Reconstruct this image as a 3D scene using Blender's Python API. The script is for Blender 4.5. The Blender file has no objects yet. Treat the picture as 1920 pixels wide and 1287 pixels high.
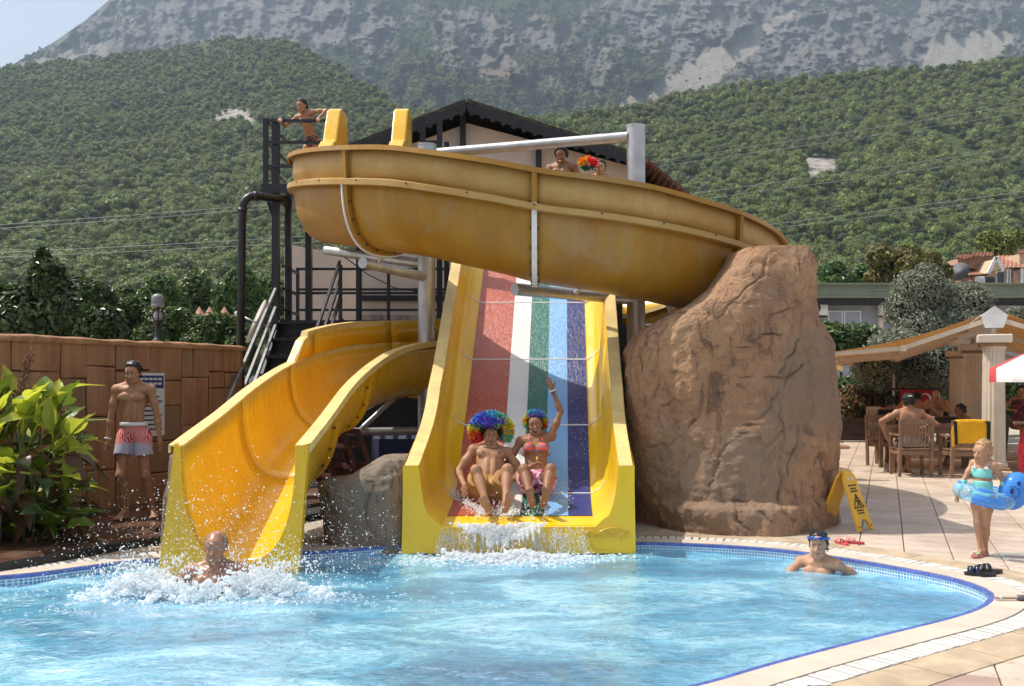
import bpy, bmesh, math, random
import numpy as np
from mathutils import Vector, Matrix
sc = bpy.context.scene
C = sc.collection
PI = math.pi
# ---------------------------------------------------------------- camera
H, F, HY = 1.5, 1800.0, 717.0          # eye height, focal length and horizon row of the 1920 x 1287 photo
cam = bpy.data.cameras.new('camera'); camo = bpy.data.objects.new('camera', cam); C.objects.link(camo)
cam.sensor_width = 36; cam.lens = 36*F/1920.0; cam.shift_y = (HY-643.5)/1920.0
cam.clip_start = 0.05; cam.clip_end = 20000
camo.location = (0, 0, H); camo.rotation_euler = (PI/2, 0, 0)
sc.camera = camo
# ---------------------------------------------------------------- light
SUN = Vector((-0.55, 0.13, 1.0)).normalized()
EL = math.asin(SUN.z); AZ = math.atan2(SUN.x, SUN.y)
w = bpy.data.worlds.new('World'); sc.world = w; w.use_nodes = True
nt = w.node_tree; nt.nodes.clear()
sk = nt.nodes.new('ShaderNodeTexSky'); sk.sky_type = 'NISHITA'; sk.sun_disc = False
sk.sun_elevation = EL; sk.sun_rotation = AZ; sk.air_density = 1.0; sk.dust_density = 4.5; sk.ozone_density = 1.0
bg = nt.nodes.new('ShaderNodeBackground'); bg.inputs[1].default_value = 0.14
wo = nt.nodes.new('ShaderNodeOutputWorld')
veil = nt.nodes.new('ShaderNodeMix'); veil.data_type = 'RGBA'; veil.blend_type = 'ADD'; veil.inputs[0].default_value = 1.0   # thin even high haze over the whole sky
veil.inputs[7].default_value = (1.15, 1.15, 1.15, 1); nt.links.new(sk.outputs[0], veil.inputs[6]); nt.links.new(veil.outputs[2], bg.inputs[0]); nt.links.new(bg.outputs[0], wo.inputs[0])
sl = bpy.data.lights.new('sun', 'SUN'); sl.energy = 4.8; sl.angle = math.radians(0.53); sl.color = (1, 0.95, 0.87)
so = bpy.data.objects.new('sun', sl); C.objects.link(so); so.rotation_euler = SUN.to_track_quat('Z', 'Y').to_euler()
sc.view_settings.view_transform = 'Standard'; sc.view_settings.look = 'None'
sc.view_settings.exposure = 0.28; sc.view_settings.gamma = 1.0; sc.view_settings.use_curve_mapping = False
cy = sc.cycles
cy.use_denoising = True
try: cy.denoiser = 'OPENIMAGEDENOISE'; cy.denoising_input_passes = 'RGB_ALBEDO_NORMAL'
except Exception: pass
cy.max_bounces = 8; cy.diffuse_bounces = 3; cy.glossy_bounces = 3; cy.transmission_bounces = 6
cy.transparent_max_bounces = 12; cy.volume_bounces = 0; cy.sample_clamp_indirect = 4.0
cy.use_adaptive_sampling = True; cy.adaptive_threshold = 0.015
# ---------------------------------------------------------------- helpers
def P(px, py, Y): return Vector(((px-960)*Y/F, Y, H-(py-HY)*Y/F))
def G(px, py, z=0.0):
    Y = (H-z)*F/(py-HY); return Vector(((px-960)*Y/F, Y, z))
def V(*a): return Vector(a)
def lerp(a, b, t): return a+(b-a)*t
def interp(x, tab):
    return float(np.interp(x, [t[0] for t in tab], [t[1] for t in tab]))
class MB:
    def __init__(s): s.v = []; s.f = []; s.m = []; s.cm = 0
    def add(s, vs, fs, m=None):
        o = len(s.v); s.v += [tuple(v) for v in vs]
        for f in fs: s.f.append(tuple(i+o for i in f)); s.m.append(s.cm if m is None else m)
        return s
    def box(s, c, size, R=None, m=None):
        hx, hy, hz = size[0]/2, size[1]/2, size[2]/2; c = Vector(c)
        vs = [Vector((x, y, z)) for x in (-hx, hx) for y in (-hy, hy) for z in (-hz, hz)]
        if R is not None: vs = [R @ v for v in vs]
        return s.add([v+c for v in vs], [(0,1,3,2),(4,6,7,5),(0,4,5,1),(2,3,7,6),(0,2,6,4),(1,5,7,3)], m)
    def bbox(s, c, size, b, R=None, m=None):            # bevelled box (chamfered all round)
        hx, hy, hz = size[0]/2, size[1]/2, size[2]/2; c = Vector(c)
        bm = bmesh.new(); bmesh.ops.create_cube(bm, size=1)
        for v in bm.verts: v.co = Vector((v.co.x*2*hx, v.co.y*2*hy, v.co.z*2*hz))
        bmesh.ops.bevel(bm, geom=bm.edges[:], offset=b, segments=1, affect='EDGES')
        bm.verts.index_update()
        vs = [(R @ v.co if R is not None else v.co)+c for v in bm.verts]; fs = [[v.index for v in f.verts] for f in bm.faces]
        bm.free(); return s.add(vs, fs, m)
    def bar(s, a, b, w, h=None, up=(0,0,1), m=None):
        a, b = Vector(a), Vector(b); h = h or w; d = (b-a); L = d.length; d.normalize()
        u = Vector(up)
        if abs(d.dot(u)) > .98: u = Vector((0,1,0))
        x = d.cross(u).normalized(); z = x.cross(d)
        R = Matrix((x, d, z)).transposed()
        return s.box((a+b)/2, (w, L, h), R, m)
    def tube(s, pts, r, n=10, caps=True, m=None, closed=False):
        pts = [Vector(p) for p in pts]; N = len(pts)
        rr = r if hasattr(r, '__len__') else [r]*N
        vs = []; fs = []; px = None
        for i, p in enumerate(pts):
            if closed: t = pts[(i+1) % N]-pts[i-1]
            else: t = pts[min(i+1, N-1)]-pts[max(i-1, 0)]
            t.normalize()
            if px is None:
                q = Vector((0,0,1)) if abs(t.z) < .9 else Vector((1,0,0)); px = t.cross(q).normalized()
            else: px = (px-t*px.dot(t)).normalized()
            py = t.cross(px)
            for k in range(n):
                a = 2*PI*k/n; vs.append(p+(px*math.cos(a)+py*math.sin(a))*rr[i])
        for i in range(N if closed else N-1):
            j = (i+1) % N
            for k in range(n): k2 = (k+1) % n; fs.append((i*n+k, i*n+k2, j*n+k2, j*n+k))
        if caps and not closed: fs.append(tuple(range(n))[::-1]); fs.append(tuple((N-1)*n+k for k in range(n)))
        return s.add(vs, fs, m)
    def lathe(s, prof, c=(0,0,0), n=16, R=None, m=None):
        vs = []; fs = []; c = Vector(c)
        for r, z in prof:
            for k in range(n):
                a = 2*PI*k/n; v = Vector((r*math.cos(a), r*math.sin(a), z)); vs.append((R @ v if R is not None else v)+c)
        for i in range(len(prof)-1):
            for k in range(n): k2 = (k+1) % n; fs.append((i*n+k, i*n+k2, (i+1)*n+k2, (i+1)*n+k))
        fs.append(tuple(range(n))[::-1]); fs.append(tuple((len(prof)-1)*n+k for k in range(n)))
        return s.add(vs, fs, m)
    def ell(s, c, r, R=None, n=10, m=None):
        k = max(5, n//2+1)
        prof = [(max(1e-4, math.sin(PI*i/(k-1))), -math.cos(PI*i/(k-1))) for i in range(k)]
        D = Matrix.Diagonal(Vector(r if hasattr(r, '__len__') else (r, r, r)))
        return s.lathe(prof, c, n, (R @ D) if R is not None else D, m)
    def prism(s, poly, off, m=None):                     # poly: 3-D points, off: extrusion vector
        n = len(poly); poly = [Vector(p) for p in poly]; off = Vector(off)
        return s.add(poly+[p+off for p in poly], [tuple(range(n))[::-1], tuple(range(n, 2*n))]+[(i, (i+1) % n, n+(i+1) % n, n+i) for i in range(n)], m)
    def grid(s, rows, m=None, closed=False):
        nu, nv = len(rows), len(rows[0]); vs = [p for r in rows for p in r]; fs = []
        for i in range(nu-1):
            for j in range(nv-1 if not closed else nv):
                k = (j+1) % nv; fs.append((i*nv+j, i*nv+k, (i+1)*nv+k, (i+1)*nv+j))
        return s.add(vs, fs, m)
    def build(s, name, mats, parent=None, smooth=False, world=True, sharp=None):
        o = mesh_obj(name, s.v, s.f, mats, parent, smooth, world, s.m)
        if sharp: 
            try: o.data.set_sharp_from_angle(angle=math.radians(sharp))
            except Exception: pass
        return o
def root_loc(o):
    l = Vector((0,0,0))
    while o is not None: l = l+o.location; o = o.parent
    return l
def mesh_obj(name, v, f, mats, parent=None, smooth=False, world=True, mi=None):
    me = bpy.data.meshes.new(name)
    if isinstance(v, np.ndarray):
        if parent is not None and world: v = v-np.array(root_loc(parent))
        v = v.tolist()
        f = f.tolist() if isinstance(f, np.ndarray) else f
    elif parent is not None and world:
        l = root_loc(parent); v = [(a[0]-l.x, a[1]-l.y, a[2]-l.z) for a in v]
    me.from_pydata(v, [], f)
    if not isinstance(mats, (list, tuple)): mats = [mats]
    for m in mats: me.materials.append(m)
    if mi is not None and len(mats) > 1: me.polygons.foreach_set('material_index', mi)
    if smooth: me.polygons.foreach_set('use_smooth', [True]*len(me.polygons))
    me.update()
    bm = bmesh.new(); bm.from_mesh(me); bmesh.ops.recalc_face_normals(bm, faces=bm.faces); bm.to_mesh(me); bm.free()
    o = bpy.data.objects.new(name, me); C.objects.link(o)
    if parent is not None: o.parent = parent
    return o
def tag(o, label=None, cat=None, group=None, kind=None):
    if label: o['label'] = label
    if cat: o['category'] = cat
    if group: o['group'] = group
    if kind: o['kind'] = kind
    return o
def thing(name, label, cat, loc=(0,0,0), group=None, rz=0):
    o = bpy.data.objects.new(name, None); C.objects.link(o); o.location = loc; o.rotation_euler = (0,0,rz)
    o.empty_display_size = .1
    return tag(o, label, cat, group)
def struct(o): o['kind'] = 'structure'; return o
def copy_tree(o, parent=None):
    c = o.copy(); C.objects.link(c)
    if parent is not None: c.parent = parent
    for ch in list(o.children): copy_tree(ch, c)
    return c
# ---------------------------------------------------------------- materials
def S(r, g=None, b=None):                                   # sRGB 0-255 -> linear
    if g is None: g = b = r
    f = lambda c: (c/255/12.92 if c <= 10 else ((c/255+.055)/1.055)**2.4)
    return (f(r), f(g), f(b), 1)
class NT:
    def __init__(s, name):
        s.m = bpy.data.materials.new(name); s.m.use_nodes = True; s.t = s.m.node_tree; s.t.nodes.clear()
        s.out = s.t.nodes.new('ShaderNodeOutputMaterial')
    def n(s, typ, ins=None, **kw):
        nd = s.t.nodes.new('ShaderNode'+typ)
        for k, v in kw.items(): setattr(nd, k, v)
        for k, v in (ins or {}).items(): s.set(nd, k, v)
        return nd
    def set(s, nd, k, v):
        i = nd.inputs[k]
        if hasattr(v, 'is_output') or isinstance(v, bpy.types.NodeSocket): s.t.links.new(v, i)
        elif isinstance(v, bpy.types.Node): s.t.links.new(v.outputs[0], i)
        else: i.default_value = v
    def co(s, kind='Object'): return s.n('TexCoord').outputs[kind]
    def noise(s, scale, vec=None, detail=4, rough=.55, dist=0.0):
        nd = s.n('TexNoise', {'Scale': scale, 'Detail': detail, 'Roughness': rough, 'Distortion': dist}); s.t.links.new(vec or s.co(), nd.inputs['Vector']); return nd.outputs['Fac']
    def ramp(s, fac, stops, interp='LINEAR'):
        nd = s.n('ValToRGB', {'Fac': fac}); cr = nd.color_ramp; cr.interpolation = interp
        while len(cr.elements) < len(stops): cr.elements.new(.5)
        for e, (p, c) in zip(cr.elements, stops): e.position = p; e.color = c if hasattr(c, '__len__') else (c, c, c, 1)
        return nd.outputs[0]
    def mix(s, fac, a, b, mode='MIX'):
        nd = s.n('Mix', data_type='RGBA', blend_type=mode)
        s.set(nd, 0, fac); s.set(nd, 6, a); s.set(nd, 7, b); return nd.outputs[2]
    def math(s, op, a, b=0.0, c=None):
        nd = s.n('Math', operation=op); s.set(nd, 0, a); s.set(nd, 1, b)
        if c is not None: s.set(nd, 2, c)
        return nd.outputs[0]
    def map(s, scale=(1,1,1), rot=(0,0,0), vec=None):
        nd = s.n('Mapping', {'Scale': scale, 'Rotation': rot}); s.t.links.new(vec or s.co(), nd.inputs['Vector']); return nd.outputs[0]
    def sep(s, vec=None): 
        nd = s.n('SeparateXYZ'); s.t.links.new(vec or s.co(), nd.inputs[0]); return nd.outputs
    def bump(s, h, strength=.3, dist=.02):
        return s.n('Bump', {'Height': h, 'Strength': strength, 'Distance': dist}).outputs[0]
    def pbr(s, col, rough=.5, normal=None, **kw):
        p = s.n('BsdfPrincipled'); s.set(p, 'Base Color', col); s.set(p, 'Roughness', rough)
        if normal is not None: s.set(p, 'Normal', normal)
        for k, v in kw.items(): s.set(p, k.replace('_', ' '), v)
        s.p = p; s.t.links.new(p.outputs[0], s.out.inputs[0]); return s.m
def simple(name, col, rough=.5, var=.12, nscale=6, bump=0, bscale=60, **kw):
    s = NT(name); c = tuple(col)
    f = s.noise(nscale)
    d = tuple(x*(1-var*1.6) for x in c[:3])+(1,); l = tuple(min(1, x*(1+var)) for x in c[:3])+(1,)
    cc = s.ramp(f, [(.3, d), (.7, l)])
    nm = s.bump(s.noise(bscale), bump, .01) if bump else None
    r = s.ramp(s.noise(nscale*2.3), [(.3, max(0, rough-.08)), (.7, min(1, rough+.08))])
    return s.pbr(cc, r, nm, **kw)
def leafmat(name, cols, trans=.35, rough=.45, objvar=True):
    s = NT(name)
    geo = s.n('NewGeometry'); oi = s.n('ObjectInfo')
    r = geo.outputs['Random Per Island']
    c = s.ramp(r, [(i/(max(1, len(cols)-1)), c) for i, c in enumerate(cols)])
    if objvar:
        hs = s.n('HueSaturation', {'Color': c, 'Hue': s.math('MULTIPLY_ADD', oi.outputs['Random'], .03, .485), 'Value': s.math('MULTIPLY_ADD', oi.outputs['Random'], .5, .75)})
        c = hs.outputs[0]
    p = s.n('BsdfPrincipled', {'Base Color': c, 'Roughness': rough})
    t = s.n('BsdfTranslucent', {'Color': c}); mx = s.n('MixShader', {0: trans})
    s.t.links.new(p.outputs[0], mx.inputs[1]); s.t.links.new(t.outputs[0], mx.inputs[2]); s.t.links.new(mx.outputs[0], s.out.inputs[0])
    return s.m
# numpy value noise for shaping geometry
def vnoise(p, seed=0):
    p = np.asarray(p, float); i = np.floor(p).astype(np.int64); f = p-i; f = f*f*(3-2*f)
    def hsh(x, y, z):
        n = (x*374761393+y*668265263+z*2147483647+seed*974634777) & 0xffffffff
        n = ((n ^ (n >> 13))*1274126177) & 0xffffffff
        n = (n ^ (n >> 16)); return (n & 0xffff)/65535.0
    r = 0
    for dx in (0, 1):
        for dy in (0, 1):
            for dz in (0, 1):
                wgt = (f[..., 0] if dx else 1-f[..., 0])*(f[..., 1] if dy else 1-f[..., 1])*(f[..., 2] if dz else 1-f[..., 2])
                r = r+wgt*hsh(i[..., 0]+dx, i[..., 1]+dy, i[..., 2]+dz)
    return r*2-1
def fbm(p, oct=4, seed=0, gain=.5):
    p = np.asarray(p, float); a = 1; r = 0
    for o in range(oct): r = r+a*vnoise(p*2**o, seed+o); a *= gain
    return r
# ================================================================ TERRAIN
rng = np.random.default_rng(7); random.seed(7)
def table(px, tab):
    return np.interp(px, [t[0] for t in tab], [t[1] for t in tab])
HC = [(-700,170),(0,134),(150,116),(300,97),(430,74),(540,84),(650,140),(740,205),(850,235),(1000,235),(1100,222),(1200,208),(1320,185),(1450,165),(1640,142),(1800,131),(1920,127),(2700,100)]
HD = [(-700,860),(0,900),(430,960),(650,700),(850,460),(1000,430),(1200,480),(1500,520),(1920,540),(2700,520)]
def hill_xyz(px, t):
    cr = table(px, HC); yc = table(px, HD)
    y0 = 150.0
    Y = y0*(yc/y0)**np.clip(t, 0, 1)
    py = 705+(cr-705)*np.clip(t, 0, 1)**.92
    X = (px-960)*Y/F; Z = H-(py-HY)*Y/F
    q = np.stack([X/60, Y/60, np.zeros_like(X)], -1)
    Z = Z+fbm(q, 4, 3)*Y*.011*np.clip(1.15-t, .15, 1)*np.clip(t*6, 0, 1)
    b = np.clip(t-1, 0, None)
    Y2 = Y+b*400; X = X+(px-960)*(b*400)/F; Z = Z-b*260
    return X, Y2, Z
MC = [(-700,470),(-250,270),(-60,165),(0,136),(40,112),(100,80),(160,38),(205,0),(300,-55),(420,-95),(700,-110),(1200,-120),(2700,-110)]
def mtn_xyz(px, t):
    cr = table(px, MC)
    tt = np.clip(t, 0, 1)
    py = 360+(cr-360)*tt
    Y = np.maximum(720, table(px, HD)+60)+1500*tt**1.15*np.clip((360-cr)/470, .3, 1.1)
    q = np.stack([px/150, py/210, 0*px], -1)
    rid = .5+.5*fbm(q, 5, 11, .55); q2 = np.stack([px/40+py/160, py/170, 0*px+3], -1)
    rid2 = 1-np.abs(fbm(q2, 5, 23, .6))
    amp = np.clip(tt*5, 0, 1)*np.clip((1.03-tt)*9, .12, 1)
    q3 = np.stack([px/95-py/120, py/60+px/300, 0*px+9], -1); crs = (1-np.abs(fbm(q3, 4, 71, .6)))**2
    q4 = np.stack([px/17, py/20, 0*px+5], -1); fine = fbm(q4, 4, 83, .62)
    qg = np.stack([px/62-py/210, py/340, 0*px+21], -1); gul = (1-np.abs(fbm(qg, 4, 101, .55)))**3-.4
    sc_ = mtn_cover(px, py)[1]
    led = np.abs(((py+26*fbm(np.stack([px/120, py/90, 0*px], -1), 3, 91))/38) % 1-.5)
    D = ((rid-.5)*150+(rid2-.5)*70+(crs-.5)*60+fine*34+led*16+gul*150)*amp*(1-.85*sc_)
    Y = Y-D
    X = (px-960)*Y/F; Z = H-(py-HY)*Y/F
    b = np.clip(t-1, 0, None); Y = Y+b*900; X = X+(px-960)*(b*900)/F; Z = Z-b*500
    return X, Y, Z, py
def sstep(a, b, x): 
    t = np.clip((x-a)/(b-a), 0, 1); return t*t*(3-2*t)
def seg_dist(px, py, a, b):
    a = np.array(a, float); b = np.array(b, float); d = b-a
    t = np.clip(((px-a[0])*d[0]+(py-a[1])*d[1])/(d@d), 0, 1)
    return np.hypot(px-a[0]-t*d[0], py-a[1]-t*d[1]), t
def mtn_cover(px, py):
    q = np.stack([px/70, py/55, 0*px], -1); n = fbm(q, 4, 41); q = np.stack([px/22, py/18, 0*px], -1); n2 = fbm(q, 3, 43)
    veg = .36+n*.55+n2*.30
    veg += .75*np.exp(-((px-800)/330)**2-((py-190)/95)**2)            # wooded middle flank
    veg += .35*sstep(120, 230, py)
    veg -= .55*sstep(820, 560, px)*sstep(135, 60, py)                 # bare rock at the left summit
    veg -= .25*sstep(1300, 1450, px)*sstep(170, 60, py)
    for c, s in (((630,160),(75,34)), ((930,140),(85,45)), ((1240,60),(90,60)), ((1000,60),(70,40))):
        veg -= .75*np.exp(-((px-c[0])/s[0])**2-((py-c[1])/s[1])**2)
    d, t = seg_dist(px, py, (1432,58), (1205,222)); sc1 = sstep(1.05, .75, (d+n2*5)/(16+t*40))
    d, t = seg_dist(px, py, (1600,-60), (1425,70)); sc1 = np.maximum(sc1, .7*sstep(1, .6, (d+n2*5)/9))
    d, t = seg_dist(px, py, (1880,70), (1790,125)); sc1 = np.maximum(sc1, sstep(1, .7, (d+n2*6)/(20+t*55)))
    d, t = seg_dist(px, py, (30,128), (190,98)); sc1 = np.maximum(sc1, .8*sstep(1, .6, (d+n2*7)/12))
    red = .8*np.exp(-((px-930)/60)**2-((py-150)/40)**2)+.5*np.exp(-((px-1000)/120)**2-((py-20)/30)**2)
    return np.clip(veg, 0, 1)*(1-.92*sc1), sc1, np.clip(red, 0, 1)
def set_cover(o, arr):
    a = o.data.color_attributes.new('landcover', 'FLOAT_COLOR', 'POINT')
    buf = np.ones((len(o.data.vertices), 4), np.float32); buf[:, :3] = arr; a.data.foreach_set('color', buf.ravel())
def surf_grid(name, fn, pxs, ts, mat):
    A, T = np.meshgrid(pxs, ts, indexing='ij'); r = fn(A, T)
    v = np.stack(r[:3], -1).reshape(-1, 3); n, m = A.shape
    i = np.arange(n*m).reshape(n, m)
    f = np.stack([i[:-1,:-1], i[1:,:-1], i[1:,1:], i[:-1,1:]], -1).reshape(-1, 4)
    return mesh_obj(name, v, f, mat, smooth=True), A, T, r
# mountain rock
s = NT('mountain_rock')
at = s.n('Attribute', attribute_name='landcover'); cs = s.n('SeparateColor'); s.t.links.new(at.outputs['Color'], cs.inputs[0])
o1 = s.co(); n1 = s.noise(.012, o1, 6, .65); n2 = s.noise(.06, s.map((1,1,.8)), 8, .72); n3 = s.noise(.25, o1, 4, .6)
rock = s.ramp(n2, [(.28, (.055,.055,.058,1)), (.45, (.15,.147,.14,1)), (.6, (.27,.255,.235,1)), (.78, (.42,.395,.36,1))])
rock = s.mix(s.math('MULTIPLY', cs.outputs[2], .75), rock, (.30,.19,.13,1))
rock = s.mix(cs.outputs[1], rock, s.ramp(n3, [(.3, (.27,.245,.21,1)), (.7, (.42,.385,.33,1))]))
grn = s.ramp(n3, [(.3, (.03,.042,.02,1)), (.7, (.07,.085,.035,1))])
vg = s.ramp(s.math('ADD', cs.outputs[0], s.math('MULTIPLY', s.math('SUBTRACT', n3, .5), .9)), [(.36, 0), (.62, 1)])
s.pbr(s.mix(vg, rock, grn), .95, s.bump(s.math('ADD', s.math('MULTIPLY', n2, 1.0), s.math('MULTIPLY', n3, .4)), 1.0, 18.0), Specular_IOR_Level=.1)
M_mtn = s.m
s = NT('hillside_soil'); n3 = s.noise(.3, detail=5); n2 = s.noise(.05)
rk = s.ramp(n3, [(.3, (.16,.15,.13,1)), (.7, (.40,.37,.33,1))])
at = s.n('Attribute', attribute_name='landcover'); cs = s.n('SeparateColor'); s.t.links.new(at.outputs['Color'], cs.inputs[0])
s.pbr(s.mix(s.ramp(s.math('ADD', cs.outputs[0], s.math('MULTIPLY', s.math('SUBTRACT', n3, .5), .8)), [(.42, 0), (.6, 1)]), s.ramp(n3, [(.3, (.03,.045,.016,1)), (.7, (.07,.09,.032,1))]), rk), .95, s.bump(n3, .6, 1.0), Specular_IOR_Level=.1)
M_hill = s.m
mtn, A, T, r = surf_grid('mountain', mtn_xyz, np.concatenate([np.arange(-700, -40, 14.0), np.arange(-40, 1970, 4.2), np.arange(1970, 2700, 14.0)]), np.concatenate([np.linspace(0, .35, 60)[:-1], np.linspace(.35, 1, 250), [1.2, 1.6]]), M_mtn)
struct(mtn); cov = mtn_cover(A, r[3]); set_cover(mtn, np.stack(cov, -1).reshape(-1, 3))
hill, A, T, r = surf_grid('hills', hill_xyz, np.arange(-700, 2700, 10.0), np.concatenate([np.linspace(0, 1, 100), [1.15, 1.5]]), M_hill)
struct(hill)
OUTC = ((1545,325,75,40), (1440,350,40,20), (440,222,48,20), (1300,345,30,18), (1500,300,40,15), (1240,330,26,22))
def outcrop(px, py):
    h = np.zeros_like(px)
    for (cx, cyy, a, b) in OUTC: h = np.maximum(h, np.exp(-((px-cx)/a)**2-((py-cyy)/b)**2))
    return h
set_cover(hill, np.stack([outcrop(A, HY-(r[2]-H)*F/r[1]).ravel()]*3, -1))
# ---------------------------------------------------------------- forest trees
def leaf_quads(cen, nrm, size, rg, bend=.25, aspect=.55):
    """folded leaf quads (4 triangles) at points cen with normals nrm"""
    n = len(cen); a = rg.normal(size=(n, 3)); nrm = nrm/np.linalg.norm(nrm, axis=1, keepdims=True)
    t = np.cross(nrm, a); t /= np.linalg.norm(t, axis=1, keepdims=True)+1e-9; b = np.cross(nrm, t)
    L = (size*rg.uniform(.7, 1.3, n))[:, None]; W = L*aspect
    p0 = cen-t*L*.5; p1 = cen+b*W*.5+nrm*L*bend*.3; p2 = cen+t*L*.5-nrm*L*bend*.2; p3 = cen-b*W*.5+nrm*L*bend*.3
    v = np.stack([p0, p1, p2, p3], 1).reshape(-1, 3); f = np.arange(4*n).reshape(n, 4)
    return v, f
def rdir(n, rg):
    d = rg.normal(size=(n, 3)); return d/np.linalg.norm(d, axis=1, keepdims=True)
def crown_mesh(lumps, per, size, rg, shell=.35, core=True, aspect=.6):
    vs, fs, off = [], [], 0
    for (c, r) in lumps:
        c = np.array(c, float); r = np.array(r if hasattr(r, '__len__') else (r,)*3, float)
        n = int(per*(r[0]*r[1]*r[2])**(2/3)/size**2) if per < 50 else int(per)
        d = rdir(n, rg); rad = 1-shell*rg.random(n)**1.5+rg.normal(size=n)*.06
        p = c+d*rad[:, None]*r
        nm = d*1.0+rdir(n, rg)*.75+np.array([0, 0, .25])
        v, f = leaf_quads(p, nm, size, rg, aspect=aspect); vs.append(v); fs.append(f+off); off += len(v)
    return np.concatenate(vs), np.concatenate(fs)
def ico(c, r, sub, rg, amp=.2):
    bm = bmesh.new(); bmesh.ops.create_icosphere(bm, subdivisions=sub, radius=1)
    v = np.array([x.co[:] for x in bm.verts]); f = [[y.index for y in x.verts] for x in bm.faces]; bm.free()
    k = rg.random(3)*50
    v = v*(1+amp*fbm(v*1.7+k, 2, 5))[:, None]*np.array(r)+np.array(c)
    return v, f
G1 = (.12,.165,.03,1); G2 = (.165,.20,.038,1); G3 = (.07,.11,.024,1); G4 = (.24,.25,.055,1)
M_forest = leafmat('pine_needles', [G3, G1, G2, G4, G1], .30, .6)
M_forestdark = leafmat('scrub_leaves', [(.04,.07,.02,1), (.065,.10,.028,1), (.10,.135,.035,1)], .2, .6)
M_bark = simple('bark', (.10,.075,.055,1), .9, .3, 8, .5, 30)
def forest_tree(rg, mat, name, tall=1.0, coll=None):
    n = rg.integers(5, 9); lumps = []
    for k in range(n):
        a = rg.random()*2*PI; rr = .27*rg.random()**.5
        lumps.append(((rr*math.cos(a), rr*math.sin(a), (.38+.38*rg.random())*tall), (.24+.12*rg.random(), .24+.12*rg.random(), .17+.1*rg.random())))
    lumps.append(((0, 0, .72*tall), (.25, .25, .24)))
    v, f = crown_mesh(lumps, 105, .085, rg, .22, aspect=.75); f = f.tolist(); V_ = [v]; off = len(v)
    for c, r in lumps:
        cv, cf = ico(c, np.array(r)*.80, 1, rg, .3); f += [[i+off for i in q] for q in cf]; off += len(cv); V_.append(cv)
    mb = MB(); mb.tube([(0,0,-.12), (0,0,.35*tall)], [.035,.022], 5)
    f += [[i+off for i in q] for q in mb.f]; V_.append(np.array(mb.v))
    v = np.concatenate(V_)
    me = bpy.data.meshes.new(name); me.from_pydata(v.tolist(), [], f); me.materials.append(mat); me.materials.append(M_bark)
    me.polygons.foreach_set('material_index', [0]*(len(f)-len(mb.f))+[1]*len(mb.f)); me.update()
    return me
rg = np.random.default_rng(3)
tree_meshes = [forest_tree(rg, M_forest, 'hillside_tree', .85+.3*rg.random()) for k in range(5)]+[forest_tree(rg, M_forestdark, 'hillside_tree', .9) for k in range(2)]
src = bpy.data.collections.new('forest_sources')
for k, me in enumerate(tree_meshes):
    src.objects.link(bpy.data.objects.new('forest_tree', me))
def scatter(name, pts, scale, rot, idx, coll=src):
    me = bpy.data.meshes.new(name); me.from_pydata(pts.tolist(), [], [])
    for nm, typ, arr in (('sc', 'FLOAT', scale), ('rz', 'FLOAT', rot), ('vi', 'INT', idx)):
        a = me.attributes.new(nm, typ, 'POINT'); a.data.foreach_set('value', arr)
    o = bpy.data.objects.new(name, me); C.objects.link(o); o['kind'] = 'stuff'
    ng = bpy.data.node_groups.new(name, 'GeometryNodeTree')
    ng.interface.new_socket('Geometry', in_out='INPUT', socket_type='NodeSocketGeometry'); ng.interface.new_socket('Geometry', in_out='OUTPUT', socket_type='NodeSocketGeometry')
    N = ng.nodes; gi = N.new('NodeGroupInput'); go = N.new('NodeGroupOutput'); ip = N.new('GeometryNodeInstanceOnPoints'); ci = N.new('GeometryNodeCollectionInfo')
    ci.inputs['Collection'].default_value = coll; ci.inputs['Separate Children'].default_value = True; ci.inputs['Reset Children'].default_value = True
    def att(nm, typ):
        a = N.new('GeometryNodeInputNamedAttribute'); a.data_type = typ; a.inputs['Name'].default_value = nm; return a.outputs['Attribute']
    L = ng.links; L.new(gi.outputs[0], ip.inputs['Points']); L.new(ci.outputs[0], ip.inputs['Instance']); ip.inputs['Pick Instance'].default_value = True
    L.new(att('vi', 'INT'), ip.inputs['Instance Index'])
    cx = N.new('ShaderNodeCombineXYZ'); L.new(att('rz', 'FLOAT'), cx.inputs[2]); e2r = N.new('FunctionNodeEulerToRotation'); L.new(cx.outputs[0], e2r.inputs[0]); L.new(e2r.outputs[0], ip.inputs['Rotation'])
    L.new(att('sc', 'FLOAT'), ip.inputs['Scale'])
    L.new(ip.outputs[0], go.inputs[0])
    md = o.modifiers.new('scatter', 'NODES'); md.node_group = ng
    return o
# hill forest: sample (px, t), keep crowns about a constant spacing on the ground
def hill_samples(n, rg, lo=-500, hi=2450, t0=.0):
    px = rg.uniform(lo, hi, n); t = rg.random(n)**.75*(1.02-t0)+t0
    X, Y, Z = hill_xyz(px, t); return px, t, X, Y, Z
px, t, X, Y, Z = hill_samples(60000, rg)
gap = fbm(np.stack([X/25, Y/25, 0*X], -1), 3, 77)
pyv = HY-(Z-H)*F/Y; hole = outcrop(px, pyv)
keep = (gap > -.85) & (hole < .35+.45*rg.random(len(px)))
px, t, X, Y, Z = px[keep], t[keep], X[keep], Y[keep], Z[keep]
# thin to a minimum spacing with a hash grid
order = rg.permutation(len(X)); cell = {}; sel = []
for i in order:
    sp = 2.1+Y[i]*.0024
    k = (int(X[i]/sp), int(Y[i]/sp))
    if k in cell: continue
    cell[k] = 1; sel.append(i)
sel = np.array(sel); px, t, X, Y, Z = px[sel], t[sel], X[sel], Y[sel], Z[sel]
hs = (3.7+3.2*rg.random(len(X))**1.5)*(1+.25*(fbm(np.stack([X/40, Y/40, 0*X], -1), 2, 5)))
pyv = HY-(Z-H)*F/Y
inframe = (px > -20) & (px < 1940)
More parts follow.
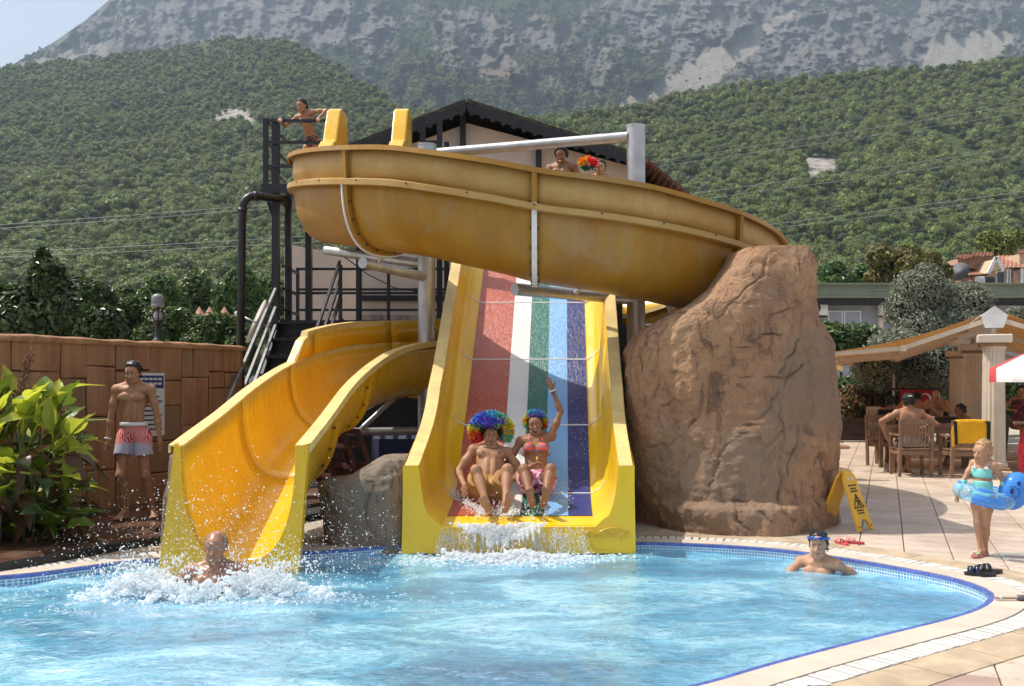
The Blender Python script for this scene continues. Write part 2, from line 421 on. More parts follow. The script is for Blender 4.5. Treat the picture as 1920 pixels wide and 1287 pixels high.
# nearest trees in view as objects of their own
vis = np.where(inframe & (pyv < 560) & ((px < 520) | (px > 1505)) )[0]
vis = vis[np.argsort(Y[vis])]; near = vis[:285]
others = np.ones(len(X), bool); others[near] = False
vi = np.where(rg.random(len(X)) < .80, rg.integers(0, 5, len(X)), rg.integers(5, 7, len(X)))
forest = scatter('hillside_forest', np.stack([X, Y, Z], -1)[others], hs[others], rg.random(len(X))[others]*6.28, vi[others].astype(np.int32))
for j in near:
    o = bpy.data.objects.new('hillside_tree', tree_meshes[int(vi[j])]); C.objects.link(o)
    o.location = (X[j], Y[j], Z[j]); o.scale = (hs[j],)*3; o.rotation_euler = (0, 0, rg.random()*6.28)
    tag(o, 'round crowned green tree standing among its like on the lower forested hill slope', 'tree', 'trees on the lower hill slope')
# mountain trees
px = rg.uniform(-300, 2250, 70000); t = rg.random(70000)**.75
X, Y, Z, py = mtn_xyz(px, t); vegm = mtn_cover(px, py)[0]
keep = (rg.random(len(px)) < vegm**1.3*.75) & (py > -90)
X, Y, Z = X[keep], Y[keep], Z[keep]
scatter('mountain_trees', np.stack([X, Y, Z-1], -1), 4.5+5.5*rg.random(len(X))**2, rg.random(len(X))*6.28, rg.integers(0, 7, len(X)).astype(np.int32))

# ================================================================ POOL
out_pts = [(-3.94,7.38),(-3.48,7.74),(-3.06,8.08),(-1.70,8.49),(-.98,8.80),(0,8.93),(1.14,8.95),(1.67,8.86),(2.30,8.62),(2.74,8.23),(3.1,7.76),(3.34,7.34),(3.40,6.98),(3.33,6.70),(3.12,6.40),(2.78,6.10),(2.13,5.65),(1.58,5.26),(1.22,4.99),(.895,4.74),(-.3,3.95),(-2.5,2.95),(-6,2.3),(-9,4.4),(-8.2,6.0),(-5.6,6.75)]
def catmull(pts, step, closed=True):
    pts = [np.array(p, float) for p in pts]; n = len(pts); res = []
    for i in range(n if closed else n-1):
        if closed: p0, p1, p2, p3 = pts[i-1], pts[i], pts[(i+1) % n], pts[(i+2) % n]
        else: p0, p1, p2, p3 = pts[max(i-1,0)], pts[i], pts[i+1], pts[min(i+2,n-1)]
        k = max(1, int(np.linalg.norm(p2-p1)/step))
        for j in range(k):
            u = j/k; res.append(.5*((2*p1)+(-p0+p2)*u+(2*p0-5*p1+4*p2-p3)*u*u+(-p0+3*p1-3*p2+p3)*u**3))
    if not closed: res.append(pts[-1])
    return np.array(res)
OUT = catmull(out_pts, .02)
dd = np.linalg.norm(np.roll(OUT, -1, 0)-OUT, axis=1); cum = np.concatenate([[0], np.cumsum(dd)]); PER = cum[-1]
def at_len(u):
    u = u % PER; return np.array([np.interp(u, cum, np.append(OUT[:, k], OUT[0, k])) for k in (0, 1)])
def smooth_normals(o, n=25):
    tn = np.roll(o, -n, 0)-np.roll(o, n, 0); tn /= np.linalg.norm(tn, axis=1, keepdims=True); return np.stack([-tn[:, 1], tn[:, 0]], -1)
NRM = smooth_normals(OUT)
cen = OUT.mean(0)
if ((OUT+NRM*.1-cen)**2).sum() < ((OUT-NRM*.1-cen)**2).sum(): NRM = -NRM
def edge_at(u):
    u = u % PER; p = at_len(u); i = min(np.searchsorted(cum, u), len(NRM)-1); n = NRM[i]; return p, n
def ring_pt(u, off, z): p, n = edge_at(u); q = p+n*off; return Vector((q[0], q[1], z))
WZ = -0.07
# basin
M_basin = None
s = NT('pool_plaster'); nz = s.noise(1.2); s.pbr(s.ramp(nz, [(.35, (.24,.62,.82,1)), (.65, (.32,.72,.88,1))]), .6); M_basin = s.m
s = NT('pool_mosaic')
uv = s.co('UV'); br = s.n('TexBrick', {'Scale': 1.0, 'Mortar Size': .004, 'Brick Width': .025, 'Row Height': .025, 'Color1': (.04,.20,.42,1), 'Color2': (.12,.38,.60,1), 'Mortar': (.6,.66,.68,1)}, offset=0.0)
s.t.links.new(uv, br.inputs['Vector']); s.pbr(br.outputs[0], .25); M_mosaic = s.m
step = max(1, len(OUT)//520); OB = OUT[::step]; NB = NRM[::step]; n = len(OB)
mb = MB(); zs = (0.0, -.22, -1.05)
for z in zs: mb.v += [(p[0], p[1], z) for p in OB]
for k in range(2):
    for i in range(n): j = (i+1) % n; mb.f.append((k*n+i, k*n+j, (k+1)*n+j, (k+1)*n+i)); mb.m.append(1 if k == 0 else 0)
mb.v.append((cen[0], cen[1], -1.12)); c0 = 3*n
for i in range(n): mb.f.append((2*n+i, 2*n+(i+1) % n, c0)); mb.m.append(0)
basin = mb.build('pool_basin', [M_basin, M_mosaic], smooth=False); struct(basin)
uvl = basin.data.uv_layers.new(name='UVMap'); cumB = np.arange(n+1)*PER/n
for poly in basin.data.polygons:
    for li in poly.loop_indices:
        v = basin.data.loops[li].vertex_index; i = v % n if v < 3*n else 0
        u = cumB[i]
        if poly.index % n == n-1 and i == 0: u = PER
        uvl.data[li].uv = (u, basin.data.vertices[v].co.z)
# water sheet: real waves
s = NT('pool_water_surface')
o1 = s.co()
wn = s.math('ADD', s.noise(9, s.map((1,1.4,1)), 4, .55, 1.0), s.math('MULTIPLY', s.noise(26, o1, 3, .5, .8), .3))
bmp = s.bump(wn, .34, .05)
fr = s.n('Fresnel', {'IOR': 1.33}); s.set(fr, 'Normal', bmp)
gl = s.n('BsdfGlossy', {'Color': (1,1,1,1), 'Roughness': .07}); s.set(gl, 'Normal', bmp)
rf = s.n('BsdfRefraction', {'Color': (.88,.98,1,1), 'Roughness': 0.0, 'IOR': 1.33}); s.set(rf, 'Normal', bmp)
tr = s.n('BsdfTransparent', {'Color': (.80,.96,1,1)})
m1 = s.n('MixShader', {0: .30}); s.t.links.new(tr.outputs[0], m1.inputs[1]); s.t.links.new(rf.outputs[0], m1.inputs[2])
# milky aerated water, plus ripple light painted in as pale and deep blue streaks
bn = s.math('ADD', s.math('ADD', s.noise(.75, s.map((.7,1.5,1)), 5, .6, 1.2), s.math('MULTIPLY', s.noise(5.5, s.map((.8,1.6,1)), 5, .62, 2.2), .40)), s.math('MULTIPLY', s.noise(17, s.map((.8,1.5,1)), 4, .6, 2.5), .26))
streak_mix = s.ramp(bn, [(.58, .25), (.82, .62), (1.05, .95)])
df = s.n('BsdfDiffuse', {'Color': s.ramp(bn, [(.58, (.08,.38,.66,1)), (.82, (.20,.60,.83,1)), (1.08, (.44,.79,.92,1))])}); s.set(df, 'Normal', bmp)
m3 = s.n('MixShader'); s.t.links.new(streak_mix, m3.inputs[0]); s.t.links.new(m1.outputs[0], m3.inputs[1]); s.t.links.new(df.outputs[0], m3.inputs[2])
m2 = s.n('MixShader'); s.t.links.new(s.math('MULTIPLY', fr.outputs[0], .5), m2.inputs[0]); s.t.links.new(m3.outputs[0], m2.inputs[1]); s.t.links.new(gl.outputs[0], m2.inputs[2])
m3 = m2
s.t.links.new(m3.outputs[0], s.out.inputs[0]); M_water = s.m
def wave_z(x, y):
    q = np.stack([x*1.1, y*1.5, 0*x], -1); a = fbm(q, 3, 201)*.014
    q = np.stack([x*4.2+y*.8, y*5.2, 0*x+2], -1); a = a+fbm(q, 4, 207)*.0105
    for cx, cyy, am in ((-2.35,7.25,.020), (.1,8.4,.010)):
        r_ = np.hypot(x-cx, y-cyy); a = a+am*np.cos(r_*11)*np.exp(-r_/1.1)
    return a
xs = np.arange(-7.5, 3.6, .035); ys = np.arange(2.0, 9.15, .03)
XX, YY = np.meshgrid(xs, ys, indexing='ij')
def in_poly(x, y, poly):
    ins = np.zeros(x.shape, bool); n = len(poly)
    for i in range(n):
        x1, y1 = poly[i]; x2, y2 = poly[(i+1) % n]
        c = ((y1 > y) != (y2 > y)); 
        with np.errstate(divide='ignore', invalid='ignore'): ins ^= c & (x < (x2-x1)*(y-y1)/(y2-y1+1e-12)+x1)
    return ins
OBo = (OUT+NRM*.035)[::max(1, len(OUT)//260)]
ins = in_poly(XX, YY, OBo)
ZZ = WZ+wave_z(XX, YY)
i = np.arange(XX.size).reshape(XX.shape)
f = np.stack([i[:-1,:-1], i[1:,:-1], i[1:,1:], i[:-1,1:]], -1).reshape(-1, 4)
ok = ins.ravel()[f].all(1); f = f[ok]
used = np.unique(f); remap = -np.ones(XX.size, int); remap[used] = np.arange(len(used))
v = np.stack([XX.ravel(), YY.ravel(), ZZ.ravel()], -1)[used]
water = mesh_obj('pool_water', v, remap[f], M_water, smooth=True); struct(water)
# coping ring, blue trim tiles, white grating, sandstone band
M_cope = simple('coping_stone', (.55,.47,.38,1), .6, .08, 3, .1, 90)
M_bluetile = simple('glazed_blue_tile', (.09,.14,.42,1), .25, .2, 9)
M_grate = simple('white_plastic', (.62,.59,.53,1), .5, .08, 20)
M_band = simple('sandstone', (.44,.34,.225,1), .8, .22, 4, .3, 60)
coping = thing('pool_coping', None, None); struct(coping)
def ring_piece(name, u0, u1, o0, o1, z0, z1, mat, parent, gap=.004, nseg=3):
    us = np.linspace(u0+gap, u1-gap, nseg+1); mb = MB()
    rows = []
    for u in us: rows.append([ring_pt(u, o0, z0), ring_pt(u, o0, z1), ring_pt(u, o1, z1), ring_pt(u, o1, z0)])
    mb.grid(rows, closed=True); k = len(us)-1
    mb.f.append((0,1,2,3)); mb.m.append(0); mb.f.append((4*k+3,4*k+2,4*k+1,4*k)); mb.m.append(0)
    return mb.build(name, mat, parent)
def u_of(x, y): return cum[np.argmin(((OUT-np.array([x, y]))**2).sum(1))]
uA, uB = u_of(-5.0, 7.0), u_of(-.9, 3.6)       # the stretch of rim the camera can see
if uB < uA: uB += PER
def stretch(a, b, stepl):
    k = max(1, int(round((b-a)/stepl))); return [(a+(b-a)*j/k, a+(b-a)*(j+1)/k) for j in range(k)]
for a, b in stretch(uA, uB, .245): ring_piece('blue_tile', a, b, -.006, .035, -.018, .006, M_bluetile, coping, .003, 2)
for a, b in stretch(uA, uB, .62): ring_piece('coping_stone', a, b, .037, .24, -.05, .010, M_cope, coping, .0015, 4)
for k, (a, b) in enumerate(stretch(u_of(1.9,8.82), uB, .066)): ring_piece('grating_slat', a, b, .250, .395+.01*rng.random(), -.05, .004+.004*rng.random(), M_grate, coping, .006 if k % 4 else .011, 1)
for a, b in stretch(uA, uB, .55): ring_piece('border_stone', a, b, .41, .70, -.05, .003+.003*rng.random(), M_band, coping, .003, 3)
for a, b in stretch(uB, uA+PER, 2.2): ring_piece('coping_stone', a, b, .0, .24, -.05, .010, M_cope, coping, .001, 8)
# ================================================================ GROUND
s = NT('ground_concrete'); a1 = s.noise(1.5, detail=6); a2 = s.noise(14)
s.pbr(s.ramp(s.math('ADD', s.math('MULTIPLY', a1, .6), s.math('MULTIPLY', a2, .4)), [(.3, (.30,.25,.19,1)), (.7, (.46,.40,.31,1))]), .85, s.bump(a2, .2, .01)); M_ground = s.m
GR_ = 2300.0
mb = MB(); nn = 130; US = np.linspace(0, PER, nn, endpoint=False); rings = []
cpt = np.array([-2.0, 6.2])
for kind in (0, 1, 2, 3, 4):
    row = []
    for u in US:
        p, nr = edge_at(u); q = p+nr*.06
        d = q-cpt; L = np.linalg.norm(d); e = d/L
        R_ = [None, max(L+.8, 9), 40, 400, GR_][kind]
        if kind: q = cpt+e*R_
        row.append((q[0], q[1], -.045))
    rings.append(row)
mb.grid(rings, closed=True); struct(mb.build('ground', M_ground))
# deck tiles, turned 21 degrees, most cream and some pinkish
s = NT('deck_tile_cream'); oi = s.n('ObjectInfo'); a1 = s.noise(3.0, s.map((1,2.4,1), (0,0,.37)), 6, .6); a2 = s.noise(40)
base = s.ramp(s.math('ADD', s.math('MULTIPLY', a1, .75), s.math('MULTIPLY', a2, .25)), [(.32, (.36,.27,.20,1)), (.46, (.53,.43,.335,1)), (.7, (.60,.51,.41,1))])
ps = s.n('NewGeometry').outputs['Position']; stn = s.ramp(s.noise(.9, ps, 6, .65, .8), [(.40, .55), (.56, 0)]); base = s.mix(stn, base, (.33,.245,.18,1)); wet = s.ramp(s.noise(2.2, s.map((1,1.6,1), (0,0,.4), ps), 5, .6, 1.0), [(.62, 0), (.72, .6)]); base = s.mix(wet, base, (.27,.20,.15,1))
hv = s.n('HueSaturation', {'Color': base, 'Value': s.math('MULTIPLY_ADD', oi.outputs['Random'], .16, .92)})
s.pbr(hv.outputs[0], s.ramp(a1, [(.3, .35), (.7, .65)]), s.bump(a2, .12, .004)); M_tile = s.m
s = NT('deck_tile_pink'); a1 = s.noise(4.0, None, 6, .6)
s.pbr(s.ramp(a1, [(.3, (.30,.20,.16,1)), (.7, (.42,.30,.24,1))]), .6, s.bump(s.noise(40), .12, .004)); M_pink = s.m
ang = math.radians(21.3); e1 = np.array([math.sin(ang), math.cos(ang)]); e2 = np.array([math.cos(ang), -math.sin(ang)])
TW, TL = .385, .30; tiles = []
o0 = np.array([(1723-960)*4.737/F, 4.737])
for a in range(-24, 40):
    for b in range(-14, 70):
        c = o0+e2*TW*(a+.5)+e1*TL*(b+.5+.5*0)
        if c[1] < 1.2 or c[1] > 24 or c[0] < -1 or c[0] > 17: continue
        tiles.append((c, a, b))
cs_ = np.array([t_[0] for t_ in tiles]); dmin = np.array([np.sqrt(((OUT[::12]-c)**2).sum(1).min()) for c in cs_]); inp = in_poly(cs_[:, 0], cs_[:, 1], OUT[::12])
tiles = [(t_[0], t_[1], t_[2], d) for t_, d, i_ in zip(tiles, dmin, inp) if not i_ and d > .50]
def tile_mesh(name, mat):
    mb = MB(); w_, l_ = TW/2-.004, TL/2-.004; ch = .004
    def ring(w, l, z): return [Vector((e2[0]*x+e1[0]*y, e2[1]*x+e1[1]*y, z)) for x, y in ((-w,-l),(w,-l),(w,l),(-w,l))]
    mb.grid([ring(w_, l_, -.04), ring(w_, l_, -ch), ring(w_-ch, l_-ch, 0)], closed=True); mb.f.append((8,9,10,11)); mb.m.append(0)
    return mb
deck = thing('pool_deck', None, None); struct(deck)
tm = [tile_mesh('deck_tile', M_tile), tile_mesh('deck_tile', M_pink)]
tdat = []
for k in (0, 1):
    o = tm[k].build('deck_tile', (M_tile, M_pink)[k], deck); o.location = (0, 0, -50); tdat.append(o)
def is_pink(a, b): return ((a*7+b*13) % 9 in (0, 4)) and ((a+b) % 3 != 1) and b < 5
tiles.sort(key=lambda t_: t_[0][1])
cnt = 0; restA = [MB(), MB()]
for c, a, b, d in tiles:
    pk = 1 if is_pink(a, b) else 0
    x = 960+c[0]*F/max(c[1], .1); y = HY+H*F/max(c[1], .1); inf = -40 < x < 1960 and y < 1330
    if inf and cnt < 296:
        if cnt < 2 and tdat[pk].location.z < -1: o = tdat[pk]
        else: o = bpy.data.objects.new('deck_tile', tdat[pk].data); C.objects.link(o); o.parent = deck
        o.location = (c[0], c[1], -.003+.003*rng.random()); cnt += 1
    else:
        q = restA[pk]; dz = -.003+.003*rng.random(); q.add([Vector(v_)+Vector((c[0], c[1], dz)) for v_ in tm[pk].v], tm[pk].f)
for o in tdat:
    if o.location.z < -1: bpy.data.objects.remove(o)
for k in (0, 1):
    o = restA[k].build('deck_tile_field', (M_tile, M_pink)[k], deck); o['kind'] = 'stuff'
# power lines strung across the valley in front of the hill
M_wire = simple('aluminium_wire', (.32,.32,.32,1), .4)
for (xa, ya, xb, yb, Yw) in ((1100,312,2050,165,230), (1100,322,2050,182,230), (1150,372,2050,246,210), (1150,384,2050,262,210), (1250,432,2050,330,190), (1250,440,2050,340,190), (-200,425,760,352,215), (-200,432,760,360,215), (-200,470,760,420,180), (-200,478,760,432,180)):
    a = P(xa, ya, Yw); b = P(xb, yb, Yw*1.08); d = b-a
    a2_ = a-d*.5; b2_ = b+d*.5
    pts = [a2_.lerp(b2_, k/24)-Vector((0, 0, 1.6*(1-(2*k/24-1)**2))) for k in range(25)]
    right = xa > 900; up_ = {312:0,322:1,372:0,384:1,432:0,440:1,425:0,470:0,478:1}[ya]; up_ = 1 if (ya == 432 and not right) else up_
    k = 'top' if ya in (312,322,425) or (ya == 432 and not right) else ('middle' if ya in (372,384) else 'bottom')
    o = MB().tube(pts, .055, 5).build('power_line', M_wire, smooth=True)
    tag(o, '%s cable of the %s pair strung in front of the %s forested hill' % ('lower' if up_ else 'upper', k, 'right' if right else 'left'), 'cable', 'power cables in front of the hills')
# ================================================================ BIG MATERIALS
s = NT('yellow_gelcoat'); a1 = s.noise(2.0, s.map((1,1,.35)), 5, .6); a2 = s.noise(18, s.map((1,1,.1)), 3)
c = s.ramp(a1, [(.3, (.68,.37,.006,1)), (.7, (.82,.48,.010,1))]); c = s.mix(s.ramp(a2, [(.55, 0), (.8, .35)]), c, (.45,.22,.02,1))
s.pbr(c, s.ramp(a2, [(.3, .22), (.7, .4)]), s.bump(a1, .05, .01), Coat_Weight=.25, Coat_Roughness=.15); M_yellow = s.m
s = NT('bright_yellow_gelcoat'); a1 = s.noise(3.0, s.map((1,.4,.4)), 5, .6)
s.pbr(s.ramp(a1, [(.3, (.80,.46,.004,1)), (.7, (.88,.55,.008,1))]), s.ramp(a1, [(.3, .12), (.7, .3)]), s.bump(s.noise(30), .12, .006), Coat_Weight=.3, Coat_Roughness=.1); M_bright = s.m
s = NT('weathered_yellow_gelcoat'); a1 = s.noise(1.3, s.map((1,1,.5)), 5, .65); a2 = s.noise(9, s.map((1,1,.06)), 4, .6); zz = s.sep()[2]
c = s.ramp(a1, [(.3, (.27,.115,.004,1)), (.55, (.36,.175,.008,1)), (.8, (.40,.23,.035,1))])
c = s.mix(s.ramp(a2, [(.45, 0), (.75, .5)]), c, (.22,.115,.025,1))
chalk = s.ramp(s.math('ADD', s.noise(.9, None, 4, .6, .6), s.math('MULTIPLY', a2, .25)), [(.66, 0), (.86, .6)])
c = s.mix(chalk, c, (.40,.31,.17,1))
s.pbr(c, .5, s.bump(s.noise(40), .06, .01)); M_weather = s.m
s = NT('faded_band_gelcoat'); a1 = s.noise(1.6, None, 5, .65); a2 = s.noise(11, s.map((1,1,.05)), 4, .6)
c = s.ramp(a1, [(.3, (.37,.20,.04,1)), (.7, (.50,.33,.12,1))]); c = s.mix(s.ramp(a2, [(.5, 0), (.8, .55)]), c, (.36,.22,.07,1))
s.pbr(c, .6, s.bump(s.noise(45), .08, .01)); M_band2 = s.m
M_lip = simple('cream_yellow_edge', (.70,.52,.20,1), .5, .12, 5, .05, 50)  # paler cream than the yellow walls, for rims and outer sides
M_steel = simple('galvanised_steel', (.50,.50,.50,1), .42, .14, 5, .05, 40, Metallic=.65)
M_black = simple('black_painted_steel', (.012,.012,.016,1), .4, .3, 6)
M_dark = simple('dark_stain_and_shade', (.02,.018,.018,1), .7, .3, 3)  # also colours the backing that stands for shade under the slides
M_bolt = simple('rusty_bolt', (.06,.03,.02,1), .6)
M_white = simple('white_paint', (.72,.72,.70,1), .5, .08, 5)
# ================================================================ UPPER BODY SLIDE (one flume from the tower round to the lower mouth)
CX, CY, R0 = .35, 13.4, 2.78
ZT = [(180,4.20),(193,4.12),(240,3.72),(270,3.36),(312,3.10),(345,2.88),(400,2.60),(440,2.42)]
st = [(-2.12,14.55,4.28,.33,.46,.70), (-2.20,14.1,4.25,.35,.48,.74)]
for th in range(180, 441, 10):
    a = math.radians(th); st.append((CX+R0*math.cos(a), CY+R0*math.sin(a), interp(th, ZT), .355 if th < 300 else .33, .52, .76))
st += [(.25,15.35,2.30,.33,.54,.74), (-.72,14.15,2.13,.31,.52,.72), (-1.28,13.3,2.06,.30,.49,.72), (-1.68,12.55,1.99,.30,.48,.72), (-1.95,11.85,1.87,.30,.47,.72), (-2.10,11.2,1.72,.30,.47,.72), (-2.19,10.6,1.57,.0,.47,.74), (-2.25,10.0,1.41,0,.47,.78), (-2.28,9.2,1.20,0,.475,.86), (-2.28,8.5,1.06,0,.48,.93), (-2.275,8.0,.965,0,.48,.97)]
pts4 = [np.array(p) for p in st]
dense = catmull([p for p in pts4], .09, closed=False) if False else None
def cr(pts, sub):
    res = []; n = len(pts)
    for i in range(n-1):
        p0, p1, p2, p3 = pts[max(i-1,0)], pts[i], pts[i+1], pts[min(i+2,n-1)]
        for j in range(sub):
            u = j/sub; q = .5*((2*p1)+(-p0+p2)*u+(2*p0-5*p1+4*p2-p3)*u*u+(-p0+3*p1-3*p2+p3)*u**3)
            q[3] = p1[3]+(p2[3]-p1[3])*u; res.append(q)
    res.append(pts[-1]); return np.array(res)
SUB = 5
path = cr(pts4, SUB); NP = len(path)
hd = np.gradient(path[:, :2], axis=0); hd /= np.linalg.norm(hd, axis=1, keepdims=True)
hd[-8:] = hd[-8]*.0+np.array([0., -1.])*1.0
RT = np.stack([hd[:, 1], -hd[:, 0]], -1)                     # right of travel = outer side
BAND_END = (2+27+5)*SUB                                       # after this station the outer wall has no upper band
path[BAND_END-2:, 3] = 0.0; path[BAND_END-SUB-2:BAND_END-2, 3] = .30
def st_pt(i, wv, z):
    X, Y, zf = path[i, 0], path[i, 1], path[i, 2]; return Vector((X+RT[i, 0]*wv, Y+RT[i, 1]*wv, zf+z))
def bowl(i, grow=0.0, n=18, a0=0, a1=1):
    hw, dp = path[i, 4]+grow, path[i, 5]+grow; r = []
    for k in range(n+1):
        a = PI*(a0+(a1-a0)*k/n); x = -math.cos(a); y = -math.sin(a)
        x = math.copysign(abs(x)**.72, x); y = -(abs(y)**.86); r.append((x*hw, y*dp))
    return r
flume = thing('body_slide', 'weathered yellow spiral flume curving from the black tower round to the splashing mouth', 'water slide', (CX, CY, 0))
SPLIT = (2+16)*SUB                                            # weathered upper run / cleaner lower run
def seg(name, i0, i1, prof, mat, smooth=True, thick=.02, sh=None):
    rows = [[st_pt(i, w_, z_) for w_, z_ in prof(i)] for i in range(i0, i1+1)]
    o = MB().grid(rows).build(name, mat, flume, smooth)
    if thick: m = o.modifiers.new('thickness', 'SOLIDIFY'); m.thickness = thick; m.offset = 0
    if sh: o.data.set_sharp_from_angle(angle=math.radians(sh))
    return o
joints = [34, 54, 76, SPLIT+8, (2+27+2)*SUB, BAND_END+1, BAND_END+2*SUB+2]
bounds = [0]+joints+[NP-1]
for a, b in zip(bounds[:-1], bounds[1:]):
    up = b <= SPLIT+10
    seg('trough_section', a, b, lambda i: bowl(i), M_weather if up else M_yellow)
    if a < BAND_END-2:
        e = min(b, BAND_END-2)
        seg('upper_wall', a, e, lambda i: [(path[i,4], .0), (path[i,4]+.015, path[i,3]*.5), (path[i,4]+.01, path[i,3])], M_band2 if up else M_yellow)
        seg('rim', a, e, lambda i: [(path[i,4], path[i,3]-.003), (path[i,4]+.085, path[i,3]+.004), (path[i,4]+.09, path[i,3]-.045)], M_weather if up else M_lip, False)
        if up: seg('side_flange', a, e, lambda i: [(path[i,4]-.01, .01), (path[i,4]+.095, -.02), (path[i,4]+.095, -.075), (path[i,4], -.075)], M_band2, False, .01)
    if b > BAND_END-2:
        s0 = max(a, BAND_END-2)
        seg('rim', s0, b, lambda i: [(path[i,4]-.012, .0), (path[i,4]+.10, .006), (path[i,4]+.10, -.055)], M_lip, False)
    seg('rim', a, b, lambda i: [(-path[i,4]+.012, .0), (-path[i,4]-.10, .006), (-path[i,4]-.10, -.055)], M_weather if up else M_lip, False)
# end of the raised wall where it steps down to the rim
i = BAND_END-2
mb = MB(); k = BAND_END-3
mb.grid([[st_pt(i-2, path[i,4]-.01, .30), st_pt(i-2, path[i,4]+.10, .30)], [st_pt(i, path[i,4]-.01, .22), st_pt(i, path[i,4]+.10, .22)], [st_pt(i+2, path[i,4]-.01, .0), st_pt(i+2, path[i,4]+.10, .0)]])
mb.build('rim_step', M_lip, flume)
seg('upper_wall', i-2, i+2, lambda q: [(path[q,4], .0), (path[q,4]+.005, interp(q, [(i-2,.30),(i,.22),(i+2,.0)]))], M_yellow)
bolt_me = None
for jn, i in enumerate(joints):
    up = i <= SPLIT+10; band = path[i, 3]
    prof = [(w_, z_) for w_, z_ in bowl(i, .0, 22)]; prof2 = [(w_, z_) for w_, z_ in bowl(i, .065, 22)]
    if band > .05: prof += [(path[i,4]+.015, band)]; prof2 += [(path[i,4]+.085, band)]
    h3 = Vector((hd[i,0], hd[i,1], 0)); o3 = h3*.028
    rows = []
    for (a, b) in zip(prof, prof2):
        p, q = st_pt(i, *a), st_pt(i, *b); rows.append([p-o3, q-o3, q+o3, p+o3])
    white = jn in (1,)
    if white:
        MB().grid([[(p_+q_)/2 if False else v_ for v_ in r_] for r_ in rows[9:23] for p_, q_ in [(0,0)]], closed=True).build('joint_flange', M_white, flume); rows = rows[22:]
    MB().grid(rows, closed=True).build('joint_flange', M_weather if white else (M_weather if up else M_yellow), flume)
    if jn == 0:
        rows = [[q+(q-p)*.02-o3*1.1, q+(q-p)*.25-o3*1.1, q+(q-p)*.25-o3*1.9, q+(q-p)*.02-o3*1.9] for p, q in [(st_pt(i, *a), st_pt(i, *b)) for a, b in list(zip(prof, prof2))[:23]]]
        MB().grid(rows, closed=True).build('joint_gasket', M_white, flume)
    for k in range(2, len(prof)-1, 2):
        if band > .05 and k > 22: continue
        p = st_pt(i, (prof[k][0]+prof2[k][0])/2+.002, (prof[k][1]+prof2[k][1])/2)
        for sg in (1, -1):
            if jn > 3 and sg < 0: continue
            if bolt_me is None:
                o = MB().lathe([(.013,-.012),(.013,.012),(.006,.014)], (0,0,0), 6).build('bolt', M_bolt, flume, world=False); bolt_me = o.data
            else: o = bpy.data.objects.new('bolt', bolt_me); C.objects.link(o); o.parent = flume
            o.location = p+h3*.033*sg-Vector(flume.location); o.rotation_euler = Vector(h3*sg).to_track_quat('Z','Y').to_euler()
# bolts along the side flange
for i in list(range(6, 2*SUB+70, 6)):
    o = bpy.data.objects.new('bolt', bolt_me); C.objects.link(o); o.parent = flume
    o.location = st_pt(i, path[i,4]+.098, -.03)-Vector(flume.location); o.rotation_euler = Vector((RT[i,0], RT[i,1], 0)).to_track_quat('Z','Y').to_euler(); o.scale = (.9,.9,.5)
# tall side walls at the entry
for x0, x1 in ((-2.72,-2.52), (-1.74,-1.53)):
    prof = [(12.95,4.05),(12.95,4.28),(13.15,4.50),(13.4,4.78),(13.62,4.92),(13.78,4.97),(13.95,5.25),(14.12,5.5),(14.25,5.56),(14.7,5.56),(14.7,4.05)]
    o = MB().prism([(x0, y, z) for y, z in prof], (x1-x0, 0, 0)).build('entry_wall', M_yellow, flume)
    b = o.modifiers.new('edge', 'BEVEL'); b.width = .02; b.segments = 2
# mouth plate round the outlet
i = NP-1; U = bowl(i, 0, 22); n = len(U)
poly = [(-2.80,.99),(-2.94,-.14),(-1.775,-.14),(-1.69,.99)]
def along(t):                     # t 0..1 round the outer outline
    segl = [1.14, 1.16, 1.14]; tot = sum(segl); d = t*tot
    for k in range(3):
        if d <= segl[k] or k == 2:
            u = min(1, d/segl[k]); a, b = poly[k], poly[k+1]; return (a[0]+(b[0]-a[0])*u, a[1]+(b[1]-a[1])*u)
        d -= segl[k]
def ut(k):
    a = k/(n-1)
    return interp(a, [(0,0),(.2,.22),(.33,.33),(.67,.67),(.8,.78),(1,1)])
UU = [st_pt(i, -w_, z_) for w_, z_ in U]      # left of the picture first: travel right is the picture's left
UU.sort(key=lambda p: 0)
left_first = UU if UU[0].x < UU[-1].x else UU[::-1]
rows = []
for k, p in enumerate(left_first):
    x, z = along(ut(k)); yf = 7.96
    rows.append([Vector((p.x, 8.02, p.z)), Vector((p.x, yf, p.z)), Vector((x, yf, z)), Vector((x, 8.06, z))])
mb = MB().grid(rows, closed=True)
for r_ in (0, len(rows)-1): mb.f.append(tuple(r_*4+q for q in range(4))); mb.m.append(0)
mb.build('mouth_plate', M_yellow, flume)
# ================================================================ WIDE RACING SLIDE
def cxl(Y): return .075+(Y-9)*.0535
PZ = [(8.74,.195),(8.95,.245),(9.2,.285),(9.5,.335),(9.75,.42),(10.0,.565),(10.3,.80),(13.0,3.03),(13.35,3.11),(13.9,3.12)]
ys_w = np.array([8.74,8.8,8.88,8.97,9.1,9.25,9.4,9.55,9.7,9.85,10.0,10.15,10.3,10.7,11.1,11.5,12,12.5,12.9,13.05,13.2,13.4,13.9])
zs_w = np.interp(ys_w, [p[0] for p in PZ], [p[1] for p in PZ])
zs_s = np.convolve(np.pad(zs_w, 1, 'edge'), [.2,.6,.2], 'valid')
def slide_z(Y): return float(np.interp(Y, ys_w, zs_s))
WH = [(8.74,.545),(8.9,.55),(9.2,.60),(9.6,.66),(10.1,.64),(10.8,.58),(13.0,.50),(13.9,.5)]
wide = thing('multilane_slide', 'wide yellow slide with red white green blue lanes running down to the pool', 'water slide', (cxl(10.5), 10.5, 0))
LW = .68
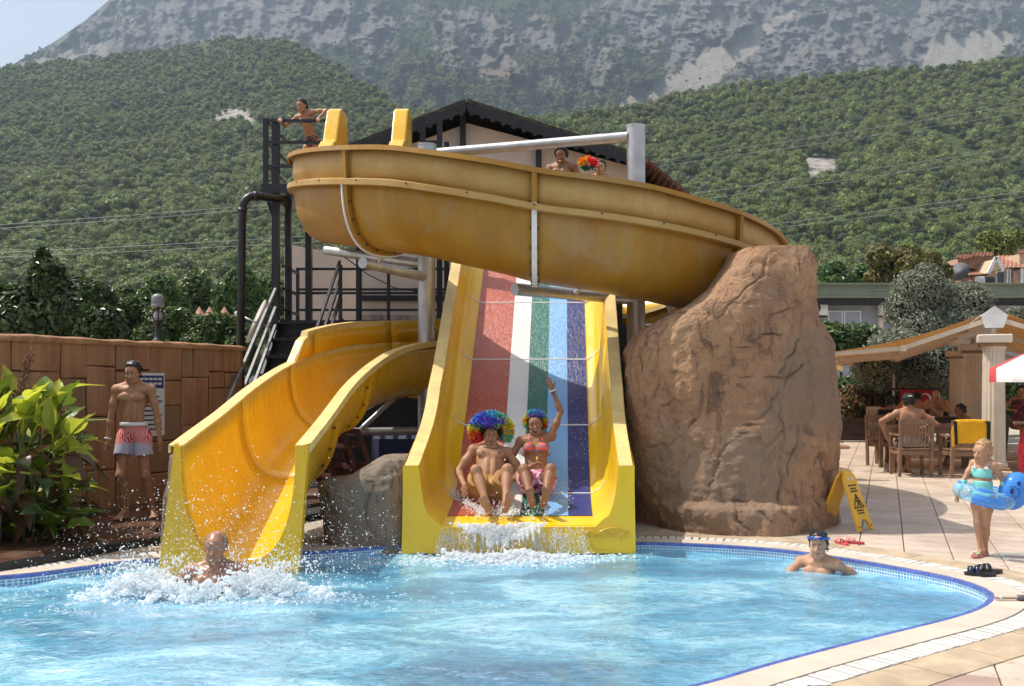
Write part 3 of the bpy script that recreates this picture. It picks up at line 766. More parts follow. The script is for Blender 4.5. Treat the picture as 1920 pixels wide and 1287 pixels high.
def wprof(Y):
    z = slide_z(Y); h = interp(Y, WH)
    return [(-.915,h),(-.905,h-.06),(-.885,h*.60),(-.86,h*.36),(-.82,h*.17),(-.765,.055),(-LW-.02,.004),(-LW,0)]
rows = []
for Y in ys_w:
    z = slide_z(Y); L = wprof(Y); pr = L+[(0, 0)]+[(-a, b) for a, b in L[::-1]]
    rows.append([Vector((cxl(Y)+a, Y, z+b)) for a, b in pr])
MB().grid(rows).build('trough', M_bright, wide, True)
for sg in (-1, 1):
    rows = []
    for Y in ys_w:
        z = slide_z(Y); h = interp(Y, WH)
        rows.append([Vector((cxl(Y)+sg*a, Y, z+b)) for a, b in ((.912,h-.002),(1.04,h),(1.05,h-.05),(1.06,-.25 if Y > 9 else -.26))])
    MB().grid(rows).build('side_wall', M_lip, wide)
# front plate
L = wprof(8.74); z0 = slide_z(8.74); pr = L+[(0,0)]+[(-a, b) for a, b in L[::-1]]
rows = []
for a, b in pr:
    x = cxl(8.74)+a; zt = z0+b
    if abs(a) > .88: xo, zo = cxl(8.74)+math.copysign(1.052, a), zt
    elif abs(a) > .80: xo, zo = cxl(8.74)+math.copysign(1.06, a), .1
    elif abs(a) > .74: xo, zo = cxl(8.74)+math.copysign(1.065, a), -.055
    else: xo, zo = x, -.055
    rows.append([Vector((x, 8.745, zt)), Vector((x, 8.725, zt-.012 if abs(a) < .75 else zt)), Vector((xo, 8.715, zo)), Vector((xo, 8.78, zo))])
MB().grid(rows).build('front_plate', M_bright, wide)
for sg in (-1, 1):
    MB().add([(cxl(8.74)+sg*1.052, 8.715, z0+.545), (cxl(8.74)+sg*1.065, 8.715, -.055), (cxl(9.4)+sg*1.06, 9.4, -.05), (cxl(9.4)+sg*1.05, 9.4, slide_z(9.4)+interp(9.4, WH)-.02)], [(0,1,2,3)]).build('side_panel', M_bright, wide)
def lanemat(name, c, var=.12):
    s = NT(name); a1 = s.noise(2.2, s.map((1,.5,.5)), 4); a2 = s.noise(26, s.map((1.6,.5,.5)), 5, .65, 2.0)
    cc = s.ramp(a1, [(.3, tuple(x*(1-var) for x in c)+(1,)), (.7, tuple(min(1, x*(1+var)) for x in c)+(1,))])
    s.pbr(cc, .32, s.bump(a2, .4, .02), Coat_Weight=.15, Coat_Roughness=.08); return s.m
lanes = [('red', (.42,.072,.032), 2), ('white', (.72,.72,.70), 1), ('green', (.008,.14,.105), 1), ('sky blue', (.19,.42,.74), 1), ('navy', (.022,.03,.16), 1)]
lw = 2*LW/6; u = -LW
for nm, col, k in lanes:
    u0, u1 = u+.0015, u+lw*k-.0015; u += lw*k; rows = []
    for Y in ys_w:
        if Y < 8.96: continue
        z = slide_z(Y)+.006; c = cxl(Y); rows.append([Vector((c+u0, Y, z-.006)), Vector((c+u0, Y, z)), Vector((c+u1, Y, z)), Vector((c+u1, Y, z-.006))])
    o = MB().grid(rows).build('lane', lanemat('lane_'+nm.replace(' ', '_'), col), wide, False); o['label'] = nm+' lane of the slide'
for Y in (9.62, 10.55, 11.45, 12.4):
    rows = [[Vector((cxl(Y)+a, Y+dy, slide_z(Y+dy)+b+.008+dz)) for a, b in [(-.82,.13),(-.77,.055),(-LW,.004),(LW,.004),(.77,.055),(.82,.13)]] for dy, dz in ((-.006,-.004),(-.004,.001),(.004,.001),(.006,-.004))]
    MB().grid(rows).build('section_seam', M_white, wide)
# embossed maker's mark on the front plate
def text_mesh(txt, size, depth, name, mat, parent, loc, rot, font_scale=(1,1)):
    cu = bpy.data.curves.new(name, 'FONT'); cu.body = txt; cu.size = size; cu.extrude = depth; cu.align_x = 'CENTER'; cu.align_y = 'CENTER'; cu.resolution_u = 2
    o = bpy.data.objects.new(name, cu); C.objects.link(o); dg = bpy.context.evaluated_depsgraph_get()
    me = bpy.data.meshes.new_from_object(o.evaluated_get(dg)); bpy.data.objects.remove(o)
    me.transform(Matrix.Diagonal((font_scale[0], font_scale[1], 1, 1))); me.materials.clear(); me.materials.append(mat)
    q = bpy.data.objects.new(name, me); C.objects.link(q)
    if parent is not None: q.parent = parent; loc = Vector(loc)-root_loc(parent)
    q.location = loc; q.rotation_euler = rot; return q
lx = (1140-960)*8.715/F
text_mesh('GÜNGÖR', .085, .008, 'embossed_lettering', M_bright, wide, (lx, 8.712, .115), (PI/2, 0, 0), (1.12, 1.25))
el = [(math.cos(a)*.155*(1 if True else 1), math.sin(a)*.085) for a in np.linspace(-.9, 2.2, 26)]
tilt = .38
MB().tube([(lx+.0+x*math.cos(tilt)-y*math.sin(tilt), 8.712, .085+x*math.sin(tilt)+y*math.cos(tilt)) for x, y in el], .006, 6).build('embossed_swoosh', M_bright, wide, True)
el = [(math.cos(a)*.155, math.sin(a)*.085) for a in np.linspace(2.9, 4.4, 14)]
MB().tube([(lx-.0+x*math.cos(tilt)-y*math.sin(tilt), 8.712, .075+x*math.sin(tilt)+y*math.cos(tilt)) for x, y in el], .006, 6).build('embossed_swoosh', M_bright, wide, True)
# platform behind the slide top (people stand on it)
plat = thing('top_platform', 'dark platform behind the top of the wide slide', 'platform', (.3, 14.3, 3.0))
MB().box((.35, 14.5, 3.04), (2.6, 1.3, .1)).build('floor_panel', M_dark, plat)
for x in (-.85, 1.55):
    for y in (13.95, 15.05): MB().box((x, y, 1.5), (.1, .1, 3.0)).build('leg', M_black, plat)
# ================================================================ STEEL FRAME that carries the flume
frame = thing('support_frame', 'grey galvanised steel posts and beams carrying the yellow flume', 'frame', (0, 12.6, 0))
PL, PR = V(-1.157, 13.0, 0), V(1.575, 12.2, 0)
for p, zt in ((PL, 4.72), (PR, 4.76)):
    o = MB().lathe([(.118, -.05), (.118, zt-.02), (.124, zt-.018), (.124, zt), (.05, zt+.006)], p, 24).build('post', M_steel, frame, True, sharp=40)
def tubeo(name, pts, r, mat, par, n=12): return MB().tube(pts, r, n).build(name, mat, par, True, sharp=50)
tubeo('cross_beam', [PL+V(.1,0,4.6), PR+V(-.1,0,4.62)], .066, M_steel, frame)
tubeo('arm', [PL+V(0,0,2.92), V(-1.79,11.5,2.93)], .066, M_steel, frame)
tubeo('arm', [PR+V(0,0,2.55), V(.03,10.85,2.55)], .07, M_steel, frame)
tubeo('arm', [PL+V(0,0,3.1), V(-2.75,14.2,3.45)], .066, M_steel, frame)
tubeo('arm', [PR+V(0,0,2.18), V(2.35,12.6,2.22)], .06, M_steel, frame)
tubeo('strut', [V(-1.66,11.75,2.93), V(-1.45,11.55,3.2)], .03, M_steel, frame)
tubeo('strut', [V(.75,11.35,2.55), V(1.0,11.2,2.80)], .03, M_steel, frame)
tubeo('strut', [V(2.15,12.5,2.22), V(1.95,12.3,2.62)], .035, M_steel, frame)
tubeo('arm', [PL+V(0,-.0,.84), V(-2.3,12.7,.84)], .055, M_steel, frame)
tubeo('brace', [PL+V(-.02,-.05,1.66), V(-2.0,12.7,.88)], .035, M_steel, frame)
# ================================================================ ROCKS
def rock_mat(name, c1, c2, c3, dark, grey=(.25,.18,.13,1)):
    s = NT(name); o1 = s.co(); a1 = s.noise(1.4, o1, 6, .65); a2 = s.noise(7, s.map((1,1,.55)), 6, .65, .8); a3 = s.noise(55, o1, 5, .7)
    c = s.ramp(s.math('ADD', s.math('MULTIPLY', a1, .6), s.math('MULTIPLY', a2, .4)), [(.32, c1), (.5, c2), (.68, c3)])
    c = s.mix(s.ramp(a2, [(.34, .85), (.46, 0)]), c, dark); c = s.mix(s.ramp(a3, [(.3, .5), (.5, 0)]), c, dark)
    vo = s.n('TexVoronoi', {'Scale': 2.1}, feature='DISTANCE_TO_EDGE'); dv = s.n('VectorMath', operation='ADD'); s.t.links.new(s.map((1,1,.7)), dv.inputs[0]); wv = s.n('TexNoise', {'Scale': 2.5, 'Detail': 5.0}); s.t.links.new(o1, wv.inputs['Vector']); wsc = s.n('VectorMath', operation='SCALE'); wsc.inputs['Scale'].default_value = .55; s.t.links.new(wv.outputs['Color'], wsc.inputs[0]); s.t.links.new(wsc.outputs[0], dv.inputs[1]); s.t.links.new(dv.outputs[0], vo.inputs['Vector'])
    fine = s.ramp(vo.outputs[0], [(.0, 1), (.022, 0)]); fine = s.math('MULTIPLY', fine, s.ramp(a1, [(.42, 0), (.55, 1)])); c = s.mix(s.math('MULTIPLY', fine, .28), c, dark)
    blot = s.ramp(s.noise(.8, o1, 5, .6, .6), [(.42, .65), (.56, 0)]); c = s.mix(blot, c, grey)
    at = s.n('Attribute', attribute_name='crack'); c = s.mix(s.math('MULTIPLY', at.outputs['Fac'], .75), c, dark)
    hgt = s.math('SUBTRACT', s.math('ADD', s.math('MULTIPLY', a2, .8), s.math('MULTIPLY', a3, .35)), s.math('MULTIPLY', fine, .18))
    return s.pbr(c, .85, s.bump(hgt, .85, .06), Specular_IOR_Level=.25)
M_rock = rock_mat('sprayed_concrete_rock', (.29,.155,.082,1), (.42,.235,.125,1), (.54,.325,.18,1), (.13,.08,.055,1))
M_rockg = rock_mat('grey_concrete_rock', (.17,.14,.105,1), (.25,.205,.155,1), (.34,.27,.20,1), (.07,.065,.05,1))
def build_rock(name, label, LT, RT_, tops, zr, YC, BB, mat, cracks, nv, na, amp, expo=2.6, seedv=9, skew=0.0):
    """stacked rounded sections: left and right outline and depth given by height"""
    vs = []; zs = np.linspace(zr[0], zr[1], nv); ck = []
    for k, z in enumerate(zs):
        ex = expo if not hasattr(expo, '__len__') else interp(z, expo)
        yc, b = interp(z, YC), interp(z, BB); l, r = interp(z, LT), interp(z, RT_)
        cx_, a_ = (l+r)/2, (r-l)/2
        for j in range(na):
            t = 2*PI*j/na; c_, s_ = math.cos(t), math.sin(t)
            x = cx_+a_*math.copysign(abs(c_)**(2/ex), c_); y = yc+b*math.copysign(abs(s_)**(2/ex), s_); y += skew*max(0, x-cx_-.1)*max(0, 1-z/1.3); vs.append((x, y, z))
    v = np.array(vs); base = v.copy()
    cenv = np.array([[ (interp(z, LT)+interp(z, RT_))/2, interp(z, YC), z] for z in zs]); d = v-np.repeat(cenv, na, 0); d /= np.linalg.norm(d, axis=1, keepdims=True)+1e-9
    px = 960+v[:, 0]*F/v[:, 1]; py = HY-(v[:, 2]-H)*F/v[:, 1]
    wob = np.stack([px/30, py/30, 0*px], -1); ox = px+fbm(wob, 2, 61)*7; oy = py+fbm(wob, 2, 67)*7
    crack = np.zeros(len(v)); front = (d[:, 1] < .25)
    for ln in cracks:
        for a, b in zip(ln[:-1], ln[1:]):
            dd_, _ = seg_dist(ox, oy, a, b); crack = np.maximum(crack, np.exp(-(dd_/2.0)**2)*front*(.5+.5*vnoise(np.stack([px/25, py/25, 0*px], -1), 7)))
    facet = np.floor((fbm(v*1.15+seedv, 3, seedv)+1)*4)/4
    disp = amp*(.55*fbm(v*1.3, 3, seedv+1)+.20*fbm(v*np.array([4,4,2.6]), 4, seedv+2)+.13*fbm(v*11, 4, seedv+3, .6))+amp*.35*(facet-1)*.5-.045*crack
    edge = np.clip(np.minimum(1, (v[:, 2]-zr[0]+.15)/.2), 0, 1)
    v = v+d*(disp*edge)[:, None]
    f = []
    for k in range(nv-1):
        for j in range(na): j2 = (j+1) % na; f.append((k*na+j, k*na+j2, (k+1)*na+j2, (k+1)*na+j))
    top = len(v); tcen = v[-na:].mean(0); v = np.concatenate([v, [tcen+np.array([0, 0, .03])]])
    for j in range(na): f.append(((nv-1)*na+j, (nv-1)*na+(j+1) % na, top))
    o = mesh_obj(name, v, f, mat, smooth=True)
    a = o.data.attributes.new('crack', 'FLOAT', 'POINT'); a.data.foreach_set('value', np.append(crack, 0).astype(np.float32))
    o['label'] = label; o['category'] = 'rock'; return o
def zx(tab, Yt):      # (py, px) pairs -> (z, X) at the depth the section has there
    r = []
    for py, px in tab:
        Y = interp(py, Yt); r.append((H-(py-HY)*Y/F, (px-960)*Y/F))
    return sorted(r)
Yt = [(465,10.55),(600,10.6),(800,10.6),(1010,10.6)]
Lz = zx([(1020,1196),(1000,1192),(960,1186),(880,1178),(780,1172),(700,1172),(655,1176),(622,1196),(592,1245),(572,1290),(540,1328),(500,1362),(466,1386)], Yt)
Rz = zx([(1020,1570),(995,1574),(970,1572),(940,1560),(850,1558),(760,1555),(680,1550),(650,1546),(625,1530),(600,1516),(560,1512),(500,1508),(466,1500)], Yt)
zc = lambda x, y: (1160+x/2.218, 440+y/2.218)
cr_l = [[(610,80),(600,170),(500,260),(400,340)], [(545,290),(520,400),(500,490)], [(320,470),(420,500),(500,495),(600,420),(700,410)], [(780,340),(745,480),(690,570)], [(600,335),(690,320),(740,300),(770,270)], [(170,710),(330,690),(440,670),(540,590),(620,580),(730,600),(800,540)], [(730,610),(640,720),(530,820),(430,900),(380,1060)], [(700,700),(690,830),(600,890)], [(690,850),(670,1000),(668,1100),(740,1220)], [(760,800),(700,1000)], [(370,670),(300,770),(200,870),(110,880)], [(320,900),(200,1010)], [(480,1110),(560,1130),(640,1200)], [(760,1100),(770,1200)], [(480,1120),(500,1200),(560,1230)]]
big_rock = build_rock('artificial_rock', 'tall brown artificial rock under the flume end beside the wide slide', Lz, Rz, None, (-.06, 2.92), [(-.1,10.55),(.2,10.55),(1.2,10.65),(2.2,10.62),(3,10.6)], [(-.1,1.25),(.25,1.2),(.32,1.09),(1.2,1.05),(2.2,.85),(3,.62)], M_rock, [[zc(*p) for p in ln] for ln in cr_l], 230, 420, .10, [(0,2.3),(.8,3.2),(3,4.2)], 9, .42)
Lz = [(-.06,-1.78),(.4,-1.80),(.56,-1.80),(.60,-1.55),(.66,-1.45),(.78,-1.25)]; Rz = [(-.06,-.92),(.8,-.92)]
small_rock = build_rock('pool_rock', 'low grey rock between the flume mouth and the wide slide', Lz, Rz, None, (-.06, .78), [(-.1,9.2),(.8,9.3)], [(-.1,.55),(.5,.5),(.8,.34)], M_rockg, [], 70, 150, .10, 3.0, 31)
lean_rock = build_rock('pool_rock', 'grey rock edge peeping out left of the flume mouth', [(-.05,-3.16),(.5,-3.16),(.85,-3.12)], [(-.05,-2.82),(.85,-2.86)], None, (-.05, .84), [(-.1,8.75),(1,8.8)], [(-.1,.3),(1,.22)], M_rockg, [], 40, 60, .05, 2.4, 44)
# ================================================================ PEOPLE
class Field:
    """signed distance field on a grid, blended from tapered limbs and ellipsoids, meshed with surface nets"""
    def __init__(s, lo, hi, h):
        s.h = h; s.lo = np.array(lo, float); s.n = (np.ceil((np.array(hi)-s.lo)/h)).astype(int)+1
        s.ax = [s.lo[k]+h*np.arange(s.n[k]) for k in range(3)]; s.D = np.full(s.n, .5, np.float32)
    def _win(s, lo, hi):
        a = np.clip(np.floor((lo-s.lo)/s.h).astype(int), 0, s.n); b = np.clip(np.ceil((hi-s.lo)/s.h).astype(int)+1, 0, s.n)
        sl_ = tuple(slice(a[k], b[k]) for k in range(3))
        return sl_, [s.ax[k][sl_[k]].astype(np.float32) for k in range(3)]
    def _put(s, sl_, d, k):
        cur = s.D[sl_]
        if k > 0:
            hh = np.maximum(k-np.abs(cur-d), 0)/k; s.D[sl_] = np.minimum(cur, d)-hh*hh*k*.25
        else: s.D[sl_] = np.minimum(cur, d)
    def cone(s, a, b, ra, rb, k=.02):
        a = np.array(a, np.float32); b = np.array(b, np.float32); pad = max(ra, rb)+k+.04
        sl_, ax = s._win(np.minimum(a, b)-pad, np.maximum(a, b)+pad)
        if any(len(q) == 0 for q in ax): return s
        X, Y, Z = ax[0][:, None, None]-a[0], ax[1][None, :, None]-a[1], ax[2][None, None, :]-a[2]; d = b-a; L2 = float(d@d)+1e-9
        t = np.clip((X*d[0]+Y*d[1]+Z*d[2])/L2, 0, 1)
        s._put(sl_, np.sqrt((X-t*d[0])**2+(Y-t*d[1])**2+(Z-t*d[2])**2)-(ra+(rb-ra)*t), k); return s
    def ell(s, c, r, R=None, k=.02):
        c = np.array(c, np.float32); r = np.array(r, np.float32); R = np.eye(3, dtype=np.float32) if R is None else np.array(R, np.float32)
        ext = np.sqrt((R**2)@(r**2))+k+.04
        sl_, ax = s._win(c-ext, c+ext)
        if any(len(q) == 0 for q in ax): return s
        X, Y, Z = ax[0][:, None, None]-c[0], ax[1][None, :, None]-c[1], ax[2][None, None, :]-c[2]
        q = [(R[0, i]*X+R[1, i]*Y+R[2, i]*Z) for i in range(3)]
        k0 = np.sqrt(sum((q[i]/r[i])**2 for i in range(3))); k1 = np.sqrt(sum((q[i]/r[i]**2)**2 for i in range(3)))+1e-9
        s._put(sl_, k0*(k0-1)/k1, k); return s
    def plane(s, p, n):                     # signed distance array of a plane over the grid (positive on the side n points to)
        n = np.array(n, float); n = n/np.linalg.norm(n)
        return ((s.ax[0][:, None, None]-p[0])*n[0]+(s.ax[1][None, :, None]-p[1])*n[1]+(s.ax[2][None, None, :]-p[2])*n[2]).astype(np.float32)
    def mesh(s, D=None):
        D = s.D if D is None else D; N = D < 0
        c = [N[i:N.shape[0]-1+i, j:N.shape[1]-1+j, k:N.shape[2]-1+k] for i in (0,1) for j in (0,1) for k in (0,1)]
        cnt = sum(q.astype(np.int8) for q in c); act = np.argwhere((cnt > 0) & (cnt < 8))
        if len(act) == 0: return np.zeros((0,3)), np.zeros((0,4), int)
        idx = -np.ones(cnt.shape, np.int64); idx[tuple(act.T)] = np.arange(len(act))
        corners = np.array([(i,j,k) for i in (0,1) for j in (0,1) for k in (0,1)])
        vals = np.stack([D[tuple((act+o).T)] for o in corners], 1)
        acc = np.zeros((len(act), 3)); m = np.zeros(len(act))
        for a in range(8):
            for b in range(a+1, 8):
                if np.abs(corners[a]-corners[b]).sum() != 1: continue
                va, vb = vals[:, a], vals[:, b]; x = (va < 0) != (vb < 0); t = va[x]/(va[x]-vb[x])
                acc[x] += corners[a]+(corners[b]-corners[a])*t[:, None]; m[x] += 1
        v = (act+acc/m[:, None])*s.h+s.lo
        quads = []
        for ax_ in range(3):
            sh = [slice(None)]*3; sh2 = [slice(None)]*3; sh[ax_] = slice(0, -1); sh2[ax_] = slice(1, None)
            e = np.argwhere(N[tuple(sh)] != N[tuple(sh2)])
            o1, o2 = [(1,2),(2,0),(0,1)][ax_]
            e = e[(e[:, o1] > 0) & (e[:, o2] > 0) & (e[:, o1] < cnt.shape[o1]) & (e[:, o2] < cnt.shape[o2])]
            d1 = np.zeros(3, int); d1[o1] = 1; d2 = np.zeros(3, int); d2[o2] = 1
            q = np.stack([idx[tuple((e-d1-d2).T)], idx[tuple((e-d2).T)], idx[tuple(e.T)], idx[tuple((e-d1).T)]], 1)
            fl = N[tuple(e.T)]; q[~fl] = q[~fl][:, ::-1]; quads.append(q)
        q = np.concatenate(quads); q = q[(q >= 0).all(1)]
        return v, q
def nrm(v): v = np.array(v, float); return v/np.linalg.norm(v)
def fm(name, field, D, mat, parent):
    v, f = field.mesh(D)
    if len(v) == 0: return None
    me = bpy.data.meshes.new(name); me.from_pydata(v.tolist(), [], f.tolist()); me.materials.append(mat)
    me.polygons.foreach_set('use_smooth', [True]*len(me.polygons)); me.update()
    o = bpy.data.objects.new(name, me); C.objects.link(o); o.parent = parent
    return o
def ik(a, c, l1, l2, pole):
    a, c, pole = np.array(a, float), np.array(c, float), np.array(pole, float); d = c-a; L = np.linalg.norm(d)
    if L > (l1+l2)*.998: c = a+d/L*(l1+l2)*.998; d = c-a; L = np.linalg.norm(d)
    u = d/L; x = (l1*l1-l2*l2+L*L)/(2*L); y = math.sqrt(max(l1*l1-x*x, 0)); p = pole-u*(pole@u); p = p/(np.linalg.norm(p)+1e-9)
    return a+u*x+p*y, c
def skin_mat(name, col, rough=.52):
    col = [min(1, x*1.15) for x in col]
    s = NT(name); a1 = s.noise(9, None, 4); a2 = s.noise(60, None, 3)
    c = s.ramp(a1, [(.3, tuple(x*.86 for x in col[:3])+(1,)), (.7, tuple(min(1, x*1.08) for x in col[:3])+(1,))])
    return s.pbr(c, s.ramp(a2, [(.3, rough-.08), (.7, rough+.1)]), s.bump(a2, .06, .004), Specular_IOR_Level=.3, Subsurface_Weight=.12, Subsurface_Radius=(.02,.008,.004), Subsurface_Scale=.5)
SK_TAN = skin_mat('tanned_skin', (.34,.175,.095)); SK_MID = skin_mat('olive_skin', (.40,.22,.135)); SK_PALE = skin_mat('fair_skin', (.52,.31,.21)); SK_DARK = skin_mat('deeply_tanned_skin', (.25,.12,.065)); SK_WET = skin_mat('wet_skin', (.33,.17,.105), .25)
M_eyew = simple('eye_white', (.6,.58,.55,1), .2); M_iris = simple('dark_iris', (.015,.01,.008,1), .1); M_brow = simple('dark_brow', (.018,.012,.009,1), .8); M_lip2 = simple('lip', (.28,.085,.07,1), .4); M_mouth = simple('open_mouth', (.05,.012,.012,1), .4); M_teeth = simple('teeth', (.7,.68,.62,1), .3)
def hair_mat(name, c, wet=False):
    s = NT(name); a = s.noise(55, s.map((1,1,.25)), 3, .6, .5)
    return s.pbr(s.ramp(a, [(.3, tuple(x*.5 for x in c)+(1,)), (.75, tuple(min(1, x*1.6) for x in c)+(1,))]), .22 if wet else .5, s.bump(a, .7, .012))
H_BLACK = hair_mat('black_hair', (.012,.010,.009)); H_WETB = hair_mat('wet_black_hair', (.012,.009,.008), True); H_BROWN = hair_mat('dark_brown_hair', (.035,.02,.012)); H_BLOND = hair_mat('blond_hair', (.36,.22,.10)); H_GREY = hair_mat('grey_hair', (.22,.21,.20))
class Human:
    def __init__(s, label, h, root, fwd, up=(0,0,1), skin=None, build=1.0, female=False, child=False, cat='person', group=None, hips=None, res=.0085, head_scale=1.0, hipw=None, belly=0.0):
        s.h = h; s.s = h/1.75; k = s.s; s.fem = female; s.b = build; s.skin = skin or SK_TAN; s.res = res; s.hs = head_scale; s.belly = belly; s.child = child
        s.org = np.array(root, float); s.o = thing('person', label, cat, Vector(s.org), group)
        s.up = nrm(up); f = np.array(fwd, float); f = f-s.up*(f@s.up); s.f = nrm(f); s.lat = np.cross(s.up, s.f)
        s.pl = np.zeros(3)
        hu, hf = (s.up, s.f) if hips is None else (nrm(hips[0]), nrm(hips[1]))
        s.hu = hu; s.hl = s.lat
        s.L = {}
    def T(s, x, y, z): return s.pl+(s.lat*x+s.f*y+s.up*z)*s.s
    def setup(s, wr, an, elp, knp, head_f=None, head_u=None, feet=None, hand_d=None, sh_lift=(0,0), curl=.5, grip=None):
        """wr, an: (left,right) wrist and ankle targets relative to the pelvis, world axes; elp, knp: bend directions"""
        k = s.s; sw = (.165 if s.fem else .18)*(1+.0*(s.b-1)); hw = .092
        if s.child: sw = .16
        s.sh = [s.T(sg*sw, -.01, .455)+s.up*sh_lift[i]*k for i, sg in enumerate((1,-1))]
        s.hp = [s.T(sg*hw, 0, -.045) for sg in (1,-1)]
        s.el, s.wr, s.kn, s.an = [], [], [], []
        for i in (0,1):
            e, w_ = ik(s.sh[i], np.array(wr[i], float), .295*k, .255*k, elp[i]); s.el.append(e); s.wr.append(w_)
            n_, a_ = ik(s.hp[i], np.array(an[i], float), .425*k, .405*k, knp[i]); s.kn.append(n_); s.an.append(a_)
        s.hf = nrm(head_f if head_f is not None else s.f); u = np.array(head_u if head_u is not None else (s.up*.8+np.array([0,0,.2]))); u = u-s.hf*(u@s.hf); s.hu = nrm(u); s.hlat = np.cross(s.hu, s.hf)
        s.nb = s.T(0, -.015, .50); s.hc = s.nb+(s.up*.5+s.hu*.5)*(.145*k if not s.child else .15*k)+s.hf*.02*k
        s.feet = feet or [s.f, s.f]; s.handd = hand_d or [None, None]; s.curl = curl; s.grip = grip or [None, None]
        return s
    def Hd(s, x, y, z): return s.hc+(s.hlat*x+s.hf*y+s.hu*z)*s.s*s.hs
    def build(s, legs=True, arms=True, zcut=None):
        k = s.s; b = s.b; pts = [s.pl, s.hc]+s.sh+(s.el+s.wr if arms else [])+(s.kn+s.an if legs else []); P_ = np.array(pts)
        s.F = Fd = Field(P_.min(0)-.30*k-.02, P_.max(0)+.30*k+.02, s.res); T = s.T
        Rb = np.stack([s.lat, s.f, s.up], 1)
        Fd.ell(T(0,0,0), np.array((.150*b,.10*b,.105))*k*(1.05 if s.fem else 1), Rb, .03*k)
        for sg in (1,-1): Fd.ell(T(sg*.072,-.055,-.05), np.array((.082,.075,.085))*k*b, Rb, .03*k)
        Fd.ell(T(0,.005+s.belly*.03,.15), np.array((.122*b if s.fem else .134*b,(.088+s.belly*.05)*b,.13))*k, Rb, .05*k)
        Fd.ell(T(0,0,.32), np.array((.138 if s.fem else .152,.098,.16))*k*np.array((b,b,1)), Rb, .05*k)
        Fd.ell(T(0,-.01,.42), np.array((.145 if s.fem else .165,.08,.085))*k*np.array((b,b,1)), Rb, .04*k)
        if not s.child:
            if s.fem:
                for sg in (1,-1): Fd.ell(T(sg*.078,.085,.345), np.array((.062,.055,.06))*k, Rb, .02*k)
            else:
                for sg in (1,-1):
                    Fd.ell(T(sg*.075,.078,.375), np.array((.082,.032,.06))*k*b, Rb, .022*k)
                    Fd.ell(T(sg*.035,.085,.20), np.array((.03,.02,.11))*k*b, Rb, .02*k)
                    Fd.ell(T(sg*.09,-.07,.36), np.array((.07,.035,.12))*k*b, Rb, .03*k)
        for i, sg in enumerate((1,-1)):
            sh = s.sh[i]
            Fd.cone(T(sg*.03,-.025,.52), sh+s.up*.01*k, .045*k, .042*k, .035*k)
            Fd.cone(T(sg*.05,.045,.46), sh, .03*k, .04*k, .03*k)
            if arms:
                e, w_ = s.el[i], s.wr[i]; t = 1.0 if not s.fem else .84
                if s.child: t = .92
                t *= b
                Fd.ell(sh, np.array((.056,)*3)*k*t, None, .03*k)
                Fd.cone(sh, e, .050*k*t, .038*k*t, .025*k); m_ = sh+(e-sh)*.5; Fd.ell(m_, np.array((.047,)*3)*k*t, None, .04*k)
                Fd.cone(e, w_, .039*k*t, .026*k*t, .015*k); Fd.ell(e+(w_-e)*.25, np.array((.043,)*3)*k*t, None, .03*k)
                s.hand(i, Fd)
            if legs:
                kn, an = s.kn[i], s.an[i]; hp = s.hp[i]; t = 1.06 if s.fem else 1.0; t *= (b if b < 1.1 else 1.05)
                Fd.cone(hp, kn, .086*k*t, .054*k*t, .04*k); Fd.ell(hp+(kn-hp)*.35, np.array((.082,)*3)*k*t, None, .05*k)
                sd = nrm(an-kn); ft = nrm(np.array(s.feet[i], float)); back = -(ft-sd*(ft@sd)); 
                back = back/(np.linalg.norm(back)+1e-6)
                Fd.ell(kn-back*.012*k, np.array((.054,.054,.058))*k*t, None, .03*k)
                Fd.cone(kn, an, .050*k*t, .034*k*t, .02*k)
                calf = kn+(an-kn)*.30+back*.022*k
                Rc = np.stack([nrm(np.cross(sd, back)), back, sd], 1); Fd.ell(calf, np.array((.046,.042,.11))*k*t, Rc, .04*k)
                s.foot(i, Fd, ft, sd)
        # neck and head
        nr = .048 if s.fem or s.child else .056
        Fd.cone(s.nb-s.up*.03*k, s.Hd(0,-.02,-.06), nr*k*1.08, nr*k*.98, .03*k)
        hk = k*s.hs; Rh = np.stack([s.hlat, s.hf, s.hu], 1); E = lambda c, r, kk=.012: Fd.ell(s.Hd(*c), np.array(r)*hk, Rh, kk*hk)
        E((0,-.012,.032), (.074,.094,.086)); E((0,.028,-.03), (.062,.066,.085), .03); E((0,.066,-.088), (.030,.026,.022), .02)
        E((0,.052,.035), (.062,.045,.045), .02)
        for sg in (1,-1):
            E((sg*.034,.075,-.032), (.022,.018,.02), .02); E((sg*.030,.086,.018), (.026,.012,.010), .012); E((sg*.045,.045,-.075), (.022,.04,.02), .02)
            E((sg*.077,-.008,-.008), (.010,.020,.032), .006)
        Fd.cone(s.Hd(0,.090,.008), s.Hd(0,.116,-.032), .009*hk, .014*hk, .010*hk); 
        for sg in (1,-1): E((sg*.014,.100,-.036), (.010,.011,.008), .006)
        E((0,.088,-.058), (.024,.012,.007), .006); E((0,.086,-.068), (.020,.011,.007), .006)
        if zcut is not None: Fd.D = np.maximum(Fd.D, -Fd.plane((0,0,zcut), (0,0,1)))
        s.body = fm('body', Fd, None, s.skin, s.o)
        return s
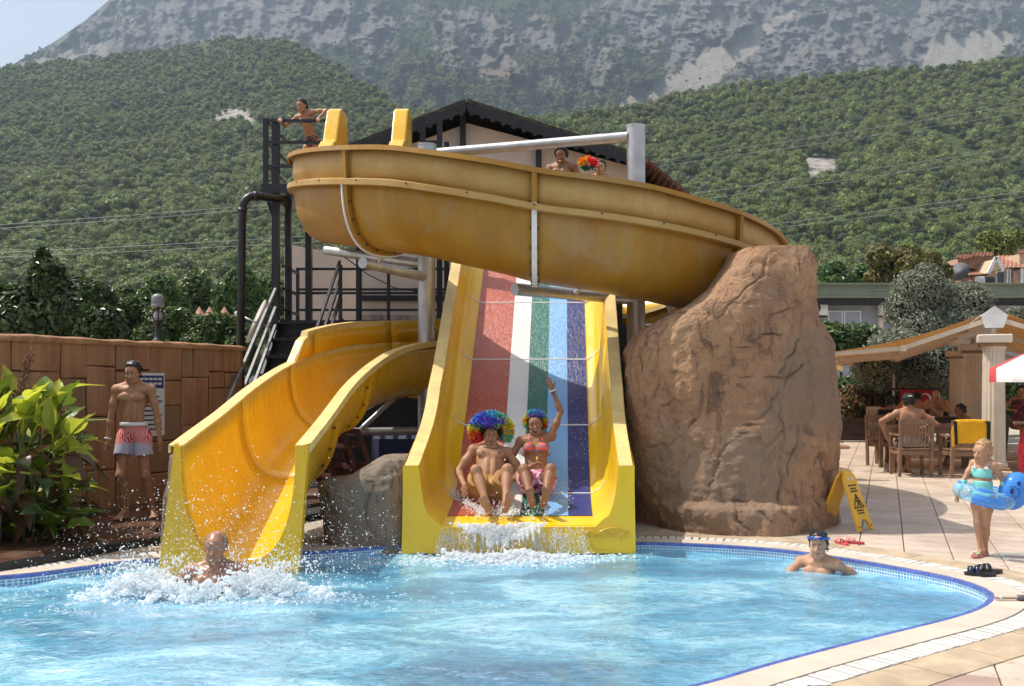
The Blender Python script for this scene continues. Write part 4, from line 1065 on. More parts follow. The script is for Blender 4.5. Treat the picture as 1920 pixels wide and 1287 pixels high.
    def hand(s, i, Fd):
        k = s.s*(.92 if s.fem else 1); w_, e = s.wr[i], s.el[i]; d = s.handd[i]
        d = nrm(w_-e) if d is None else nrm(d[0]); 
        pn = s.handd[i][1] if s.handd[i] is not None else (s.lat*(-1 if i == 0 else 1))   # palm normal
        pn = np.array(pn, float); pn = nrm(pn-d*(pn@d)); sd = np.cross(d, pn)*(1 if i == 0 else -1)   # sd: towards the thumb
        Rp = np.stack([sd, pn, d], 1); c = w_+d*.048*k
        Fd.ell(c, np.array((.038,.016,.05))*k, Rp, .012*k); Fd.cone(w_, w_+d*.03*k, .025*k, .024*k, .012*k)
        cu = s.curl if not hasattr(s.curl, '__len__') else s.curl[i]
        for j, (off, ln) in enumerate(((.029,.068),(.010,.078),(-.010,.072),(-.028,.056))):
            p = w_+d*.090*k+sd*off*k; dirn = d+sd*off*1.6; a = .25+cu*.5
            for q, fr in enumerate((.42,.32,.26)):
                dd_ = nrm(dirn*math.cos(a*(q+.4))+pn*math.sin(a*(q+.4))); p2 = p+dd_*ln*fr*k; r = (.0092-.0011*q)*k
                Fd.cone(p, p2, r, r-.0009*k, .003*k); p = p2
        p = w_+d*.025*k+sd*.028*k; dd_ = nrm(d*.75+sd*.75+pn*.35)
        p2 = p+dd_*.042*k; Fd.cone(p, p2, .0125*k, .0105*k, .008*k); p3 = p2+nrm(d*.95+sd*.25+pn*.4)*.034*k; Fd.cone(p2, p3, .0105*k, .0085*k, .003*k)
    def foot(s, i, Fd, ft, sd):
        k = s.s; an = s.an[i]; dn = sd-ft*(sd@ft); dn = nrm(dn) if np.linalg.norm(dn) > .2 else np.array([0,0,-1.]); la = np.cross(ft, dn)
        heel = an+dn*.045*k-ft*.035*k; ball = an+dn*.062*k+ft*.125*k
        Fd.ell(heel, np.array((.032,)*3)*k, None, .015*k); Fd.cone(an, heel, .034*k, .030*k, .02*k); Fd.cone(an+dn*.01*k, ball-dn*.01*k, .035*k, .024*k, .025*k)
        R = np.stack([la, ft, dn], 1); Fd.ell(ball, np.array((.046,.04,.020))*k, R, .02*k); Fd.ell(an+dn*.058*k+ft*.05*k, np.array((.036,.09,.022))*k, R, .02*k)
        for j in range(5):
            o = (-.034+.017*j)*k*(1 if i == 0 else -1)*(-1); big = 1.35 if j == 0 else 1.0
            o = (.034-.0175*j)*k; inner = -s.lat if i == 0 else s.lat; sg = 1 if (la@inner) > 0 else -1
            p = ball+la*sg*o+ft*.022*k; Fd.cone(p, p+ft*(.036-.005*j)*k+dn*.004*k, .0105*big*k, .009*big*k, .004*k)
    def face(s, brow=None, eyes=True, mouth='closed', smile=0):
        hk = s.s*s.hs; Rh = Matrix(np.stack([s.hlat, s.hf, s.hu], 1).tolist()); brow = brow or M_brow
        def e(name, c, r, m): return MB().ell(Vector(s.Hd(*c)), Vector(np.array(r)*hk), Rh, 10).build(name, m, s.o, True, world=False)
        for sg in (1,-1):
            if eyes:
                q = e('eye', (sg*.031,.082,.003), (.0145,.009,.0075), M_eyew); i_ = e('iris', (sg*.031,.0885,.003), (.0062,.0035,.0065), M_iris); i_.parent = q
            pts = [Vector(s.Hd(sg*x, y, z)) for x, y, z in ((.012,.101,.020),(.030,.098,.0265),(.050,.084,.021))]
            MB().tube(pts, [.0035*hk,.0045*hk,.0025*hk], 6).build('eyebrow', brow, s.o, True, world=False)
        if mouth == 'closed': e('mouth', (0,.0935,-.063), (.024,.0065,.0062), M_lip2)
        else:
            e('mouth', (0,.093,-.066), (.024,.008,.017), M_mouth); e('teeth', (0,.098,-.057), (.017,.005,.0045), M_teeth)
        return s
    def hair(s, mat, thick=.014, noise=.006, cut=(.50,.022), back=-.05, name='hair', freq=45, extra=None, bald=False, strands=170):
        hk = s.s*s.hs; R_ = .17*hk; Fd = Field(s.hc-R_, s.hc+R_, .0055*max(.8, hk)); Rh = np.stack([s.hlat, s.hf, s.hu], 1)
        Fd.ell(s.Hd(0,-.012,.032), (np.array((.074,.094,.086))+thick)*hk, Rh, .01)
        Fd.ell(s.Hd(0,-.035,-.03), (np.array((.066,.062,.07))+thick)*hk, Rh, .02)
        if extra:
            for c, r in extra: Fd.ell(s.Hd(*c), np.array(r)*hk, Rh, .02*hk)
        X, Y, Z = np.meshgrid(*Fd.ax, indexing='ij'); q = np.stack([X, Y, Z], -1)*freq/s.s
        Fd.D += (noise*hk*fbm(q, 2, 5)).astype(np.float32)
        # cut the face free: keep what lies behind a plane through the hairline, and above the nape
        pf = Fd.plane(s.Hd(0,cut[1],.062), (s.hf*1.0-s.hu*cut[0]))       # positive in front/below the hairline
        pn = -Fd.plane(s.Hd(0,0,back), s.hu)
        D = np.maximum(np.maximum(Fd.D, pf), pn)
        if bald: D = np.maximum(D, Fd.plane(s.Hd(0,-.01,.07), s.hu+s.hf*.5))
        o = fm(name, Fd, D, mat, s.o)
        if strands and o is not None:                        # loose locks over the cap break up its outline
            r7 = np.random.default_rng(int(s.org[0]*100) % 97); vv = np.array([v.co[:] for v in o.data.vertices]); nn_ = np.array([v.normal[:] for v in o.data.vertices]); mb = MB()
            for q in r7.choice(len(vv), min(strands, len(vv)), False):
                n_ = nn_[q]; t_ = -s.hu*.9+s.hf*(.55 if (vv[q]-s.hc)@s.hf > .02*hk else -.5)+r7.normal(size=3)*.35; t_ = t_-n_*(t_@n_); t_ /= np.linalg.norm(t_)+1e-9; L_ = r7.uniform(.022,.045)*hk*(1 if not bald else .6)
                p0 = vv[q]-n_*.004*hk; mb.tube([Vector(p0), Vector(p0+t_*L_*.5+n_*.008*hk), Vector(p0+t_*L_+n_*r7.uniform(-.002,.006)*hk)], [.0055*hk,.005*hk,.0012*hk], 4)
            mb.build('locks', mat, o, True, world=False)['kind'] = 'stuff'
        return o
    def shorts(s, mat, length=.45, waist=.10, loose=.018, name='shorts', flare=1.0, pat=None):
        k = s.s; P_ = np.array([s.pl]+s.kn+s.hp); Fd = Field(P_.min(0)-.22*k, P_.max(0)+.22*k, s.res*.9); Rb = np.stack([s.lat, s.f, s.up], 1); b = s.b
        Fd.ell(s.T(0,0,0), (np.array((.150*b,.10*b,.105))*(1.05 if s.fem else 1)+loose)*k, Rb, .03*k)
        for sg in (1,-1): Fd.ell(s.T(sg*.072,-.055,-.05), (np.array((.082,.075,.085))*b+loose)*k, Rb, .03*k)
        Fd.ell(s.T(0,.005+s.belly*.03,.12), (np.array((.13*b,(.092+s.belly*.05)*b,.11))+loose*.7)*k, Rb, .05*k)
        X, Y, Z = np.meshgrid(*Fd.ax, indexing='ij')
        for i in (0,1):
            e = s.hp[i]+(s.kn[i]-s.hp[i])*(length+.1); Fd.cone(s.hp[i], e, (.090*b+loose)*k, (.078+loose*flare)*k, .03*k)
        Fd.D += (.006*k*fbm(np.stack([X*14, Y*14, Z*7], -1), 2, 3)).astype(np.float32)
        D = np.maximum(Fd.D, Fd.plane(s.T(0,0,waist), s.up))
        hem = None
        for i in (0,1):
            d = nrm(s.kn[i]-s.hp[i]); p = s.hp[i]+(s.kn[i]-s.hp[i])*length; q = Fd.plane(p, d)
            near = ((X-p[0])**2+(Y-p[1])**2+(Z-p[2])**2) 
            hem = (q, near) if hem is None else (np.where(near < hem[1], q, hem[0]), None)
        D = np.maximum(D, hem[0])
        return fm(name, Fd, D, mat, s.o)
    def wear(s, name, mat, t, planes):                     # a close layer over the body between planes (p, n) that keep the negative side
        D = s.F.D-t*s.s
        for p, n in planes: D = np.maximum(D, s.F.plane(p, n))
        return fm(name, s.F, D.astype(np.float32), mat, s.o)
    def band(s, name, mat, i, t, r, w_, lower='wr'):
        a, b = s.el[i], s.wr[i]; d = Vector(nrm(b-a)); c = Vector(a+(b-a)*t)
        q = Vector((0,0,1)) if abs(d.z) < .9 else Vector((1,0,0)); x = d.cross(q).normalized(); y = d.cross(x)
        pts = [c+(x*math.cos(u)+y*math.sin(u))*r*s.s for u in np.linspace(0, 2*PI, 18, endpoint=False)]
        return MB().tube(pts, w_*s.s, 6, closed=True).build(name, mat, s.o, True, world=False)
# ---------------------------------------------------------------- cloth patterns
def pattern(name, fn, rough=.8):
    s = NT(name); s.pbr(fn(s), rough, s.bump(s.noise(25), .15, .01)); return s.m
def palms(s):
    v = s.n('TexVoronoi', {'Scale': 7.5}); o1 = s.co(); s.t.links.new(o1, v.inputs['Vector'])
    d = s.n('VectorMath', operation='SUBTRACT'); s.t.links.new(o1, d.inputs[0]); s.t.links.new(v.outputs['Position'], d.inputs[1])
    x = s.sep(d.outputs[0]); a = s.math('ARCTAN2', x[2], x[0]); st_ = s.math('SINE', s.math('MULTIPLY', a, 17))
    star = s.ramp(s.math('ADD', s.math('MULTIPLY', st_, .5), .5), [(.66, 0), (.80, .9)])
    zz = s.sep(o1)[2]; n1 = s.noise(6)
    blue = s.ramp(s.math('ADD', s.math('MULTIPLY', zz, 5.5), s.math('ADD', n1, .55)), [(.28, (.30,.28,.42,1)), (.46, (.62,.02,.012,1))])
    return s.mix(star, blue, (.72,.66,.64,1))
CL_PALM = pattern('palm_print_cloth', palms)
CL_OCHRE = pattern('ochre_swim_cloth', lambda s: s.ramp(s.noise(6), [(.3, (.36,.19,.05,1)), (.7, (.52,.30,.10,1))]))
CL_PINK = pattern('pink_flower_cloth', lambda s: s.ramp(s.noise(15, None, 2, .5, 1.0), [(.36, (.07,.01,.03,1)), (.42, (.55,.04,.16,1)), (.5, (.75,.35,.45,1)), (.62, (.78,.55,.6,1)), (.72, (.6,.06,.2,1))]))
CL_STRIPE = pattern('striped_bikini', lambda s: s.ramp(s.math('FRACT', s.math('MULTIPLY', s.sep()[2], 22)), [(.0, (.9,.10,.05,1)), (.5, (.9,.12,.06,1)), (.52, (.28,.14,.24,1)), (1, (.30,.16,.26,1))], 'CONSTANT'))
CL_BRIEF = pattern('leaf_print_brief', lambda s: s.ramp(s.noise(24, None, 2, .5, 1), [(.45, (.015,.015,.015,1)), (.5, (.5,.24,.12,1)), (.56, (.012,.012,.012,1))]))
CL_MINT = simple('mint_swimsuit', (.22,.62,.55,1), .7, .08, 8)
CL_BLACK = simple('black_cloth', (.012,.012,.014,1), .8, .2, 6); CL_WHITE = simple('white_cloth', (.7,.7,.68,1), .8, .06, 6)
CL_RED = simple('red_cloth', (.45,.02,.03,1), .8, .15, 6); CL_MAROON = pattern('maroon_flower_cloth', lambda s: s.ramp(s.noise(12, None, 3), [(.4, (.10,.02,.03,1)), (.6, (.30,.07,.09,1))])); CL_GREY = simple('grey_cloth', (.12,.12,.13,1), .85, .1, 6)
M_wrist = simple('white_band', (.75,.75,.72,1), .4)
def wig(hm, R, n, seedv, cen=(0,-.02,.055), squash=.86, flip=1):
    """clown wig: hundreds of curled tufts, coloured in sectors"""
    rg_ = np.random.default_rng(seedv); hk = hm.s*hm.hs; mbs = {}
    d = rdir(n*2, rg_); d = d[(d[:, 2] > -.62) & ~((d[:, 1] > .28) & (d[:, 2] < .42))][:n]
    col = []
    for x in d:
        a = math.degrees(math.atan2(x[0]*flip, x[2]))+14*rg_.normal()
        if x[1] > .35 and x[2] < .75 and abs(a) < 70: pass
        if x[1] > .35 and x[2] < .75 and abs(a) < 60 and rg_.random() < .6: col.append(0 if rg_.random() < .6 else 8); continue
        for lim, c in SECT:
            if a <= lim: break
        col.append(c)
    mb = MB()
    for x, c in zip(d, col):
        r0 = R*.55; pts = []; t = np.cross(x, rg_.normal(size=3)); t /= np.linalg.norm(t)
        sz = R*rg_.uniform(.36, .55); b_ = np.cross(x, t); ph = rg_.random()*6
        for q in range(6):
            u = q/5; p = x*(r0+sz*u*1.05)+(t*math.sin(u*5+ph)+b_*math.cos(u*7+ph))*R*.095
            p[2] *= squash; pts.append(Vector(hm.Hd(cen[0]+p[0], cen[1]+p[1], cen[2]+p[2])))
        mb.tube(pts, [hk*R*.03,hk*R*.038,hk*R*.036,hk*R*.032,hk*R*.024,hk*R*.008], 4, m=c)
    return mb.build('wig', M_tinsel, hm.o, True, world=False)
RAIN = [(.09,.06,.55),(.02,.16,.75),(.02,.50,.55),(.25,.70,.05),(.80,.72,.02),(.85,.28,.01),(.75,.02,.02),(.38,.01,.30),(.16,.04,.50)]
def tinsel(c):
    s = NT('wig_tinsel'); p = s.n('BsdfPrincipled', {'Base Color': c+(1,), 'Roughness': .45}); t = s.n('BsdfTranslucent', {'Color': c+(1,)}); m = s.n('MixShader', {0: .35})
    s.t.links.new(p.outputs[0], m.inputs[1]); s.t.links.new(t.outputs[0], m.inputs[2]); s.t.links.new(m.outputs[0], s.out.inputs[0]); return s.m
# sectors clockwise from the lower left as the photo shows them: (upper angle limit, colour)
SECT = [(-128,6),(-108,6),(-92,5),(-76,4),(-62,3),(-36,1),(-10,0),(14,2),(30,1),(56,3),(70,4),(88,5),(104,4),(118,3),(140,2),(181,8)]
M_tinsel = [tinsel(c) for c in RAIN]
A = np.array
DZ = .075                                                       # top of the wet deck on the left
# 1 standing man in palm print shorts
m = Human('slim wet man in red and white palm print swim shorts standing on the dark deck', 1.70, (-3.96, 10.05, DZ+.905), (.05,-1,0), (0.0,-.02,1), SK_TAN, build=.84)
m.setup([A((.265,.05,-.13)), A((-.275,-.02,-.15))], [A((.155,.10,-.825)), A((-.085,-.02,-.825))], [A((.6,.6,0)), A((-.6,.6,0))], [A((.1,-1,0)), A((-.05,-1,0))], (.08,-1,-.22), None, [A((.45,-1,0)), A((-.15,-1,0))], curl=.6).build()
m.face(mouth='closed'); m.hair(H_WETB, .012, .006, (.50,.050), -.045); m.shorts(CL_PALM, .50, .075, .020)
D_ = m.F; m.wear('waistband', CL_WHITE, .022, [(m.T(0,0,.10), m.up), (m.T(0,0,.068), -m.up)]) if False else None
Fw = Field(m.pl-.22, m.pl+.24, .008); Fw.ell(m.T(0,0,.075), (.146,.112,.20), None, .01); fm('waistband', Fw, np.maximum(np.maximum(Fw.D, Fw.plane(m.T(0,0,.105), (0,0,1))), Fw.plane(m.T(0,0,.066), (0,0,-1))), CL_WHITE, m.o)
m.band('wristband', M_wrist, 1, .93, .034, .008)
for sg in (1,-1): MB().ell(Vector(m.T(sg*.083,.108,.365)), (.011,.006,.010)).build('nipple', SK_DARK, m.o, True, world=False)
# 2 man in the rainbow wig on the slide
yb = 9.52
m = Human('man in a big rainbow clown wig and ochre shorts sitting on the white lane', 1.70, (cxl(yb)-.335, yb, slide_z(yb)+.105), (.05,-1,.0), (.03,.62,.78), SK_TAN, build=.96)
m.setup([A((.40,-.02,.20)), A((-.235,-.06,.03))], [A((.175,-.60,-.085)), A((.0,-.60,-.10))], [A((.3,.3,-.9)), A((-.6,.5,0))], [A((.2,-.1,1)), A((-.25,-.1,1))], (.04,-1,-.03), (0,.25,1), [A((.28,-.50,.9)), A((-.35,-.60,.8))], hand_d=[(A((.9,-.1,.45)), A((0,-.5,-.9))), (A((.05,-.5,-.8)), A((.2,-.2,-1)))], curl=.55).build()
m.face(); m.hair(H_BLACK, .010, .004, (.5,.03), -.02); m.shorts(CL_OCHRE, .66, .085, .024); wig(m, .235, 1700, 5)
MB().ell(Vector(m.Hd(0,.092,-.092)), (.013,.008,.016)).build('goatee', M_brow, m.o, True, world=False)
MB().tube([Vector(m.Hd(x*.026,.099-.012*abs(x),-.05-.006*abs(x))) for x in (-1,-.3,.3,1)], .0028, 5).build('moustache', M_brow, m.o, True, world=False)
MB().tube([Vector(m.T(math.sin(a)*.085, .055+.045*math.cos(a), .475-.055*math.cos(a))) for a in np.linspace(-1.7,1.7,14)], .0035, 5).build('necklace', M_brow, m.o, True, world=False)
for sg in (1,-1): MB().ell(Vector(m.T(sg*.083,.111,.365)), (.012,.007,.011)).build('nipple', SK_DARK, m.o, True, world=False)
# 3 laughing woman with raised arm
yb = 9.66
m = Human('laughing woman in striped bikini top and pink shorts waving one raised arm', 1.66, (cxl(yb)+.135, yb, slide_z(yb)+.11), (-.04,-1,.0), (.0,.40,.9), SK_DARK, build=.94, female=True)
m.setup([A((.17,.24,.92)), A((-.175,-.03,.10))], [A((.06,-.66,-.10)), A((-.065,-.66,-.10))], [A((.9,.2,0)), A((-.6,.5,-.2))], [A((.25,-.1,1)), A((-.25,-.1,1))], (-.05,-1,-.02), (-.08,.12,1), [A((.18,-.50,.9)), A((-.20,-.50,.9))], hand_d=[(A((-.38,-.1,.85)), A((0,-1,.1))), (A((-.3,-.5,-.35)), A((.3,.3,-.9)))], curl=[.05,.6], sh_lift=(.05,0)).build()
m.face(mouth='open'); m.hair(H_BLACK, .016, .006, (.42,.035), -.07); m.shorts(CL_PINK, .48, .10, .020)
wig(m, .140, 800, 8, (0,-.050,.03), .95, -1)
Rb = np.stack([m.lat, m.f, m.up], 1)
for sg in (1,-1):
    Ft = Field(m.T(sg*.08,.09,.35)-.10, m.T(sg*.08,.09,.35)+.10, .005); Ft.ell(m.T(sg*.078,.0855,.345), A((.064,.058,.062))*m.s, Rb, 0)
    D = np.maximum(Ft.D, Ft.plane(m.T(sg*.078,.1,.300), -m.up))
    D = np.maximum(D, Ft.plane(m.T(sg*.115,.1,.345), m.lat*sg*1.0+m.up*.75)); D = np.maximum(D, Ft.plane(m.T(sg*.035,.1,.345), -m.lat*sg*1.0+m.up*.60)); D = np.maximum(D, -Ft.plane(m.T(0,.07,.34), m.f))
    fm('bikini_cup', Ft, D, CL_STRIPE, m.o)
    MB().tube([Vector(m.T(sg*.078,.128,.39)), Vector(m.T(sg*.066,.085,.46)), Vector(m.T(sg*.05,.02,.525)), Vector(m.T(sg*.02,-.05,.545))], .0045, 5).build('bikini_strap', CL_STRIPE, m.o, True, world=False)
MB().tube([Vector(m.T(math.sin(a)*.152, math.cos(a)*.112, .305)) for a in np.linspace(0, 2*PI, 26, endpoint=False)], .005, 5, closed=True).build('bikini_band', CL_STRIPE, m.o, True, world=False)
m.band('wristband', M_wrist, 0, .95, .030, .007); m.band('bracelet', M_brow, 0, .86, .033, .004)
MB().tube([Vector(m.T(.01,.108,.235)), Vector(m.T(.014,.13,.205)), Vector(m.T(.004,.125,.18))], [.006,.013,.004], 6).build('yellow_whistle', simple('yellow_plastic', (.8,.5,.02,1), .3), m.o, True, world=False)
# 4 boy leaning on the tower rail
m = Human('boy in leaf print briefs leaning over the black tower rail', 1.38, (-3.12, 14.92, 4.5+.78), (-.30,-1,0), (-.24,-.26,1), SK_TAN, build=.84, child=False, head_scale=1.12)
m.setup([A((.17,-.28,.25)), A((-.40,-.30,.23))], [A((.09,.05,-.66)), A((-.10,-.03,-.66))], [A((.8,.2,.5)), A((-.6,.2,-.6))], [A((0,-1,0)), A((0,-1,0))], (-.45,-1,-.35), None, [A((0,-1,0)), A((0,-1,0))], hand_d=[(A((.1,-.7,-.5)), A((0,-.3,-1))), (A((.1,-.7,-.4)), A((0,-.3,-1)))], curl=.95, sh_lift=(.03,.0)).build()
m.face(); m.hair(H_BLACK, .013, .006, (.55,.042), -.05)
m.wear('briefs', CL_BRIEF, .007, [(m.T(0,0,.06), m.up), (m.T(.10,0,-.065), nrm(m.lat*.75-m.up*.8)), (m.T(-.10,0,-.065), nrm(-m.lat*.75-m.up*.8)), (m.T(0,0,-.16), -m.up)])
# 5 and 6 man and girl waiting at the slide top
m = Human('dark haired bare chested man looking down behind the flume by the flower pompom', 1.76, (.72, 13.95, 3.1+1.06), (-.3,-1,0), (0,-.02,1), SK_DARK, build=.92, res=.010)
m.setup([A((.12,-.27,.17)), A((-.06,-.28,.20))], [A((.1,0,-.86)), A((-.1,0,-.86))], [A((.7,.3,-.5)), A((-.7,.3,-.5))], [A((0,-1,0)), A((0,-1,0))], (-.25,-1,-.45), None, curl=.8).build()
m.face(); m.hair(H_BLACK, .020, .010, (.45,.045), -.04); m.shorts(CL_BLACK, .5)
MB().tube([Vector(m.Hd(0,.115,-.062)), Vector(m.Hd(0,.15,-.066))], .012, 8).build('whistle', simple('yellow_whistle_plastic', (.8,.5,.02,1), .3), m.o, True, world=False)
MB().tube([Vector(m.Hd(0,.14,-.07)), Vector(m.T(.01,.14,.42)), Vector(m.T(.03,.13,.30))], .006, 5).build('lanyard', M_brow, m.o, True, world=False)
m = Human('girl with tied back dark hair peeping over the flume edge', 1.44, (1.265, 13.75, 3.1+.95), (-.1,-1,0), (0,0,1), SK_MID, build=.85, female=True, res=.010, head_scale=1.1)
m.setup([A((.2,-.02,-.15)), A((-.2,-.1,-.1))], [A((.08,0,-.70)), A((-.08,0,-.70))], [A((.4,.6,0)), A((-.4,.6,0))], [A((0,-1,0)), A((0,-1,0))], (-.1,-1,-.3), None).build()
m.face(); m.hair(H_BLACK, .012, .004, (.45,.045), -.06, extra=[((.0,-.11,.09),(.035,.04,.035)), ((.02,-.11,-.02),(.03,.035,.08))]); m.wear('swimsuit', CL_RED, .006, [(m.T(0,0,.40), m.up), (m.T(.1,0,-.06), nrm(m.lat*.7-m.up*.8)), (m.T(-.1,0,-.06), nrm(-m.lat*.7-m.up*.8))])
# pompom of bright petals held up between them
rg_ = np.random.default_rng(4); mb = MB(); cpos = P(1102, 307, 13.6)
for q in range(170):
    x = rdir(1, rg_)[0]; x[1] = -abs(x[1]) if rg_.random() < .7 else x[1]; t = np.cross(x, rg_.normal(size=3)); t /= np.linalg.norm(t); R_ = .10+.055*rg_.random()
    c = 0 if x[0] > -.1+.3*rg_.normal() else (1 if rg_.random() < .6 else 2)
    if x[2] < -.55: c = 3
    a = Vector(x*A((1.15,.8,.85))*R_*.35)+cpos; b = Vector(x*A((1.15,.8,.85))*R_*1.0)+cpos; w_ = Vector(t)*.022
    mb.add([a, a.lerp(b,.6)+w_, b, a.lerp(b,.6)-w_], [(0,1,2,3)], c)
o = mb.build('flower_pompom', [tinsel((.85,.03,.07)), tinsel((.85,.25,.02)), tinsel((.8,.6,.02)), tinsel((.03,.18,.15))]); tag(o, 'red and yellow flower pompom held up behind the flume edge', 'pompom')
# 7 man splashing down at the flume mouth
m = Human('bald man up to his chest in white splash below the flume mouth', 1.78, (-2.26, 7.30, WZ-.34), (.08,-1,0), (0.0,.06,1), SK_WET, build=1.08, belly=.6)
m.setup([A((.40,-.16,.02)), A((-.40,-.16,.04))], [A((.1,0,-.85)), A((-.1,0,-.85))], [A((.8,.2,-.1)), A((-.8,.2,-.1))], [A((0,-1,0)), A((0,-1,0))], (.06,-1,-.05), None, hand_d=[(A((.6,-.8,-.1)), A((0,0,-1))), (A((-.6,-.8,-.1)), A((0,0,-1)))]).build(legs=False)
m.face(brow=H_GREY); m.hair(H_GREY, .005, .003, (.75,.055), -.03, bald=True)
# 8 boy in the pool with goggles
m = Human('boy with blue swim goggles on his forehead standing chest deep in the pool', 1.45, (2.56, 8.02, WZ-.32), (-.62,-1,0), (0,0,1), SK_MID, build=.88, head_scale=1.12)
m.setup([A((.33,-.10,.06)), A((-.34,-.16,.10))], [A((.1,0,-.7)), A((-.1,0,-.7))], [A((.7,.3,.1)), A((-.7,.3,.1))], [A((0,-1,0)), A((0,-1,0))], (-.50,-1,-.06), None, hand_d=None).build(legs=False)
m.face(); m.hair(H_WETB, .009, .003, (.50,.040), -.05)
gb = simple('blue_goggle_rubber', (.02,.09,.42,1), .3); gl = simple('dark_goggle_lens', (.02,.05,.12,1), .05)
MB().tube([Vector(m.Hd(math.sin(a)*.092, math.cos(a)*.114-.010, .060+.016*math.cos(a))) for a in np.linspace(0, 2*PI, 30, endpoint=False)], .0095, 6, closed=True).build('goggle_strap', gb, m.o, True, world=False)
for sg in (1,-1):
    q = MB().ell(Vector(m.Hd(sg*.034,.090,.078)), A((.028,.014,.019))*m.s, Matrix(np.stack([m.hlat, m.hf, m.hu], 1).tolist())).build('goggle_cup', gb, m.o, True, world=False)
    MB().ell(Vector(m.Hd(sg*.034,.099,.079)), A((.021,.010,.013))*m.s, Matrix(np.stack([m.hlat, m.hf, m.hu], 1).tolist())).build('lens', gl, q, True, world=False)
# 9 little girl with the swim ring
gx, gy = 4.07, 8.30
m = Human('little blond girl in a mint swimsuit standing on the deck inside a swim ring', .99, (gx, gy, .535), (-.80,-.62,0), (.02,-.0,1), SK_MID, build=1.02, female=False, child=True, res=.0068, head_scale=1.42)
m.setup([A((.150,-.135,-.02)), A((-.235,.02,-.05))], [A((.035,.03,-.49)), A((-.035,-.035,-.49))], [A((.5,.5,0)), A((.0,.6,0))], [A((-.8,-.62,0)), A((-.8,-.62,0))], (-.95,-.50,-.16), None, [A((-.8,-.55,0)), A((-.8,-.7,0))], hand_d=[(A((-.35,-.15,-.9)), A((-.9,.2,0))), (A((-.2,-.2,-.9)), A((0,-.3,0.5)))], curl=.6).build()
m.face(brow=H_BLOND); m.hair(H_BLOND, .010, .004, (.40,.040), -.05, strands=50, extra=[((.0,-.085,.075),(.045,.04,.04)), ((0,-.03,.115),(.03,.05,.022))])
m.wear('swimsuit_top', CL_MINT, .010, [(m.T(0,.05,.385), m.up), (m.T(0,0,.25), -m.up+m.f*.0), (m.T(.148,0,.3), m.lat), (m.T(-.148,0,.3), -m.lat)])
m.wear('swimsuit_bottom', CL_MINT, .010, [(m.T(0,0,.20), m.up+m.lat*.0), (m.T(.10,0,-.065), nrm(m.lat*.7-m.up*.8)), (m.T(-.10,0,-.065), nrm(-m.lat*.7-m.up*.8)), (m.T(0,0,-.2), -m.up)])
for sg in (1,-1):
    MB().tube([Vector(m.T(sg*.085,.095,.38)), Vector(m.T(sg*.11,.03,.50)), Vector(m.T(sg*.06,-.06,.47))], .006, 5).build('shoulder_strap', CL_WHITE, m.o, True, world=False)
    mb = MB(); 
    for q in range(3): mb.ell(Vector(m.T(sg*(.092+.02*(q-1)),.098,.395+.012*(q%2))), (.012,.008,.012))
    mb.build('bow', CL_WHITE, m.o, True, world=False)
GIRL = m
M_sole = simple('pink_sole', (.55,.16,.16,1), .6); M_flower = [simple('sandal_flower', c, .5) for c in ((.75,.65,.08,1), (.75,.75,.7,1), (.08,.35,.10,1), (.6,.05,.1,1))]
for i in (0,1):
    a = m.org+m.an[i]; f_ = nrm(A((-.8,-.62,0))); r_ = A((-f_[1], f_[0], 0)); q0 = Vector((a[0]+f_[0]*.045, a[1]+f_[1]*.045, 0))
    t = thing('flip_flop', 'flowered pink flip flop under the little girl, her %s foot' % ('rear' if i == 0 else 'front'), 'flip flop', q0, 'flip flops the little girl wears')
    outl = [Vector(f_*(.095*math.cos(u))*(1)+r_*(.036+.006*math.cos(u))*math.sin(u)) for u in np.linspace(0, 2*PI, 20, endpoint=False)]
    MB().prism([(p.x, p.y, .002) for p in outl], (0,0,.016)).build('sole', M_sole, t, world=False)
    for q in range(6): MB().ell(Vector(f_*(.035+.02*(q % 3)))+Vector(r_)*(.02 if q < 3 else -.02)+Vector((0,0,.036)), (.011,.011,.007)).build('flower', M_flower[q % 4], t, True, world=False)
# swim ring and its balloon head
s = NT('clear_vinyl'); fr = s.n('LayerWeight', {'Blend': .35}); pr = s.n('BsdfPrincipled', {'Base Color': (.35,.65,.85,1), 'Roughness': .08}); tr = s.n('BsdfTransparent', {'Color': (.80,.93,1,1)})
mx = s.n('MixShader'); s.t.links.new(s.ramp(fr.outputs['Facing'], [(.1, .16), (.85, .75)]), mx.inputs[0]); s.t.links.new(tr.outputs[0], mx.inputs[1]); s.t.links.new(pr.outputs[0], mx.inputs[2]); s.t.links.new(mx.outputs[0], s.out.inputs[0]); M_clear = s.m
s = NT('blue_vinyl'); pr = s.n('BsdfPrincipled', {'Base Color': (.09,.34,.82,1), 'Roughness': .1}); tl = s.n('BsdfTranslucent', {'Color': (.20,.55,.97,1)}); mx = s.n('MixShader', {0: .45}); s.t.links.new(pr.outputs[0], mx.inputs[1]); s.t.links.new(tl.outputs[0], mx.inputs[2]); s.t.links.new(mx.outputs[0], s.out.inputs[0]); M_bvin = s.m
ring = thing('swim_ring', 'clear and blue inflatable swim ring with a blue animal head round the girl', 'swim ring', (gx+.0, gy-.03, .54))
c = Vector((gx, gy-.02, .525)); ax1 = Vector((.96,-.10,-.20)).normalized(); ax2 = Vector((.14,.98,.08)); ax2 = (ax2-ax1*ax2.dot(ax1)).normalized()
RR = .185; tp = [c+(ax1*math.cos(u)+ax2*math.sin(u))*RR for u in np.linspace(0, 2*PI, 40, endpoint=False)]
MB().tube(tp, .068, 18, closed=True).build('tube', M_clear, ring, True)
up_ = ax1.cross(ax2)
